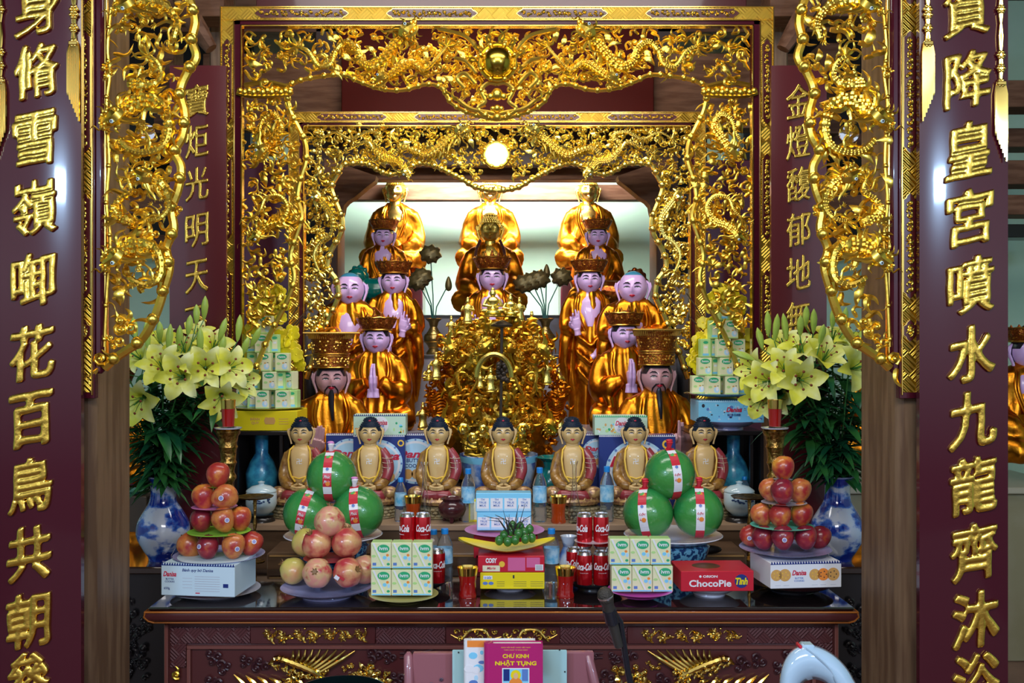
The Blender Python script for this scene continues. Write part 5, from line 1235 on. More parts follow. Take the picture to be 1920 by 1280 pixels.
plate(411, 1038, 168, 3.55, LAVP, 'lilac plate under the bottom tier of the left mango tower', .03); plate(411, 995, 116, 3.55, GRNP, 'green plastic plate under the second tier of left mangoes', .008); plate(402, 949, 84, 3.55, PNKP, 'pale pink plate under the third tier of left mangoes', .008); plate(408, 911, 40, 3.55, GRNP, 'small green dish under the top left mango', .005)
plate(1472, 1026, 168, 3.55, LAVP, 'lilac plate under the bottom tier of the right mango tower', .02); plate(1466, 984, 116, 3.55, TEALP, 'teal plate under the second tier of right mangoes', .008); plate(1470, 941, 84, 3.55, CER, 'white plate under the third tier of right mangoes', .008); plate(1468, 898, 36, 3.55, CER, 'small white dish under the top right mango', .005)
# pomegranates
PMG = [mat('pomegranate_pink', (.66, .28, .20), .3, noise_c=((.62, .42, .20), (.45, .05, .06)), nscale=22, ramp=(.40, .64), coat=.2), mat('pomegranate_red', (.42, .035, .045), .3, noise_c=((.58, .22, .12), (.64, .40, .16)), nscale=15, ramp=(.42, .66), coat=.3), mat('pomegranate_yellow', (.52, .46, .10), .3, noise_c=((.60, .45, .14), (.60, .2, .12)), nscale=7, ramp=(.45, .72), coat=.3)]
def pomegranate(px, py, r, Y, mi, d, label):
    k = Y / F; R = r * k; root = empty('pomegranate', (fx(px, Y), Y, zof(py, Y)), label=label, cat='pomegranate', group='pomegranates piled on two plates'); q = Vector(d).to_track_quat('Z', 'Y').to_matrix()
    mb = MB(PMG[mi]); mb.ball((0, 0, 0), (R, R, R * .95), 28, 18, rot=q, fn=lambda v: Vector((v.x * (1 + .025 * math.cos(6 * math.atan2(v.y, v.x))), v.y * (1 + .025 * math.cos(6 * math.atan2(v.y, v.x))), v.z * (1 + .08 * (v.z > .8 * R))))); mb.obj('fruit', root)
    mb = MB(mat('calyx_brown', (.20, .10, .03), .5))
    mb.tube([q @ Vector((0, 0, R * .9)), q @ Vector((0, 0, R * 1.08))], [R * .2, R * .16], 10)
    for i in range(6):
        a = i * 1.047; mb.tube([q @ Vector((R * .15 * math.cos(a), R * .15 * math.sin(a), R * 1.04)), q @ Vector((R * .26 * math.cos(a), R * .26 * math.sin(a), R * 1.24))], [R * .07, R * .01], 5, .5)
    mb.obj('calyx', root); return root
for a in ((618, 978, 29, 3.56, 0, (0, .2, 1), 'single mottled pink pomegranate on top of the pile'), (574, 1018, 27, 3.64, 2, (-.3, .5, 1), 'yellowish pomegranate half hidden at left of the middle layer'), (594, 1020, 28, 3.54, 1, (-.35, -.5, .8), 'red blushed pomegranate at left front of the middle layer'), (650, 1018, 28, 3.54, 1, (0, .4, 1), 'red and yellow pomegranate at right front of the middle layer'), (642, 1004, 24, 3.66, 0, (0, .4, 1), 'pale pomegranate behind in the middle layer'),
          (550, 1070, 25, 3.56, 2, (-.8, -.1, .6), 'yellow green pomegranate at far left of the bottom layer'), (595, 1074, 28, 3.48, 0, (0, -.9, .3), 'pink pomegranate with calyx facing forward, bottom layer'), (652, 1073, 28, 3.48, 1, (.7, -.6, .35), 'red pomegranate wearing a small tag, bottom layer'), (683, 1068, 27, 3.56, 0, (.5, .2, .8), 'peach pomegranate at far right of the bottom layer')):
    r = pomegranate(*a)
    if 'tag' in a[-1]:
        mb = MB(REDPL); k = 3.48 / F; mb.box((-14 * k, -28.4 * k, -10 * k), (2 * k, -27.2 * k, -5 * k)); mb.use(STK2).box((-16 * k, -28.6 * k, -15 * k), (-7 * k, -27.0 * k, -8 * k)); o = mb.obj('tag', r); o.matrix_basis = RY(.6)
plate(613, 1098, 172, 3.52, LAVP, 'blue lilac plate under the pomegranates', .034); plate(617, 1045, 96, 3.56, REDPL, 'dark red plate between the pomegranate layers', .008)
# pomelos
PML = mat('pomelo_green', (.012, .20, .055), .22, noise_c=(.05, .26, .05), nscale=4, bump=.35, bscale=90, coat=.5); RBN = mat('ribbon_red', (.55, .02, .04), .35); RBW = mat('ribbon_white', (.75, .74, .78), .35)
def pomelo(px, py, r, Y, a, tilt, label, white=False, top=None):
    k = Y / F; R = r * k; root = empty('pomelo', (fx(px, Y), Y, zof(py, Y)), label=label, cat='pomelo'); root['group'] = 'pomelos in the ' + ('left' if px < 935 else 'right') + ' bowl'
    mb = MB(PML); mb.ball((0, 0, 0), (R, R, R * .98), 36, 24, fn=lambda v: v * (1 + .05 * max(0, v.z / R) ** 3)); mb.obj('fruit', root)
    mb = MB(RBN); w = R * .17; n = 26; Rr = R * 1.012; M = RZ(a) @ RY(tilt)
    for i in range(n - 1):      # ribbon from the crown down the front
        b = len(mb.v); lay = [.0, 1., .0]
        for j in (i, i + 1):
            t = 1.45 - 2.7 * j / (n - 1)
            for x in (-1, 1): mb.v.append(M @ Vector((x * w, -math.cos(t) * Rr * .99, math.sin(t) * Rr * (1 + .05 * max(0, math.sin(t)) ** 3))))
        f = j / n
        mb.use(RBW if (.10 < f < .18 or .36 < f < .44 or (white and .36 < f < .62) or .62 < f < .74) else RBN); mb.face((b, b + 1, b + 3, b + 2))
    def patch(t, rr, m, sc=1.0, x=0):
        c = M @ Vector((x * R, -math.cos(t) * Rr * 1.004, math.sin(t) * Rr * 1.004)); d = c.normalized(); q = d.to_track_quat('Z', 'Y').to_matrix(); mb.use(m).lathe([(.001, 0), (rr * R, -.0002), (rr * R, .0012), (.001, .0016)], c, 14, q)
    patch(1.0, .10, mat('print_green', (.1, .4, .1), .4), x=-.04); patch(.95, .07, mat('print_orange', (.8, .25, .04), .4), x=.05); patch(-.15 if not white else -.1, .09, mat('print_orange', ()), x=.03); patch(.42, .06, mat('print_blue', (.1, .2, .5), .4))
    mb.obj('ribbon_label', root)
    g = MB(RBW)
    for t0 in (.12, -.08): 
        Mt = M @ RX(-t0 + 0) @ T(0, -Rr * 1.005, 0); put_text(g, 'Phúc' if not white else 'Lộc', RBW if not white else RBN, Mt, w=w * 1.5, h=w * .7, bold=.01, shear=.3, depth=.0006)
    g.obj('lettering', root)
    mb = MB(RBW if top != 'red' else RBN)
    if top:
        q = M @ Vector((0, -.10 * R, R * 1.03)); mb.tube([q, q + Vector((0, -.01, .01)), q + Vector((.002, -.012, .028)), q + Vector((.0, -.012, .034))], [.012, .008, .014, .003], 8)
        mb.use(RBN if top == 'red' else PNKP).ball(q + Vector((.0, -.012, .034)), (.014, .008, .006), 10, 6); mb.obj('ribbon_knot', root)
    return root
YP = 3.88
pomelo(622, 893, 47, YP, -.02, .0, 'top pomelo of the left pile with red ribbon', top='w'); pomelo(577, 962, 46, YP - .02, -.1, .22, 'lower left pomelo of the left pile', top='w'); pomelo(672, 960, 48, YP - .03, -.02, -.12, 'lower right pomelo of the left pile', top='w')
pomelo(1256, 889, 47, YP, .15, -.08, 'top pomelo of the right pile with white and red ribbon', True, 'red'); pomelo(1215, 962, 47, YP - .02, -.35, -.12, 'lower left pomelo of the right pile', True, 'red'); pomelo(1309, 960, 47, YP - .03, -.1, .0, 'lower right pomelo of the right pile', True, 'red')
BLUW = mat('blue_white_porcelain', (.55, .66, .82), .1, coat=.8, noise_c=((.10, .25, .62), (.02, .05, .32)), nscale=9, ramp=(.42, .58)); BLUD = mat('blue_pattern_porcelain', (.015, .05, .16), .15, coat=.7, noise_c=(.15, .42, .62), nscale=70, ramp=(.48, .52))
for px, lb in ((625, 'blue patterned footed bowl under the left pomelos'), (1262, 'blue patterned footed bowl under the right pomelos')):
    k = YP / F; r = 92 * k; zt = zof(1000, YP); h = zt - ZT; root = empty('fruit_bowl', (fx(px, YP), YP, ZT), label=lb, cat='bowl')
    mb = MB(BLUD); mb.lathe([(.001, 0), (r * .42, 0), (r * .44, h * .12), (r * .5, h * .2), (r * .68, h * .45), (r * .74, h * .72), (r * .66, h * .78), (.001, h * .7)], (0, 0, 0), 48); mb.obj('bowl_body', root)
    mb = MB(CER); mb.lathe([(r * .5, h * .74), (r * .9, h * .92), (r, h * .985), (r * .98, h), (r * .85, h * .95), (.001, h * .82)], (0, 0, 0), 48); mb.obj('plate_rim', root)
# ---- printed boxes
def pmat(n, c, r=.35): return mat('print_' + n, c, r)
WHT = pmat('white', (.74, .75, .78)); CRMP = pmat('cream', (.72, .72, .44)); GRN = pmat('leaf_green', (.03, .38, .16)); LGRN = pmat('light_green', (.42, .66, .24)); SKY = pmat('sky', (.20, .58, .82)); NAVY = pmat('navy', (.012, .03, .18)); LBLU = pmat('light_blue', (.42, .66, .82)); REDB = pmat('red', (.52, .012, .03)); YEL = pmat('yellow', (.78, .62, .01)); DKB = pmat('dark', (.03, .03, .05)); ORP = pmat('orange', (.75, .30, .05)); COOK = pmat('cookie', (.62, .34, .10)); BLU = pmat('blue', (.03, .2, .55)); PKB = pmat('pink', (.62, .12, .28)); GLDP = pmat('gold_yellow', (.8, .5, .05)); DSN = pmat('script_red', (.55, .02, .06))
def front(w, h, d): return T(0, -d / 2, h / 2)     # frame of the front face of a box standing at the origin
def pr(mb, M, m, pts, off=.0006):
    mb.use(m).prism(pts, M, -.0002, off)
def rect(x, z, w, h): return [(x - w / 2, z - h / 2), (x + w / 2, z - h / 2), (x + w / 2, z + h / 2), (x - w / 2, z + h / 2)]
def ell(x, z, a, b, n=20): return [(x + a * math.cos(6.2832 * i / n), z + b * math.sin(6.2832 * i / n)) for i in range(n)]
MC = {}
def carton_mesh(w, h, d, kind):
    if (w, h, d, kind) in MC: return MC[(w, h, d, kind)]
    mb = MB(CRMP if kind != 'side' else LGRN); mb.box((-w / 2, -d / 2, 0), (w / 2, d / 2, h), .0015)
    mb.use(LGRN).box((-w * .47, -d * .47, h), (w * .47, d * .47, h + .0015)); M = front(w, h, d)
    if kind == 'front':
        pr(mb, M, GRN, ell(.03 * w * 4, h * .27, w * .30, h * .16), .0008); put_text(mb, 'ivm', WHT, M @ T(.12 * w, -.0006, h * .28), w=w * .42, h=h * .14, bold=.02, depth=.001)
        mb.use(WHT).prism([(-w * .42, h * .48), (-w * .33, h * .48), (w * .2, -h * .42), (w * .12, -h * .42)], M, 0, .0007); mb.use(LGRN).prism([(-w * .45, h * .42), (-w * .42, h * .42), (w * .08, -h * .40), (w * .05, -h * .40)], M, 0, .0007)
        pr(mb, M, ORP, ell(w * .32, h * .02, w * .07, h * .05)); pr(mb, M, SKY, ell(w * .18, -h * .08, w * .10, h * .07)); pr(mb, M, LBLU, ell(w * .38, -h * .12, w * .07, h * .08)); pr(mb, M, LGRN, ell(-w * .36, -h * .02, w * .11, h * .05)); pr(mb, M, BLU, rect(-w * .33, -h * .33, w * .18, h * .11)); pr(mb, M, SKY, rect(0, -h * .455, w * .9, h * .05)); pr(mb, M, GRN, ell(w * .36, -h * .33, w * .08, h * .05))
    elif kind == 'pyr':
        pr(mb, M, GRN, ell(0, h * .30, w * .36, h * .15), .0008); put_text(mb, 'ivm', WHT, M @ T(0, -.0006, h * .30), w=w * .5, h=h * .13, bold=.02, depth=.001)
        pr(mb, M, LBLU, ell(w * .2, -h * .24, w * .2, h * .16)); pr(mb, M, WHT, ell(w * .25, -h * .18, w * .1, h * .12), .0008); pr(mb, M, LGRN, ell(-w * .25, -h * .08, w * .14, h * .07)); pr(mb, M, COOK, ell(w * .1, -h * .04, w * .08, h * .04)); pr(mb, M, DKB, rect(w * .3, -h * .02, w * .12, h * .03)); pr(mb, M, LGRN, rect(0, -h * .45, w * .96, h * .06))
    else:
        pr(mb, M, CRMP, rect(0, -h * .05, w * .5, h * .5)); pr(mb, M, GRN, ell(0, h * .32, w * .25, h * .08)); pr(mb, M, SKY, rect(0, -h * .36, w * .6, h * .12)); pr(mb, M, WHT, rect(0, h * .05, w * .3, h * .1), .0008)
    MC[(w, h, d, kind)] = mb.mesh('milk_carton', True, 30); return MC[(w, h, d, kind)]
def carton(px, yb, Y, w, h, d, kind, label, grp, rz=0, zb=None):
    o = mesh_obj(carton_mesh(w, h, d, kind), 'milk_carton', label=label, cat='milk carton', group=grp); o.location = (fx(px, Y), Y, zof(yb, Y) if zb is None else zb); o.rotation_euler.z = rz; return o
Y = 3.47; k = Y / F
for side, x0, yb, nm in (('left', 716, 1114, 'left'), ('right', 1162, 1107, 'right')):
    for r in range(2):
        for c in range(3):
            carton(x0 + c * 38.3 - (4 if r and side == 'right' else 0) + (0 if side == 'left' else 2), 0, Y, 37.5 * k, 48 * k, .05, 'front', '%s milk carton of the %s row in the front block at %s' % (('left', 'middle', 'right')[c], ('lower', 'upper')[r], side), 'milk cartons in the front block at ' + side, zb=zof(yb, Y) + r * 50.5 * k + .002)
plate(757, 1112, 130, Y, mat('straw_plate', (.35, .32, .10), .4), 'olive straw coloured plate under the left front milk cartons', .018); plate(1200, 1104, 122, Y, PURP, 'magenta plate under the right front milk cartons', .022)
# carton pyramids on the cabinets
YC = 4.68; kc = YC / F
TIER = ['bottom', 'second', 'third', 'fourth', 'top']
def pyramid(side, rows, ybase, h):
    for t, row in enumerate(rows):
        for j, (px, kind, dy, rz) in enumerate(row):
            wpx = 27 if kind == 'pyr' else 20
            carton(px, 0, YC + dy, (25 if kind == 'pyr' else 19) * kc, (h - 1.2) * kc, .055, kind if kind == 'pyr' else 'side', '%s carton of the %s tier in the %s milk carton pyramid' % (('leftmost', 'second', 'third', 'fourth', 'fifth', 'sixth')[j] if j < len(row) - 1 or len(row) == 1 else 'rightmost', TIER[t], side) if len(row) > 1 else 'single carton on the top tier of the %s milk carton pyramid' % side, 'milk cartons in the %s pyramid' % side, rz, zb=zof(ybase, YC) + t * h * kc)
pyramid('left', [[(458, 'pyr', .06, 0), (474, 'side', .0, .2), (494, 'pyr', -.05, 0), (511, 'side', .02, 0), (531, 'pyr', -.05, 0), (551, 'side', .0, -.1)], [(480, 'side', .02, 0), (507, 'pyr', -.05, 0), (527, 'side', .0, .1), (543, 'pyr', .02, -.3)], [(475, 'side', .03, 0), (497, 'pyr', -.05, 0), (515, 'side', .03, 0), (531, 'pyr', -.03, 0)], [(474, 'side', .04, 0), (493, 'pyr', -.04, 0), (516, 'side', .0, .15)], [(499, 'pyr', -.02, 0)]], 764, 34.5)
pyramid('right', [[(1308, 'pyr', .02, 0), (1318, 'side', .06, 0), (1336, 'pyr', -.05, 0), (1354, 'side', .03, 0), (1370, 'pyr', -.05, 0), (1388, 'side', .0, -.1), (1402, 'pyr', .03, 0)], [(1320, 'pyr', .0, 0), (1339, 'side', .03, 0), (1360, 'pyr', -.05, 0), (1388, 'pyr', -.05, 0)], [(1321, 'side', .0, 0), (1335, 'side', .02, .2), (1355, 'pyr', -.05, 0), (1383, 'pyr', .0, -.1)], [(1338, 'side', .0, 0), (1352, 'side', .05, 0), (1369, 'pyr', -.03, 0)], [(1356, 'side', -.02, 0)]], 738, 34.5)
for px, y, lb in ((500, 764, 'silver oval tray under the left milk carton pyramid'), (1352, 738, 'silver oval tray under the right milk carton pyramid')):
    mb = MB(mat('steel', (.6, .6, .62), .25, 1.)); mb.lathe([(.01, 0), (.09, .0), (.17, .012), (.175, .016), (.165, .016), (.01, .008)], (0, 0, 0), 40); mb.v = [Vector((v.x, v.y * .8, v.z)) for v in mb.v]
    o = mb.obj('tray', label=lb, cat='tray'); o.location = (fx(px, YC), YC, zof(y, YC) - .0155 + .004)
def box_item(name, cat, label, px, yb, w, h, d, Y, body_m, art, rz=0, zig=None, zb=None):
    """w, h in pixels at depth Y"""
    k = Y / F; W, H = w * k, h * k; root_z = zof(yb, Y) if zb is None else zb
    mb = MB(body_m); mb.box((-W / 2, -d / 2, 0), (W / 2, d / 2, H), .002); M = front(W, H, d)
    if zig:     # scalloped paper edge round the lid
        n = int(W / .009)
        for i in range(n): x = -W / 2 + (i + .5) * W / n; mb.use(zig).prism([(x - W / n / 2, H / 2 - .006), (x + W / n / 2, H / 2 - .006), (x, H / 2 + .004)], M, -.002, .0012)
    if art: art(mb, M, W, H)
    o = mb.obj(name, label=label, cat=cat, angle=30); o.location = (fx(px, Y), Y, root_z); o.rotation_euler.z = rz; return o
def art_nut(mb, M, W, H):
    put_text(mb, 'Danisa', DSN, M @ T(-W * .38, 0, H * .18), w=W * .18, h=H * .16, bold=.03, shear=.3, depth=.0008); put_text(mb, 'BUTTER\nCOOKIES', NAVY, M @ T(-W * .38, 0, -H * .02), w=W * .13, depth=.0008); put_text(mb, 'Bánh quy bơ Danisa', NAVY, M @ T(W * .0, 0, H * .30), w=W * .42, bold=.015, shear=.2, depth=.0008)
    for i in range(7): pr(mb, M, mat('print_grey', (.45, .48, .55), .4), rect(W * .13, H * .12 - i * H * .075, W * .34, H * .018)); 
    for i in range(4): pr(mb, M, mat('print_grey', ()), rect(-W * .14, H * .06 - i * H * .1, W * .13, H * .012))
    pr(mb, M, NAVY, rect(W * .38, -H * .15, W * .07, H * .12)); pr(mb, M, DSN, rect(-W * .0, -H * .40, W * .06, H * .03)); put_text(mb, '650g', NAVY, M @ T(-W * .42, 0, -H * .28), w=W * .08, depth=.0008)
def art_cookies(mb, M, W, H):
    for x, r, c in ((-.42, .22, COOK), (-.30, .24, COOK), (.12, .22, COOK), (.24, .24, ORP), (.38, .25, COOK)):
        pr(mb, M, c, ell(x * W, .02 * H, r * H, r * H), .0008)
        for q in range(5): pr(mb, M, DKB if c is ORP or x > .3 else GLDP, ell(x * W + r * H * .5 * math.cos(q * 1.25), .02 * H + r * H * .5 * math.sin(q * 1.25), H * .025, H * .025), .0012)
    put_text(mb, 'Danisa', DSN, M @ T(-W * .10, 0, H * .10), w=W * .20, h=H * .2, bold=.03, shear=.3, depth=.001); put_text(mb, 'BUTTER\nCOOKIES', BLU, M @ T(-W * .10, 0, -H * .16), w=W * .14, bold=.01, depth=.0008)
    for x in (-.4, -.28, .12, .24, .38): pr(mb, M, mat('print_grey', ()), rect(x * W, -H * .38, W * .08, H * .015))
def art_small(mb, M, W, H):
    R = random.Random(5)
    for i in range(30): pr(mb, M, R.choice((LGRN, SKY, COOK, GLDP, GRN, WHT)), ell(R.uniform(-.46, .46) * W, R.uniform(-.38, .1) * H, R.uniform(.01, .035) * W, R.uniform(.03, .09) * H, 8), .0005 + .0001 * (i % 4))
    pr(mb, M, WHT, ell(W * .02, 0, W * .15, H * .42), .0011); put_text(mb, 'Danisa', DSN, M @ T(W * .02, -.001, H * .12), w=W * .26, h=H * .24, bold=.03, shear=.3, depth=.001); put_text(mb, 'BUTTER\nCOOKIES', BLU, M @ T(W * .02, -.001, -H * .14), w=W * .17, h=H * .28, bold=.02, depth=.001)
def art_blue(mb, M, W, H):
    r = min(W * .46, H * .42); zc = H / 2 - r - H * .06; pr(mb, M, LBLU, ell(0, zc, r, r, 36), .0007); pr(mb, M, WHT, ell(0, zc, r * .9, r * .9, 36), .0010); pr(mb, M, LBLU, ell(0, zc, r * .8, r * .8, 32), .0013); H0 = H; H = r * 2; W = r * 2 / .9; M = M @ T(0, 0, zc)
    for i in range(16): a = i * .393; pr(mb, M, BLU, ell(r * .95 * math.cos(a), r * .95 * math.sin(a), W * .02, W * .02, 8), .0012)
    put_text(mb, 'Danisa', DSN, M @ T(0, -.001, H * .16), w=W * .78, h=H * .17, bold=.035, shear=.3, depth=.0015); put_text(mb, 'BUTTER\nCOOKIES', NAVY, M @ T(0, -.0012, -H * .04), w=W * .42, h=H * .2, bold=.015, depth=.001)
    for x in (-.15, .02, .2): pr(mb, M, COOK, ell(x * W, -H * .28, W * .10, W * .10), .0016)
    pr(mb, M, GLDP, ell(r * .92, r * .86, r * .14, r * .14), .0009); pr(mb, M, NAVY, ell(r * .92, r * .86, r * .08, r * .08), .0012)
box_item('cookie_box', 'cookie box', 'pale blue cookie box with small print under the left mango tower', 393, 1104, 140, 58, .20, 3.5, pmat('pale_blue', (.55, .70, .78)), art_nut, rz=-.12, zig=NAVY)
box_item('cookie_box', 'cookie box', 'white cookie box picturing biscuits under the right mango tower', 1490, 1089, 134, 47, .2, 3.5, WHT, art_cookies, rz=.10, zig=NAVY)
plate(405, 1102, 164, 3.55, CER, 'white dish under the pale blue cookie box at left', zb=ZT); plate(1484, 1090, 150, 3.6, mat('dark_dish', (.02, .02, .025), .2), 'dark dish under the white cookie box at right', zb=ZT)
box_item('cookie_box', 'cookie box', 'small pale green cookie box behind the second small buddha from left', 714, 0, 97, 38, .10, 4.60, pmat('pale_green', (.50, .68, .52)), art_small, zig=NAVY, zb=zof(814, 4.6) + .0005); box_item('cookie_box', 'cookie box', 'small pale green cookie box behind the sixth small buddha from left', 1162, 0, 98, 36, .10, 4.60, pmat('pale_green', ()), art_small, zig=GRN, zb=zof(814, 4.6) + .0005)
for px, w, lb in ((657, 88, 'navy cookie box at left, mostly behind another navy box'), (712, 96, 'navy cookie box with round badge behind the second small buddha'), (780, 92, 'navy cookie box at right of the left navy group'), (1118, 60, 'navy cookie box with its round badge cut off, left of the right navy group'), (1192, 142, 'large navy cookie box behind the sixth small buddha')):
    Yb = {657: 4.64, 712: 4.58, 780: 4.64, 1118: 4.64, 1192: 4.60}[px]; t = zof(814, 4.6) - Z2
    box_item('cookie_box', 'cookie box', lb, px, 0, w, t * F / Yb, .055 if px != 1192 else .1, Yb - .0, NAVY, art_blue, zb=Z2, zig=WHT)
def art_yb(mb, M, W, H):
    for x in (.05, .10, .14): pr(mb, M, COOK, ell(x * W, 0, W * .04, H * .2, 6), .0008 + x * .003)
    put_text(mb, 'BÁNH\nQUY', COOK, M @ T(-W * .12, 0, 0), w=W * .14, bold=.03, depth=.0008)
    for i in range(3): pr(mb, M, COOK, rect(W * .30, H * .1 - i * H * .13, W * .14, H * .03))
box_item('biscuit_box', 'biscuit box', 'flat yellow biscuit box on the left cabinet under the carton pyramid', 505, 0, 124, 36, .24, 4.68, YEL, art_yb, zb=zof(808, 4.55) + .001)
def art_snow(mb, M, W, H):
    R = random.Random(8)
    for i in range(46): pr(mb, M, R.choice((BLU, LBLU, WHT, LBLU, DKB, SKY, DSN)), ell(R.uniform(-.46, .46) * W, R.uniform(-.36, .3) * H, R.uniform(.008, .03) * W, R.uniform(.02, .09) * H, 8), .0005 + .0001 * (i % 4))
    put_text(mb, 'Danisa', DSN, M @ T(W * .04, -.001, H * .1), w=W * .24, h=H * .22, bold=.03, shear=.3, depth=.001); put_text(mb, 'BUTTER COOKIES', NAVY, M @ T(W * .04, -.001, -H * .14), w=W * .2, h=H * .1, bold=.02, depth=.001)
box_item('cookie_box', 'cookie box', 'sky blue cookie box in a dish on the right cabinet under the carton pyramid', 1362, 0, 120, 40, .2, 4.66, SKY, art_snow, zig=LBLU, zb=zof(789, 4.66)); plate(1362, 787, 114, 4.66, LAVP, 'blue dish on the right cabinet holding the sky blue cookie box', zb=zof(808, 4.55))
# red snack box, centre stack
def art_choco(mb, M, W, H):
    put_text(mb, 'ChocoPie', WHT, M @ T(-W * .10, 0, -H * .10), w=W * .58, h=H * .34, bold=.025, depth=.0012); put_text(mb, 'ORION', WHT, M @ T(-W * .10, 0, H * .24), w=W * .20, h=H * .12, bold=.03, depth=.001); pr(mb, M, WHT, ell(-W * .235, H * .24, H * .06, H * .06), .0008)
    pr(mb, M, NAVY, ell(W * .33, 0, H * .34, H * .34, 24), .0008); put_text(mb, 'Tình', YEL, M @ T(W * .33, -.0008, 0), w=W * .17, h=H * .34, bold=.04, shear=.2, depth=.001)
o = box_item('snack_box', 'snack box', 'red chocolate pie box on a white plate between milk cartons and right mango tower', 1334, 1097, 134, 37, .17, 3.52, REDB, art_choco, rz=.03)
mb = MB(pmat('choco_brown', (.10, .03, .015))); mb.lathe([(.001, 0), (.05, 0), (.045, .0015), (.001, .002)], (0, 0, 0), 24); mb.v = [Vector((v.x - .02, v.y * .9, v.z + 37 * 3.52 / F)) for v in mb.v]; mb.obj('printed_pie_picture', o)
plate(1330, 1095, 110, 3.55, CER, 'white plate under the red chocolate pie box', zb=ZT)
def art_cosy(mb, M, W, H):
    put_text(mb, 'COSY', WHT, M @ T(-W * .30, 0, H * .22), w=W * .17, h=H * .3, bold=.05, depth=.001); pr(mb, M, pmat('cream2', (.75, .7, .5)), rect(-W * .30, -H * .26, W * .26, H * .36)); put_text(mb, 'Marie', DSN, M @ T(-W * .30, -.0006, -H * .24), w=W * .13, bold=.01, shear=.3, depth=.001); pr(mb, M, GLDP, ell(-W * .14, H * .0, H * .18, H * .18))
    pr(mb, M, PKB, rect(.08 * W, 0, W * .26, H * .8)); pr(mb, M, PKB, rect(.33 * W, .1 * H, W * .2, H * .6)); pr(mb, M, WHT, rect(.42 * W, -H * .2, W * .12, H * .36), .0009)
    for i in range(8): pr(mb, M, DKB, rect(.375 * W + i * W * .012, -H * .2, W * .004, H * .3), .0012)
def art_yel(mb, M, W, H):
    pr(mb, M, WHT, rect(-W * .38, H * .2, W * .14, H * .22)); put_text(mb, '3 GÓI', BLU, M @ T(-W * .38, -.0006, H * .2), w=W * .10, bold=.03, depth=.001); pr(mb, M, BLU, ell(-W * .42, -H * .15, W * .04, H * .1)); pr(mb, M, BLU, ell(-W * .33, -H * .15, W * .04, H * .1)); pr(mb, M, DKB, rect(W * .02, H * .25, W * .025, H * .2)); 
    for i in range(3):
        for x, ww in ((-.18, .12), (.12, .2), (.38, .2)): pr(mb, M, DKB, rect(x * W, -H * .05 - i * H * .13, ww * W, H * .02))
YM = 3.62
box_item('biscuit_box', 'biscuit box', 'yellow biscuit box, lowest in the centre stack', 960, 0, 118, 30, .17, YM, YEL, art_yel, zb=zof(1093, YM)); box_item('biscuit_box', 'biscuit box', 'red biscuit box on the yellow one in the centre stack', 958, 0, 122, 30, .17, YM, REDB, art_cosy, zb=zof(1062.5, YM))
plate(956, 1093, 96, YM, CER, 'white dish under the centre stack of biscuit boxes', zb=ZT)
mb = MB(YLWP); n = 24; R = []
kk = YM / F
for i in range(n + 1):
    t = -1 + 2 * i / n; x = t * 90 * kk; w = .07 * (1 - t * t) ** .5 + .002; z = .006 + .036 * abs(t) ** 1.5
    R.append([Vector((x, -w, z + .006)), Vector((x, -w * .6, z - .003)), Vector((x, w * .6, z - .003)), Vector((x, w, z + .006)), Vector((x, w * .6, z - .004)), Vector((x, -w * .6, z - .004))])
mb.grid(R); o = mb.obj('boat_dish', label='yellow boat shaped dish holding the green areca nuts', cat='dish'); o.location = (fx(950, YM), YM - .02, zof(1032, YM) + .004)
ARE = mat('areca_green', (.035, .16, .03), .3, coat=.3)
for i, (x, y, d) in enumerate(((936, 1013, -.05), (945, 1003, -.03), (958, 996, -.02), (972, 1000, -.05), (966, 1012, -.06), (983, 998, -.03), (985, 1010, -.05), (993, 992, -.01), (975, 987, 0), (961, 985, .01), (952, 1015, -.06), (997, 1008, -.02))):
    mb = MB(ARE); mb.ball((0, 0, 0), (.0155, .0155, .018), 14, 10); mb.use(STM).ball((0, -.001, .017), .004, 6, 4); o = mb.obj('areca_nut', label='green areca nuts with twigs in the yellow boat dish', cat='areca nut', group='areca nuts in the yellow dish'); o.location = P(x, y, YM + d)
mb = MB(mat('twig_dark', (.03, .03, .025), .6)); R_ = random.Random(2)
for i in range(15):
    a = R_.uniform(-.9, 1.0); L = R_.uniform(30, 60); x, y = 958 + R_.uniform(-6, 14), 1002
    mb.tube([P(x, y, YM - .03), P(x - L * .4 * math.sin(a), y - L * .5, YM - .05), P(x - L * math.sin(a), y - L * math.cos(a), YM - .04)], [.002, .0015, .0006], 5)
mb.obj('areca_twig', label='dark branching twigs rising from the areca nuts', cat='twigs', kind='stuff')
# red boxes and blue milk packs behind
def art_bm(mb, M, W, H):
    for r in range(1):
        for i in range(4):
            x = (-.375 + i * .25) * W; pr(mb, M, WHT, rect(x, -H * .1, W * .22, H * .66)); put_text(mb, 'TH\nTRUE\nMILK', BLU, M @ T(x, -.0006, 0), w=W * .13, h=H * .42, bold=.01, depth=.001)
            pr(mb, M, LBLU, rect(x, -H * .38, W * .23, H * .12), .0008)
YB_ = 3.86
box_item('gift_box', 'box', 'red and gold box under the pink plate in the centre', 948, 0, 118, 42, .12, YB_, REDB, lambda mb, M, W, H: [pr(mb, M, GLDP, ell(W * (.33 + .1 * math.sin(i * 7)), H * .3 * math.sin(i * 5), .004, .004, 8)) for i in range(14)], zb=zof(1040, YB_))
box_item('gift_box', 'box', 'dark red tray box low behind the centre stack', 948, 0, 110, 40, .12, YB_, pmat('dark_red', (.2, .01, .02)), None, zb=ZT)
plate(946, 992, 150, YB_, PNKP, 'pink plate under the two blue and white milk packs', .014)
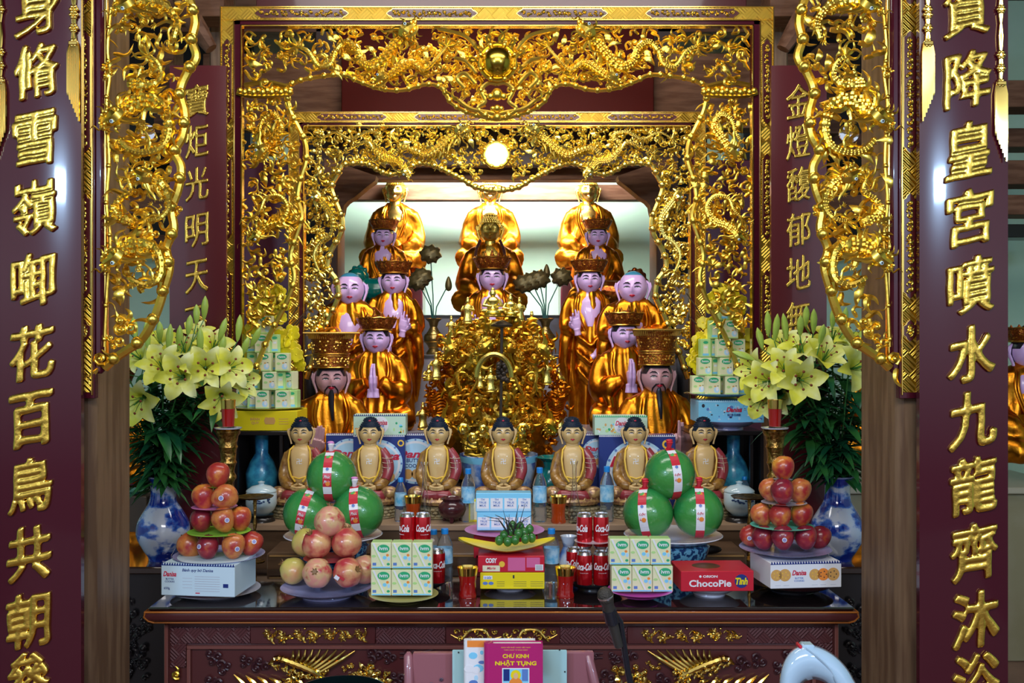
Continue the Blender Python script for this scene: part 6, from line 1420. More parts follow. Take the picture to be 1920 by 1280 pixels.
box_item('milk_pack', 'milk pack', 'lower blue and white pack of four milk cartons in the centre', 945, 0, 101, 34, .07, YB_, SKY, art_bm, zb=zof(992, YB_) + .002); box_item('milk_pack', 'milk pack', 'upper blue and white pack of four milk cartons in the centre', 944, 0, 103, 35, .07, YB_, SKY, art_bm, zb=zof(992, YB_) + .002 + 34.5 * YB_ / F)
# ---- cans
CANR = mat('can_red', (.52, .006, .012), .2, .55, coat=.5); ALU = mat('aluminium', (.7, .7, .72), .25, 1.)
def can_mesh():
    r, h = .0285, .128; mb = MB(ALU); mb.lathe([(.001, .004), (r * .72, .0), (r * .8, .001), (r * .98, .010)], (0, 0, 0), 32, cap1=False); mb.use(CANR).lathe([(r * .98, .010), (r, .014), (r, h - .016), (r * .97, h - .012)], (0, 0, 0), 32, cap0=False, cap1=False)
    mb.use(ALU).lathe([(r * .97, h - .012), (r * .82, h - .003), (r * .84, h), (r * .80, h), (r * .78, h - .004), (.001, h - .004)], (0, 0, 0), 32, cap0=False)
    mb.box((-.006, -.012, h - .004), (.006, .006, h - .001), .001)
    def wr(p): a = p.x / r; rr = r + .0003 - p.y; return Vector((math.sin(a) * rr, -math.cos(a) * rr, p.z))
    put_text(mb, 'Coca-Cola', WHT, T(0, 0, h * .60), w=.068, h=.026, bold=.025, shear=.35, depth=.0006, warp=wr); put_text(mb, 'VỊ NGUYÊN BẢN', WHT, T(.0, 0, h * .42), w=.03, h=.0035, depth=.0005, warp=wr)
    return mb.mesh('can', True, 35)
canm = can_mesh()
def can(px, Y, z, rz, label, g): o = mesh_obj(canm, 'soda_can', label=label, cat='can', group=g); o.location = (fx(px, Y), Y, z); o.rotation_euler.z = rz
Yc = 3.62
for g, l in (('soda cans stacked at left', ((764, 0, -.9, 'front left upper red soda can of the left stack'), (793, 0, .3, 'front right upper red soda can of the left stack'))), ('soda cans stacked at right', ((1096, 0, -.9, 'left upper red soda can of the right stack'), (1127, 0, .35, 'right upper red soda can of the right stack')))):
    for px, _, rz, lb in l: can(px, Yc, ZT + .016 + .130, rz, lb, g)
for px, dy, rz, lb, g in ((820, .0, .1, 'lower red soda can showing right of the left milk cartons', 'soda cans stacked at left'), (790, .0, 2, 'lower soda can hidden behind the left milk cartons', 'soda cans stacked at left'), (760, .0, 1, 'leftmost lower soda can behind the left milk cartons', 'soda cans stacked at left'), (1096, -.03, -.15, 'lower red soda can at left of the right stack', 'soda cans stacked at right'), (1127, -.03, .1, 'lower red soda can in the middle of the right stack', 'soda cans stacked at right'), (1076, .03, -.7, 'lower red soda can at far left behind in the right stack', 'soda cans stacked at right'), (1148, .03, -.2, 'lower red soda can at far right of the right stack', 'soda cans stacked at right')):
    can(px, Yc + dy, ZT + .014, rz, lb, g)
plate(790, 1085, 108, Yc, mat('dark_dish', ()), 'dark plate under the left soda cans', zb=ZT); plate(1112, 1085, 108, Yc, mat('dark_dish', ()), 'dark plate under the right soda cans', zb=ZT)
mb = MB(CER); 
plate(780, 1013, 70, Yc, CER, 'thin white card between the two layers of left soda cans', .003, cat='card', name='card'); plate(1112, 1013, 70, Yc, CER, 'thin white card between the two layers of right soda cans', .003, cat='card', name='card')
# ---- glass and bottles
GLS = mat('clear_glass', (.92, .96, 1.), .02, trans=1., ior=1.35); REDG = mat('red_wax', (.45, .01, .008), .08, trans=.35, coat=1.); CAPB = mat('cap_blue', (.01, .22, .62), .3); PET = mat('pet_bottle', (.80, .92, 1.), .04, trans=.95, ior=1.2); LBLB = mat('bottle_label', (.10, .42, .70), .35, noise_c=(.45, .70, .85), nscale=30)
def goblet(px, yb, h, w, Y, label, zb=None, amber=False):
    k = Y / F; H, W = h * k, w * k / 2; root = empty('votive_glass', (fx(px, Y), Y, zof(yb, Y) if zb is None else zb), label=label, cat='glass')
    m = REDG if not amber else mat('amber_liquid', (.6, .08, .01), .06, trans=.4, coat=1.)
    mb = MB(m); mb.lathe([(.001, 0), (W * .80, 0), (W * .84, H * .08), (W * .74, H * .22), (W * .76, H * .5), (W * .86, H * .74), (.001, H * .74)], (0, 0, 0), 28, fn=lambda th, z: 1 + .04 * math.sin(th * 10) * (z < H * .3)); mb.obj('red_filling' if not amber else 'amber_filling', root)
    mb = MB(GOLDF); mb.lathe([(W * .87, H * .74), (W * .92, H * .86), (W, H), (W * .96, H), (W * .88, H * .86), (W * .84, H * .74)], (0, 0, 0), 28, fn=lambda th, z: 1 + .025 * math.sin(th * 14), cap0=False, cap1=False); mb.obj('gilt_rim', root)
goblet(877, 0, 56, 40, 3.5, 'red votive glass with gilt rim left of the centre stack', ZT); goblet(1060, 0, 56, 40, 3.5, 'red votive glass with gilt rim right of the centre stack', ZT); goblet(1047, 0, 50, 34, 4.27, 'amber votive glass on the upper step right of the central small buddha', Z2, True); goblet(774, 0, 50, 34, 4.27, 'amber votive glass on the upper step behind the left soda cans', Z2, True)
BRS = mat('brass_engraved', (.50, .30, .08), .3, 1., bump=1., bscale=90, noise_c=(.16, .08, .02), nscale=60)
for px, lb in ((428, 'left'), (1453, 'right')):
    Y = 3.8; k = Y / F; z0 = ZT; H = zof(803, Y) - z0; root = empty('candle_stand', (fx(px, Y), Y, z0), label='tall engraved brass stand behind the %s mango tower' % lb, cat='stand')
    mb = MB(BRS); mb.lathe([(.001, 0), (.075, 0), (.078, .012), (.045, .03), (.022, .06), (.034, .09), (.018, .12), (.026, H - .23), (.016, H - .21), (.030, H - .19), (.030, H - .18), (.022, H - .165), (.027, H - .14), (.032, H - .13), (.028, H - .12), (.031, H - .08), (.036, H - .07), (.032, H - .06), (.037, H - .03), (.045, H - .018), (.046, H - .008), (.042, H - .006), (.047, H), (.001, H)], (0, 0, 0), 32); mb.obj('stand_body', root)
    mb = MB(CER); mb.lathe([(.001, H), (.050, H), (.052, H + .004), (.001, H + .004)], (0, 0, 0), 32); mb.obj('saucer', root)
    r2 = empty('votive_cup', (fx(px, Y), Y, z0 + H + .004), label='glass votive cup with red wax on the %s brass stand' % lb, cat='votive')
    h = 52 * k; mb = MB(REDG); mb.lathe([(.001, .004), (.022, .004), (.026, h * .68), (.001, h * .68)], (0, 0, 0), 24); mb.obj('red_wax', r2); mb = MB(GOLDF); mb.lathe([(.0265, h * .68), (.028, h), (.026, h), (.0245, h * .68)], (0, 0, 0), 24, cap0=False, cap1=False); mb.obj('gilt_rim', r2); mb = MB(GLS); mb.lathe([(.001, 0), (.024, 0), (.024, .004), (.001, .004)], (0, 0, 0), 24); mb.obj('glass_base', r2)
def bottle(px, yt, Y, zb, label, r=.03):
    root = empty('water_bottle', (fx(px, Y), Y, zb), label=label, cat='bottle', group='plastic water bottles with blue caps'); H = zof(yt, Y) - zb
    mb = MB(PET); mb.lathe([(.001, .003), (r * .9, 0), (r, .01), (r, H * .25), (r * .93, H * .28), (r, H * .31), (r, H * .68), (r * .8, H * .78), (r * .42, H * .88), (r * .40, H * .92), (.001, H * .92)], (0, 0, 0), 28, fn=lambda th, z: 1 + (.03 * math.sin(th * 6) if z < H * .25 else 0)); mb.obj('bottle_body', root)
    mb = MB(LBLB); mb.lathe([(r * 1.01, H * .36), (r * 1.01, H * .64)], (0, 0, 0), 28, cap0=False, cap1=False); mb.obj('bottle_label', root)
    mb = MB(CAPB); mb.lathe([(.001, H * .90), (r * .46, H * .90), (r * .46, H - .002), (r * .4, H), (.001, H)], (0, 0, 0), 20); mb.obj('bottle_cap', root)
bottle(878, 878, 4.30, Z2, 'water bottle on the upper step left of the central small buddha'); bottle(1012, 876, 4.30, Z2, 'water bottle on the upper step right of the central small buddha'); bottle(1138, 874, 4.31, Z2, 'water bottle on the upper step above the right soda cans'); bottle(751, 895, 4.31, Z2, 'water bottle on the upper step right of the left pomelos', .026); bottle(1396, 893, 4.6, Z2, 'water bottle behind the lidded jar at right', .026)
bottle(834, 990, 3.72, ZT, 'water bottle on the table right of the left soda cans'); bottle(1034, 990, 3.72, ZT, 'water bottle on the table right of the centre stack'); bottle(813, 992, 3.78, ZT, 'water bottle on the table half hidden behind the left soda cans')
def budvase(px, yt, Y, zb, label):
    H = zof(yt, Y) - zb; mb = MB(GLS); R = .027
    mb.lathe([(.001, 0), (R * .9, 0), (R * 1.05, .012), (R, H * .25), (R * .5, H * .5), (R * .32, H * .7), (R * .36, H * .92), (R * .62, H), (R * .55, H), (R * .3, H * .92), (R * .24, H * .7), (R * .4, H * .5), (R * .85, H * .25), (R * .85, .012), (.001, .008)], (0, 0, 0), 24)
    o = mb.obj('glass_vase', label=label, cat='vase'); o.location = (fx(px, Y), Y, zb)
budvase(796, 866, 4.265, Z2, 'slim clear glass bud vase in front of the third small buddha'); budvase(1077, 864, 4.265, Z2, 'slim clear glass bud vase in front of the fifth small buddha')
# lidded jars on black stands, incense pot, plaque, porcelain bowl, little blue vase, green glazed pieces
JAR = mat('jar_white_blue', (.50, .66, .74), .12, coat=.7); INK = mat('ink_blue', (.02, .05, .15), .3)
for px, lb in ((490, 'left'), (1386, 'right')):
    Y = 4.31; k = Y / F; root = empty('lidded_jar', (fx(px, Y), Y, Z2), label='pale blue lidded porcelain jar on a black stand at ' + lb, cat='jar'); H = zof(905, Y) - Z2; r = 29 * k
    mb = MB(BLACKW); mb.lathe([(.001, 0), (r * .9, 0), (r * .85, .012), (r * .7, .02), (r * .8, .028), (.001, .028)], (0, 0, 0), 28); mb.obj('stand', root)
    mb = MB(JAR); mb.lathe([(.001, .028), (r * .5, .028), (r * .85, .05), (r, .075), (r * .98, H * .74), (r * .9, H * .78), (.001, H * .78)], (0, 0, 0), 32); mb.obj('jar_body', root)
    mb = MB(JAR); mb.lathe([(r * .98, H * .78), (r * .95, H * .82), (r * .6, H * .92), (r * .2, H * .96), (r * .16, H * .99), (r * .24, H * 1.03), (.001, H * 1.06)], (0, 0, 0), 32); mb.obj('lid', root)
    mb = MB(INK); R_ = random.Random(px)
    for i in range(26): a = -1.2 + R_.uniform(-.6, .9); zz = .085 + R_.uniform(0, .035); mb.ball((r * 1.0 * math.sin(a + 1.1), -r * math.cos(a + 1.1), zz), (.006, .003, .004), 6, 4)
    mb.obj('painted_landscape', root)
    if lb == 'left' or 1:
        q = 478 if lb == 'left' else 1405; Y_ = 4.05 if lb == 'left' else 4.1; mb = MB(BRS); mb.lathe([(.001, 0), (.05, 0), (.07, .004), (.075, .009), (.07, .008), (.001, .003)], (0, 0, 0), 36); o = mb.obj('brass_dish', label='flat brass dish rim showing behind the %s mango tower' % lb, cat='dish'); o.location = (fx(q, Y_), Y_, zof(934, Y_))
        mb = MB(BRS); hh = zof(934, Y_) - ZT; mb.lathe([(.001, 0), (.04, 0), (.04, .006), (.008, .014), (.005, hh * .5), (.009, hh * .6), (.005, hh * .7), (.008, hh), (.001, hh)], (0, 0, 0), 24); o2 = mb.obj('dish_stem', o); o2.location = (0, 0, -hh)
mb = MB(mat('maroon_clay', (.06, .015, .018), .2, coat=.5)); mb.lathe([(.001, .012), (.03, .012), (.052, .03), (.062, .055), (.058, .075), (.04, .09), (.05, .102), (.046, .106), (.036, .1), (.03, .09), (.001, .07)], (0, 0, 0), 32)
for i in range(3): a = i * 2.094 + .5; mb.tube([(.035 * math.cos(a), .035 * math.sin(a), .025), (.042 * math.cos(a), .042 * math.sin(a), 0)], [.012, .007], 8)
o = mb.obj('incense_pot', label='small maroon three-legged incense pot left of the central small buddha', cat='incense pot'); o.location = (fx(848, 4.29), 4.29, Z2)
box_item('card_box', 'box', 'small upright yellow box left of the blue milk packs', 888, 0, 18, 42, .03, 4.3, YEL, lambda mb, M, W, H: pr(mb, M, pmat('cream2', ()), rect(0, 0, W * .7, H * .8)), zb=Z2)
Y = 4.73; mb = MB(BLUW); r = 73 * Y / F; H = zof(850, Y) - Z2; mb.lathe([(.001, 0), (r * .6, 0), (r * .62, .02), (r * .85, H * .35), (r * .97, H * .8), (r, H), (r * .96, H), (r * .9, H * .8), (.001, H * .4)], (0, 0, 0), 48); mb.use(SKY).lathe([(r * .985, H * .86), (r * 1.01, H * .98)], (0, 0, 0), 48, cap0=False, cap1=False); o = mb.obj('porcelain_bowl', label='large blue and white porcelain incense bowl behind the central small buddha', cat='bowl'); o.location = (fx(935, Y), Y, Z2)
mb = MB(mat('grey_sand', (.25, .22, .2), .9)); mb.lathe([(.001, H * .75), (r * .9, H * .75), (.001, H * .82)], (0, 0, 0), 30); mb.obj('ash_filling', o)
mb = MB(TEAL); mb.lathe([(.001, 0), (.05, 0), (.045, .03), (.075, .10), (.07, .15), (.035, .19), (.04, .215), (.075, .235), (.06, .24), (.001, .2)], (0, 0, 0), 28); o = mb.obj('glazed_vase', label='dark teal glazed vase left of the fifth small buddha', cat='vase'); o.location = (fx(1035, 4.62), 4.66, Z2)
for px in (1066,):
    mb = MB(BLUW); mb.lathe([(.001, 0), (.035, 0), (.03, .02), (.05, .06), (.03, .10), (.02, .12), (.032, .16), (.028, .16), (.001, .13)], (0, 0, 0), 24); o = mb.obj('porcelain_vase', label='small blue and white vase left of the right soda cans', cat='vase'); o.location = (fx(px, 3.78), 3.78, ZT)
# glass cabinets with a blue vase inside
for px0, px1, vx, lb in ((440, 556, 488, 'left'), (1298, 1432, 1378, 'right')):
    Y = 4.55; a = fx(px0, Y); b = fx(px1, Y); zt = zof(808, 4.55); root = empty('display_cabinet', ((a + b) / 2, Y, Z2), label='small black glass display cabinet holding a blue vase at ' + lb, cat='cabinet'); w = (b - a) / 2; h = zt - Z2
    mb = MB(BLACKW); mb.box((-w, 0, h - .02), (w, .36, h), .003); mb.box((-w, 0, 0), (w, .36, .02), .003); mb.box((-w, .34, 0), (w, .36, h))
    for s_ in (-1, 1): mb.box((s_ * w - .014 * (s_ > 0), 0, .02), (s_ * w + .014 * (s_ < 0), .018, h - .02)); mb.box((s_ * w - .006 * (s_ > 0), .02, .02), (s_ * w + .006 * (s_ < 0), .34, h - .02))
    mb.box((w * (.45 if lb == 'left' else .62), .0, .02), (w * (.45 if lb == 'left' else .62) + .014, .018, h - .02)); mb.obj('cabinet_frame', root)
    mb = MB(mat('vase_turquoise', (.05, .36, .55), .3, coat=.4, noise_c=(.02, .15, .32), nscale=24)); vh = h * .9; mb.lathe([(.001, 0), (.04, 0), (.07, vh * .2), (.075, vh * .42), (.055, vh * .58), (.03, vh * .70), (.032, vh * .95), (.038, vh), (.001, vh)], (0, 0, 0), 28); o = mb.obj('blue_vase', label='turquoise vase inside the %s glass cabinet' % lb, cat='vase'); o.location = (fx(vx, 4.66), 4.69, Z2 + .02)
# ---- small painted buddhas
def small_buddha(px, label):
    Y = 4.5; k = Y / F; u = 50 * k; root = empty('painted_buddha_figurine', (fx(px, Y), Y, Z2), label=label, cat='figurine', group='seated painted buddhas in the row'); root.scale = (u, u, u)
    return root
proto = empty('painted_buddha_figurine', (fx(565, 4.46), 4.46, Z2), cat='figurine', group='seated painted buddhas in the row'); u = 49 * 4.46 / F; proto.scale = (u, u * .85, u)
HB = (CZ - (835 - CY) * 4.46 / F - Z2) / u        # chin height above the step
def prt(mb, name, fz=None, am=0, kk=8, mode='drape', vox=.03):
    if fz: me = fuse(mb, vox, 3, fz, name); 
    else: me = mb.mesh(name, True, 60)
    if am: folds(me, am, kk, 2, mode)
    o = mesh_obj(me, name, proto); return o
hd = head('cap', proto, TAN); hd.matrix_basis = T(0, 0, HB) @ SC(1.0, .95, .98)
def ring(z, rx, ry, yc=0, n=26): return [Vector((rx * math.cos(2 * math.pi * i / n), yc + ry * math.sin(2 * math.pi * i / n), z)) for i in range(n)]
mb = MB(OCH); mb.grid([ring(HB - .0, .26, .22, .05), ring(HB - .10, .46, .3, .05), ring(HB - .24, .61, .34, .05), ring(HB - .8, .64, .38, .05), ring(HB - 1.3, .62, .4, .05), ring(HB - 1.75, .7, .45, .05)])
for s_ in (-1, 1): c = cat_rom([(s_ * .50, .03, HB - .28, .17), (s_ * .62, -.02, HB - .8, .185), (s_ * .66, -.2, HB - 1.22, .20), (s_ * .46, -.52, HB - 1.42, .17), (s_ * .25, -.6, HB - 1.5, .14)], 4); mb.tube([q[:3] for q in c], [q[3] for q in c], 12)
prt(mb, 'robe', OCH, .02, 9)
mb = MB(MAR); c = cat_rom([(.44, -.04, HB - .16, .16), (.64, -.12, HB - .5, .20), (.70, -.18, HB - .9, .21), (.60, -.40, HB - 1.28, .17)], 5); mb.tube([q[:3] for q in c], [q[3] for q in c], 12); me = mb.mesh('shoulder_sash'); folds(me, .018, 9, 1); mesh_obj(me, 'shoulder_sash', proto)
mb = MB(mat('sash_line', (.55, .42, .3), .4)); 
for zz in (.45, .62, .8, .97, 1.14): mb.tube([(.48, -.26, HB - zz), (.66, -.38, HB - zz - .02), (.86, -.26, HB - zz)], .012, 5)
mb.tube([(.64, -.32, HB - .35), (.72, -.40, HB - .8), (.70, -.42, HB - 1.2)], .012, 5); mb.obj('sash_line', proto)
mb = MB(TAN); R = []
for z, hw, y in ((.06, .20, -.10), (-.06, .30, -.26), (-.2, .36, -.36), (-.42, .35, -.42), (-.70, .33, -.44), (-.95, .29, -.42), (-1.2, .28, -.46), (-1.42, .22, -.42)): R.append([Vector((hw * math.cos(a), y + .10 - .14 * math.sin(a), HB + z)) for a in [math.pi * i / 12 for i in range(13)]] + [Vector((-hw, y + .3, HB + z)), Vector((hw, y + .3, HB + z))])
mb.grid(R); mb.obj('chest', proto, angle=80)
mb = MB(GLDP); 
for s_ in (-1, 1): mb.tube([(s_ * .26, -.12, HB - .0), (s_ * .38, -.34, HB - .14), (s_ * .42, -.46, HB - .5), (s_ * .38, -.50, HB - .85), (s_ * .30, -.52, HB - 1.1), (s_ * .14, -.56, HB - 1.32)], .035, 6)
mb.tube([(-.3, -.48, HB - 1.12), (0, -.58, HB - 1.2), (.3, -.48, HB - 1.12)], .03, 6); mb.obj('robe_hem', proto)
mb = MB(TAN)
for s_ in (-1, 1):
    mb.tube([(s_ * .34, -.58, HB - 1.5), (s_ * .16, -.70, HB - 1.56), (0, -.76, HB - 1.58)], [.13, .12, .09], 10, .7)
    for i in range(4): mb.tube([(s_ * .10, -.72 - .03 * i, HB - 1.60 + .03 * i), (-s_ * .06, -.80 - .02 * i, HB - 1.60 + .03 * i), (-s_ * .2, -.78, HB - 1.59 + .03 * i)], [.045, .04, .03], 6)
    mb.tube([(s_ * .22, -.68, HB - 1.5), (s_ * .12, -.74, HB - 1.42), (s_ * .02, -.76, HB - 1.38)], [.05, .045, .035], 6)
mb.obj('hands', proto, label='folded tan hands in the lap')
g = MB(WHT); put_text(g, '卍', WHT, T(0, -.475, HB - .56), h=.2, bold=.01, depth=.01); g.obj('chest_emblem', proto)
mb = MB(MAR)
for s_ in (-1, 1): mb.tube([(s_ * .5, -.1, HB - 1.75), (s_ * .74, -.40, HB - 1.78), (s_ * .4, -.72, HB - 1.82), (-s_ * .2, -.74, HB - 1.84)], [.24, .24, .2, .17], 12)
prt(mb, 'crossed_legs', MAR, .02, 12)
for s_ in (-1, 1): mb = MB(BRN); mb.ball((s_ * .76, -.52, HB - 1.74), (.34, .32, .25), 26, 18, fn=lambda v: v * (1 + .05 * math.sin(22 * math.hypot(v.x, v.z + .15)))); mb.obj('knee_folds', proto)
mb = MB(BRN); zl = HB - 2.0; mb.lathe([(.7, zl - .2), (1.0, zl - .14), (1.05, zl - .02), (.98, zl + .06), (.01, zl + .06)], (0, -.22, 0), 36)
for i in range(22): a = i * .2856; mb.tube([(.9 * math.cos(a), -.22 + .74 * math.sin(a), zl - .18), (1.08 * math.cos(a), -.22 + .9 * math.sin(a), zl - .02), (1.06 * math.cos(a), -.22 + .88 * math.sin(a), zl + .14)], [.08, .14, .02], 7, .4, up=(math.cos(a), math.sin(a), 0))
mb.v = [Vector((v.x, v.y if abs(v.x) > 2 else v.y, v.z)) for v in mb.v]; mb.obj('lotus_seat', proto)
OLV = mat('lotus_base_tan', (.34, .27, .14), .4, noise_c=(.2, .17, .1), nscale=4); mb = MB(OLV); z9 = zl - .2; hz = z9
mb.lathe([(1.0, 0), (1.1, .03), (.95, hz * .25), (.95, hz * .6), (.8, hz), (.01, hz)], (0, -.22, 0), 36)
for r_ in range(3):
    for i in range(26): a = i * .2417 + r_ * .12; q = .97 - .02 * r_; mb.ball((q * math.cos(a), -.22 + q * math.sin(a) * .98, hz * (.25 + .25 * r_)), (.13, .13, hz * .16), 8, 6)
mb.obj('pebbled_base', proto)
ORD = ['first small painted buddha from the left, left of the top pomelo', 'second small painted buddha from the left, in front of the navy cookie boxes', 'third small painted buddha from the left, behind a bud vase', 'central small painted buddha behind the blue milk packs', 'fifth small painted buddha from the left, behind the other bud vase', 'sixth small painted buddha from the left, beside the right top pomelo', 'last small painted buddha at the far right of the row']
proto['label'] = ORD[0]
for i, px in enumerate((694, 821, 943, 1073, 1190, 1319)): clone(proto, loc=(fx(px, 4.46), 4.46, Z2), label=ORD[i + 1], rz=random.Random(i).uniform(-.04, .04))
# ---------------------------------------------------------------- vases, lilies, yellow blossoms
LEAF = mat('lily_leaf', (.008, .085, .035), .35, noise_c=(.03, .15, .03), nscale=8, coat=.2); LEAF2 = mat('lily_leaf_light', (.05, .20, .04), .4); PET_ = mat('lily_petal', (.74, .74, .06), .45, noise_c=(.82, .86, .40), nscale=11, ramp=(.42, .62)); BUD = mat('lily_bud', (.30, .48, .06), .4, noise_c=(.5, .6, .12), nscale=10); ANT = mat('anther', (.22, .05, .01), .6)
def petal(mb, L, W, bend, az, base=.12):
    n = 7; R = []
    for i in range(n + 1):
        t = i / n; w = W * (math.sin(math.pi * (t * .93 + .05)) ** .8) + .001; ang = base + bend * t ** 1.6; 
        if i == 0: r, z = .006, 0
        else: r += math.sin(ang) * L / n; z += math.cos(ang) * L / n
        row = []
        for x, dz in ((-1, .22), (-.5, .05), (0, -.08), (.5, .05), (1, .22), (.5, .02), (0, -.12), (-.5, .02)):
            dn = dz * w + (-.0012 if dz in (.02, -.12) else 0); px_, py_, pz_ = r - math.cos(ang) * dn, x * w + .10 * w * math.sin(t * 9 + x * 2), z + math.sin(ang) * dn
            row.append(Vector((px_ * math.cos(az) - py_ * math.sin(az), px_ * math.sin(az) + py_ * math.cos(az), pz_)))
        R.append(row)
    mb.grid(R)
fl = []
for v in range(3):
    mb = MB(PET_)
    for i in range(6): petal(mb, .085, .017 if i % 2 else .023, (1.5, 1.9, 1.2)[v], i * 1.047 + .1 * v, .30)
    mb.use(LEAF2)
    mb.tube([(0, 0, 0), (0, 0, .06)], [.003, .0022], 5); 
    for i in range(6):
        a = i * 1.047 + .5; mb.use(LEAF2).tube([(0, 0, .005), (.012 * math.cos(a), .012 * math.sin(a), .045), (.022 * math.cos(a), .022 * math.sin(a), .062)], .0008, 4); mb.use(ANT).ball((.022 * math.cos(a), .022 * math.sin(a), .063), (.004, .004, .0022), 6, 4)
    fl.append(mb.mesh('lily_flower', True, 60))
mb = MB(BUD); mb.lathe([(.002, 0), (.006, .008), (.0105, .03), (.0125, .055), (.009, .075), (.003, .088), (.0005, .092)], (0, 0, 0), 12, fn=lambda th, z: 1 + .1 * math.cos(3 * th)); budm = mb.mesh('lily_bud')
def leafm(mb, p, d, L, W, droop=.4):
    p = Vector(p); d = Vector(d).normalized(); side = d.cross(Vector((0, 0, 1)))
    side = side.normalized() if side.length > .1 else Vector((1, 0, 0)); nrm = side.cross(d); pts = []; b = len(mb.v); n = 5
    for i in range(n + 1):
        t = i / n; c = p + d * L * t + Vector((0, 0, -droop * L * t * t)); w = W * math.sin(math.pi * min(.98, t * .9 + .1)) ** .9 * (1 if i < n else .05)
        mb.v += [c - side * w + nrm * w * .25, c - nrm * .0008, c + side * w + nrm * w * .25]
    for i in range(n):
        for j in (0, 1): mb.face((b + i * 3 + j, b + i * 3 + j + 1, b + i * 3 + j + 4, b + i * 3 + j + 3))
def flower_at(root, px, py, Y, face, s, v=0):
    o = mesh_obj(fl[v % 3], 'flower', root); o.location = P(px, py, Y) - root.location; o.rotation_mode = 'QUATERNION'; o.rotation_quaternion = Vector(face).to_track_quat('Z', 'Y'); o.scale = (s, s, s); return o
def lilies(side, vx, flowers, buds):
    Y = 4.1; base = P(vx, 905, Y); R = random.Random(vx)
    lab = 'long-stemmed pale yellow lilies in the %s blue and white vase' % side; g = 'lilies in the %s vase' % side
    for i, (px, py, dy, f, s, v) in enumerate(flowers):
        root = empty('lily_stem', base, label=lab, cat='lily', group=g); tip = P(px, py, Y + dy); e = tip - base; fdir = Vector(f).normalized()
        mid = Vector((e.x * .35, e.y * .4, e.z * .55)); end = e - fdir * .03
        path = [Vector(q) for q in cat_rom([(0, 0, -.12), (0, 0, 0), tuple(mid), tuple(end)], 5)]
        mb = MB(LEAF2); mb.tube(path, .0032, 6); mb.obj('stem', root)
        flower_at(root, px, py, Y + dy, f, s * 1.3, v).location = e - fdir * .03
        mb = MB(LEAF)
        for q in range(34):
            t = R.uniform(.08, .9); c = path[min(len(path) - 1, 5 + int(t * (len(path) - 6)))]; a = R.uniform(0, 6.28)
            leafm(mb, c + Vector((R.uniform(-.035, .035), R.uniform(-.035, .035), R.uniform(-.03, .03))), (math.cos(a), math.sin(a) * .8, R.uniform(-.15, .5)), R.uniform(.09, .16), R.uniform(.012, .023), R.uniform(.2, .7))
        mb.obj('leaves', root)
        for bpx, bpy, bdy, ang in buds[i::len(flowers)]:
            q = P(bpx, bpy, Y + bdy) - base; mb = MB(LEAF2); mb.tube([path[-4], (path[-4] + q) / 2 + Vector((0, 0, -.01)), q], .0022, 5); mb.obj('bud_stalk', root); o = mesh_obj(budm, 'bud', root); o.location = q; o.rotation_euler = (R.uniform(-.2, .2), ang, 0); o.scale = (1.15, 1.15, R.uniform(.9, 1.3))
lilies('left', 306, [(305, 690, -.12, (.1, -1, .5), 1.15, 0), (340, 705, -.16, (.1, -1, .1), 1.15, 1), (265, 748, -.16, (-.1, -1, -.3), 1.2, 2), (385, 690, -.12, (.3, -1, .1), 1.1, 0), (430, 690, -.08, (.6, -.7, .1), 1.1, 1), (415, 745, -.12, (.3, -1, -.4), 1.1, 2), (262, 672, 0, (-.5, -.8, .5), 1., 0), (345, 655, -.02, (0, -.7, .8), 1.0, 1), (200, 735, -.05, (-.5, -1, -.1), 1.2, 2), (400, 650, .02, (.4, -.7, .6), 1.0, 0), (225, 700, .05, (-.8, -.6, .2), 1.1, 1), (450, 715, .02, (.9, -.5, 0), 1.0, 2), (190, 770, 0, (-.3, -1, -.5), 1.1, 0), (300, 640, .08, (-.1, -.6, .9), 1., 1), (370, 630, .08, (.2, -.6, .9), .9, 2)],
       [(352, 628, -.05, .1), (368, 608, -.02, 0), (382, 600, 0, .1), (410, 640, -.05, .3), (445, 640, 0, .1), (452, 668, -.02, .4), (255, 635, .02, -.2), (240, 620, .05, -.1), (278, 655, -.04, -.1), (300, 640, 0, .0), (335, 655, -.04, .1), (375, 665, -.1, .05), (412, 668, -.08, .25), (232, 700, 0, -.3), (470, 650, .02, .5), (315, 660, -.1, .1)])
lilies('right', 1570, [(1500, 712, -.16, (-.1, -1, .0), 1.2, 2), (1470, 690, -.12, (-.3, -1, .4), 1.0, 0), (1602, 690, -.14, (.5, -1, .2), 1.15, 1), (1545, 672, -.06, (.1, -.8, .7), 1.1, 2), (1440, 715, -.08, (-.6, -.8, 0), 1.1, 0), (1500, 655, -.02, (-.2, -.7, .8), 1.05, 1), (1420, 695, 0, (-.9, -.5, .2), 1.1, 2), (1455, 740, -.02, (-.5, -1, -.5), 1., 0), (1560, 640, .06, (.1, -.6, .9), 1.1, 1), (1640, 700, -.04, (.7, -.7, .2), 1.0, 2), (1430, 745, -.02, (-.7, -.8, -.4), 1.1, 0), (1590, 640, .04, (.3, -.6, .8), 1.0, 1), (1660, 745, 0, (.8, -.7, -.1), .9, 2), (1470, 650, .05, (-.4, -.6, .8), 1., 0)],
       [(1500, 630, -.05, 0), (1537, 645, -.08, .15), (1475, 640, .0, -.1), (1430, 655, 0, -.2), (1452, 640, .0, .1), (1415, 675, -.04, -1.2), (1580, 625, 0, .1), (1525, 625, 0, .0), (1560, 615, 0, .1), (1610, 650, 0, .3), (1650, 660, 0, .2), (1440, 630, 0, 0), (1510, 612, 0, .1)])
VAS = mat('vase_blue_landscape', (.55, .62, .76), .08, coat=1., noise_c=((.52, .60, .78), (.04, .14, .55), (.01, .03, .30)), nscale=9, ramp=(.40, .56), stretch=(1, 1, 1.6))
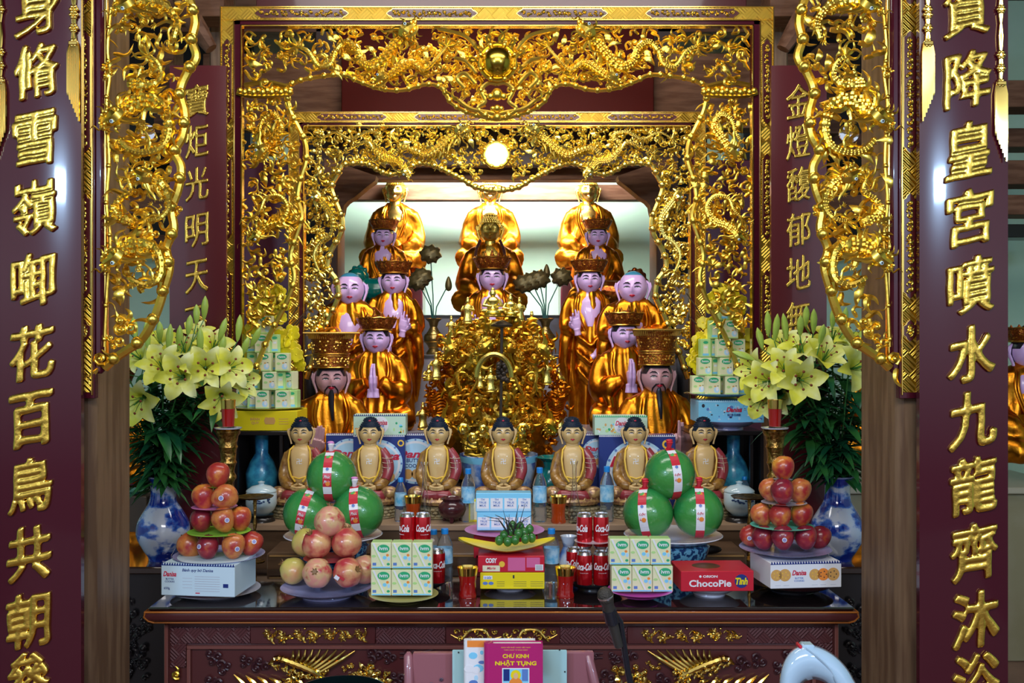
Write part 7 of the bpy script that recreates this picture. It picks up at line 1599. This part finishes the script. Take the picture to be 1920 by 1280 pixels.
for px, lb in ((306, 'left'), (1570, 'right')):
    Y = 4.1; k = Y / F; H = zof(893, Y) - ZT; root = empty('flower_vase', (fx(px, Y), Y, ZT), label='blue and white porcelain vase with landscape, round belly, holding lilies at ' + lb, cat='vase'); r = 49 * k
    prof = [(r * .52, .0), (r * .55, H * .04), (r * .72, H * .12), (r * .95, H * .26), (r, H * .36), (r * .93, H * .47), (r * .70, H * .6), (r * .52, H * .70), (r * .47, H * .82), (r * .50, H * .93), (r * .60, H * 1.0), (r * .56, H * 1.0), (r * .4, H * .93), (r * .34, H * .8)]
    pr_ = cat_rom(prof, 3); mb = MB(VAS); mb.lathe(pr_, (0, 0, 0), 48); mb.obj('vase_body', root, angle=80)
    mb = MB(CER); mb.lathe([(r * .56, H * .985), (r * .625, H * 1.0), (r * .56, H * 1.008)], (0, 0, 0), 48, cap0=False, cap1=False); mb.obj('vase_rim', root)
# yellow paper blossoms behind the carton pyramids
YLB = mat('yellow_blossom', (.80, .66, .01), .4, noise_c=(.62, .48, .01), nscale=30)
blm = []
for v in range(2):
    mb = MB(YLB)
    for i in range(5 + v): a = i * 6.2832 / (5 + v); mb.ball((.016 * math.cos(a), .016 * math.sin(a), .002), (.014, .014, .006), 10, 6, fn=lambda q: Vector((q.x, q.y, q.z + (q.x * q.x + q.y * q.y) * 20)))
    mb.ball((0, 0, .004), .006, 8, 5); blm.append(mb.mesh('blossom'))
for side, cx_, cy_, lb in ((0, 512, 610, 'left'), (1, 1352, 608, 'right')):
    Y = 4.84; root = empty('blossom_arrangement', (fx(cx_, Y), Y, zof(808, 4.55)), label='bushy yellow blossom arrangement behind the %s milk carton pyramid' % lb, cat='flower arrangement'); R = random.Random(50 + side)
    mb = MB(YLB); h = zof(680, Y) - root.location.z; mb.lathe([(.001, 0), (.07, 0), (.08, h * .4), (.05, h * .8), (.07, h), (.001, h)], (0, 0, 0), 20); mb.obj('pot', root)
    mb = MB(STM)
    for i in range(14):
        a = R.uniform(-.8, .8); L = R.uniform(.18, .34); mb.tube([(0, 0, h), (L * .3 * math.sin(a), 0, h + L * .5), (L * math.sin(a), R.uniform(-.03, .03), h + L)], .003, 5)
    mb.obj('branches', root)
    for i in range(90):
        t = R.random(); wid = (.16 - .1 * t); x = R.uniform(-1, 1) * wid; z = h - .02 + t * .38
        o = mesh_obj(blm[i % 2], 'blossom', root); o.location = (x, -.05 - R.random() * .05, z); o.rotation_euler = (math.pi / 2 + R.uniform(-.6, .6), R.uniform(0, 6), R.uniform(-.7, .7)); s_ = R.uniform(.8, 1.35) * (1.25 - .4 * t); o.scale = (s_,) * 3
# ---------------------------------------------------------------- foreground: books on a stand, microphone, plastic fan, bell
MAUVE = mat('mauve_lacquer', (.28, .10, .12), .35, coat=.3); PALEB = mat('pale_teal_board', (.36, .58, .60), .35); MAG = mat('magenta_cover', (.42, .015, .14), .25, coat=.4)
Yf = 2.55; kf = Yf / F; ff = lambda px: fx(px, Yf)
zf = zof(1400, Yf)
root = empty('lectern', (ff(938), Yf + .1, 0), label='mauve wooden lectern holding the books in front of the altar table', cat='lectern')
def cl(o): o.parent = root; o.matrix_parent_inverse = T(*root.location).inverted(); return o
for x in (757, 1100):
    mb = MB(MAUVE); 
    mb.tube([P(x + (9 if x < 900 else 2), 1222, Yf + .10), P(x + (9 if x < 900 else 2), 1229, Yf + .10), P(x + (10 if x < 900 else 20), 1300, Yf + .08), P(x + (10 if x < 900 else 40), 1500, Yf + .05)], [.005, .013, .013, .013], 12); cl(mb.obj('side_post'))
mb = MB(MAUVE); mb.box((ff(768), Yf + .09, zf - .1), (ff(870), Yf + .11, zof(1245, Yf)), .003); mb.box((ff(1040), Yf + .09, zf - .1), (ff(1120), Yf + .11, zof(1243, Yf)), .003); mb.box((ff(768), Yf - .05, zf - .14), (ff(1130), Yf + .12, zf - .1), .003); cl(mb.obj('back_panel'))
mb = MB(DRK); mb.box((ff(772), Yf + .03, 0), (ff(1125), Yf + .1, zf - .12), .003); cl(mb.obj('lectern_body'))
c = Carve(Yf + .088, mat('carved_grille', (.10, .06, .09), .35), 500); c.fill([(786, 1270), (842, 1270), (842, 1300), (786, 1300)], 16, (8, 14), (1.5, 2.5), kinds='fc', d=(0, 1)); cl(c.mb.obj('carved_grille'))
o = MB(PALEB); o.box((ff(846), Yf + .06, zf - .08), (ff(1066), Yf + .066, zof(1232, Yf)), .002)
o.use(BLK)
for px, py in ((858, 1236), (1052, 1231), (1062, 1273)): o.ball((ff(px), Yf + .058, zof(py, Yf)), .0022, 8, 5)
o.obj('folder_board', label='pale teal board standing behind the books on the lectern', cat='board')
def book(px, w, yt, Y, m, label, art, th=.02, rz=0.):
    k = Y / F; W = w * k; z0 = zf - .1; H = zof(yt, Y) - z0; root = empty('book', (fx(px, Y), Y, z0), rz, label=label, cat='book')
    mb = MB(m); mb.box((-W / 2, 0, 0), (W / 2, .003, H), .001); mb.box((-W / 2, th, 0), (W / 2, th + .003, H), .001); mb.tube([(-W / 2, th / 2 + .0015, 0), (-W / 2, th / 2 + .0015, H)], th / 2 + .0015, 12); mb.obj('cover', root)
    mb = MB(mat('paper', (.75, .72, .62), .7)); mb.box((-W / 2 + .003, .003, .003), (W / 2 - .004, th, H - .003)); mb.obj('pages', root)
    mb = MB(m); art(mb, T(0, 0, H / 2), W, H); mb.obj('cover_print', root)
def art_book(mb, M, W, H):
    put_text(mb, 'GIÁO HỘI PHẬT GIÁO VIỆT NAM', GLDP, M @ T(0, 0, H * .5 - .010), w=W * .54, h=.004, bold=.01, depth=.0004); put_text(mb, 'THÍCH NHẬT TỪ SOẠN DỊCH', GLDP, M @ T(0, 0, H * .5 - .0165), w=W * .44, h=.0035, bold=.01, depth=.0004)
    put_text(mb, 'CHƯ KINH', YEL, M @ T(0, 0, H * .5 - .031), w=W * .48, h=.012, bold=.03, depth=.0006); put_text(mb, 'NHẬT TỤNG', YEL, M @ T(0, 0, H * .5 - .050), w=W * .76, h=.0165, bold=.035, depth=.0006)
    z = H * .5 - .100; pr(mb, M, WHT, rect(0, z, W * .50, .075)); pr(mb, M, SKY, rect(0, z + .018, W * .47, .034), .0009); pr(mb, M, GRN, rect(0, z - .018, W * .47, .036), .0009); pr(mb, M, NAVY, rect(-W * .17, z + .02, W * .11, .03), .0012); pr(mb, M, BLU, rect(W * .17, z + .02, W * .11, .03), .0012)
    pr(mb, M, YEL, ell(0, z + .020, .013, .013), .0013); pr(mb, M, ORP, ell(0, z - .002, .017, .016), .0016); pr(mb, M, pmat('skin', (.7, .45, .25)), ell(0, z + .018, .006, .008), .0018); pr(mb, M, ORP, ell(0, z - .018, .024, .010), .0017)
book(967, 102, 1206, Yf - .015, MAG, 'magenta prayer book with yellow title leaning in front', art_book, .022)
def art_b2(mb, M, W, H):
    pr(mb, M, ORP, rect(0, H * .5 - .009, W, .017)); put_text(mb, 'TRUYỆN CỔ PHẬT GIÁO', WHT, M @ T(0, -.0008, H * .5 - .009), w=W * .5, h=.005, bold=.02, depth=.0006)
    R = random.Random(4)
    for i in range(26): pr(mb, M, R.choice((BLU, SKY, WHT, YEL, LBLU, ORP)), ell(R.uniform(-.48, .1) * W, H * .5 - R.uniform(.03, .18), R.uniform(.004, .014), R.uniform(.004, .012), 10), .0006 + .0001 * (i % 6))
book(940, 128, 1200, Yf + .015, WHT, 'picture book with orange band and blue cover behind the magenta book', art_b2, .016)
# microphone on a stand
root = empty('microphone', P(1138, 1120, 2.3), label='black microphone with grey grille clipped to a stand at right of the books', cat='microphone'); km = 2.3 / F
def cm(o): o.parent = root; o.matrix_parent_inverse = T(*root.location).inverted(); return o
MGR = mat('mic_grille', (.07, .06, .05), .5, .6, bump=1., bscale=300); MBK = mat('mic_body', (.05, .045, .04), .4, .3)
a = P(1134, 1112, 2.3); b = P(1166, 1232, 2.36); d = (b - a).normalized(); q = d.to_track_quat('Z', 'Y').to_matrix()
mb = MB(MGR); mb.lathe([(.001, -.014), (.010, -.012), (.0165, -.004), (.0185, .006), (.0175, .016), (.016, .02)], a, 24, q); cm(mb.obj('grille'))
mb = MB(ALU); mb.lathe([(.0185, .004), (.0192, .006), (.0185, .009)], a, 24, q, cap0=False, cap1=False); cm(mb.obj('grille_ring'))
mb = MB(MBK); mb.lathe([(.0165, .02), (.0145, .03), (.0135, .05), (.0115, .12), (.0105, .15), (.001, .152)], a, 24, q); cm(mb.obj('microphone_body'))
root = empty('microphone_stand', (P(1160, 1200, 2.36).x, 2.36, 0), label='thin black stand rising to the microphone', cat='stand')
mb = MB(BLK); mb.tube([P(1150, 1148, 2.33), P(1163, 1165, 2.34), P(1176, 1250, 2.37), P(1186, 1300, 2.38)], [.008, .0075, .0075, .008], 10); p = P(1186, 1300, 2.38); mb.tube([p, (p.x, 2.38, .02)], .008, 10); cm2 = mb.obj('stand_tube'); cm2.parent = root; cm2.matrix_parent_inverse = T(*root.location).inverted()
mb = MB(BLK); r0 = a + d * .045; mb.tube([r0 + d * i * .012 for i in range(4)], .0165, 14); o = mb.obj('clip'); o.parent = root; o.matrix_parent_inverse = T(*root.location).inverted()
mb = MB(BLK); mb.lathe([(.001, 0), (.13, 0), (.13, .015), (.02, .03), (.001, .03)], (p.x, 2.38, 0), 30); o = mb.obj('stand_base'); o.parent = root; o.matrix_parent_inverse = T(*root.location).inverted()
# white plastic arched shell at lower right
PLA = mat('glossy_white_plastic', (.42, .58, .72), .12, coat=.8); Yg = 2.2; kg = Yg / F
root = empty('plastic_chair', (fx(1530, Yg), Yg, 0), label='glossy pale blue plastic chair back with a small red tab at lower right', cat='chair')
def cg(o): o.parent = root; o.matrix_parent_inverse = T(*root.location).inverted(); return o
G = lambda x, y, dy=0: P(x, y, Yg + dy)
mb = MB(PLA); outer = [(1458, 1400), (1460, 1300), (1463, 1262), (1472, 1235), (1488, 1216), (1510, 1208), (1535, 1212), (1562, 1226), (1585, 1248), (1600, 1272), (1611, 1300), (1625, 1400)]; inner = [(1490, 1400), (1492, 1310), (1498, 1290), (1506, 1280), (1516, 1275), (1526, 1273), (1536, 1275), (1546, 1279), (1554, 1286), (1562, 1297), (1570, 1312), (1580, 1400)]
co = cat_rom(outer, 4); ci = cat_rom(inner, 4); rings = []
for (a0, b0) in zip(co, ci):
    o_, i_ = Vector(a0), Vector(b0); row = []
    for t, dd in ((0, .0), (.06, -.018), (.3, -.034), (.6, -.036), (.9, -.018), (1, 0), (.8, .012), (.2, .012)): q = o_.lerp(i_, t); row.append(G(q.x, q.y, dd))
    rings.append(row)
mb.grid(rings); cg(mb.obj('backrest', angle=80))
mb = MB(PLA); c = cat_rom([(1512, 1216, -.034), (1528, 1228, -.045), (1556, 1256, -.045), (1580, 1300, -.04)], 4); mb.tube([G(q[0], q[1], q[2] + .012) for q in c], 5 * kg, 10, .5); cg(mb.obj('backrest_rib'))
mb = MB(PLA); mb.box((G(1500, 1210).x, Yg - .02, G(0, 1213).z), (G(1523, 0).x, Yg + .01, G(0, 1204).z), .003); mb.use(RBN).box((G(1494, 1210).x, Yg - .02, G(0, 1212).z), (G(1499.5, 0).x, Yg + .01, G(0, 1205).z), .002); cg(mb.obj('tab'))
mb = MB(PLA); mb.box((G(1450, 0).x, Yg - .4, .38), (G(1630, 0).x, Yg, .42), .01); cg(mb.obj('seat'))
for x in (1456, 1612):
    for dy in (-.38, -.02): mb = MB(PLA); mb.tube([(G(x, 0).x, Yg + dy, .0), (G(x, 0).x, Yg + dy, .38)], .02, 8); cg(mb.obj('leg'))
    mb = MB(PLA); mb.tube([(G(x, 0).x, Yg - .01, .40), G(x + (4 if x < 1500 else 4), 1395)], .016, 8); cg(mb.obj('back_support'))
# dark round bell rim at the lower edge
mb = MB(mat('dark_bronze', (.02, .05, .055), .15, .8)); Yl = 2.7; kl = Yl / F; r = 92 * kl; p = P(625, 1326, Yl); H = .26
mb.lathe([(.001, -H), (r * .5, -H), (r * .85, -H * .7), (r, -H * .25), (r * .98, 0), (r * .95, 0), (r * .96, -H * .25), (r * .8, -H * .65), (.001, -H * .92)], (0, 0, H), 48); o = mb.obj('singing_bowl', label='dark bronze bell bowl, only its rim showing at the bottom edge', cat='bell'); o.location = (p.x, Yl + r, p.z - H)
mb = MB(MAR); mb.lathe([(.001, 0), (.17, 0), (.17, p.z - H - .02), (.2, p.z - H), (.001, p.z - H)], (0, 0, 0), 32); o = mb.obj('bell_stand', label='round maroon stand under the bronze bell bowl', cat='stand'); o.location = (p.x, Yl + r, 0)
# things at the sides: statues and dishes on the rear side altars
za_ = CZ - (930 - CY) * 5.4 / F
statue(212, 770, 66, 5.8, 910, 'seated', 'crown', LAV, 'gilded statue seen through the left lilies on the rear altar', name='side_statue', hands=[('palm', T(0, -1.0, -1.9) @ RX(.6) @ SC(.5))])
statue(1652, 700, 66, 6.0, 893, 'seated', 'crown', LAV, 'gilded statue behind the right lilies beside the column', name='side_statue')
statue(1925, 692, 66, 5.9, 897, 'seated', 'crown', LAV, 'lavender-faced statue cut by the right edge of the photo', name='side_statue', hands=[('raised', T(-.3, -1.0, -1.8) @ SC(.9))])
box_item('cookie_box', 'box', 'white and blue box on the pale cabinet right of the vase', 1662, 0, 60, 16, .16, 5.75, WHT, lambda mb, M, W, H: (pr(mb, M, BLU, rect(-W * .38, 0, W * .2, H * .9)), pr(mb, M, RBN, ell(W * .1, 0, W * .06, H * .2))), zb=za - .019)
box_item('gift_box', 'box', 'red printed box on the dark cabinet behind the left vase', 200, 0, 50, 20, .12, 5.5, REDB, None, zb=za_ + .001); plate(225, 903, 90, 5.7, PNKP, 'magenta dish on the dark cabinet behind the left vase', zb=za_ + .002)
plate(245, 918, 60, 5.5, TEALP, 'teal dish on the dark cabinet behind the left vase', zb=za_ + .002)
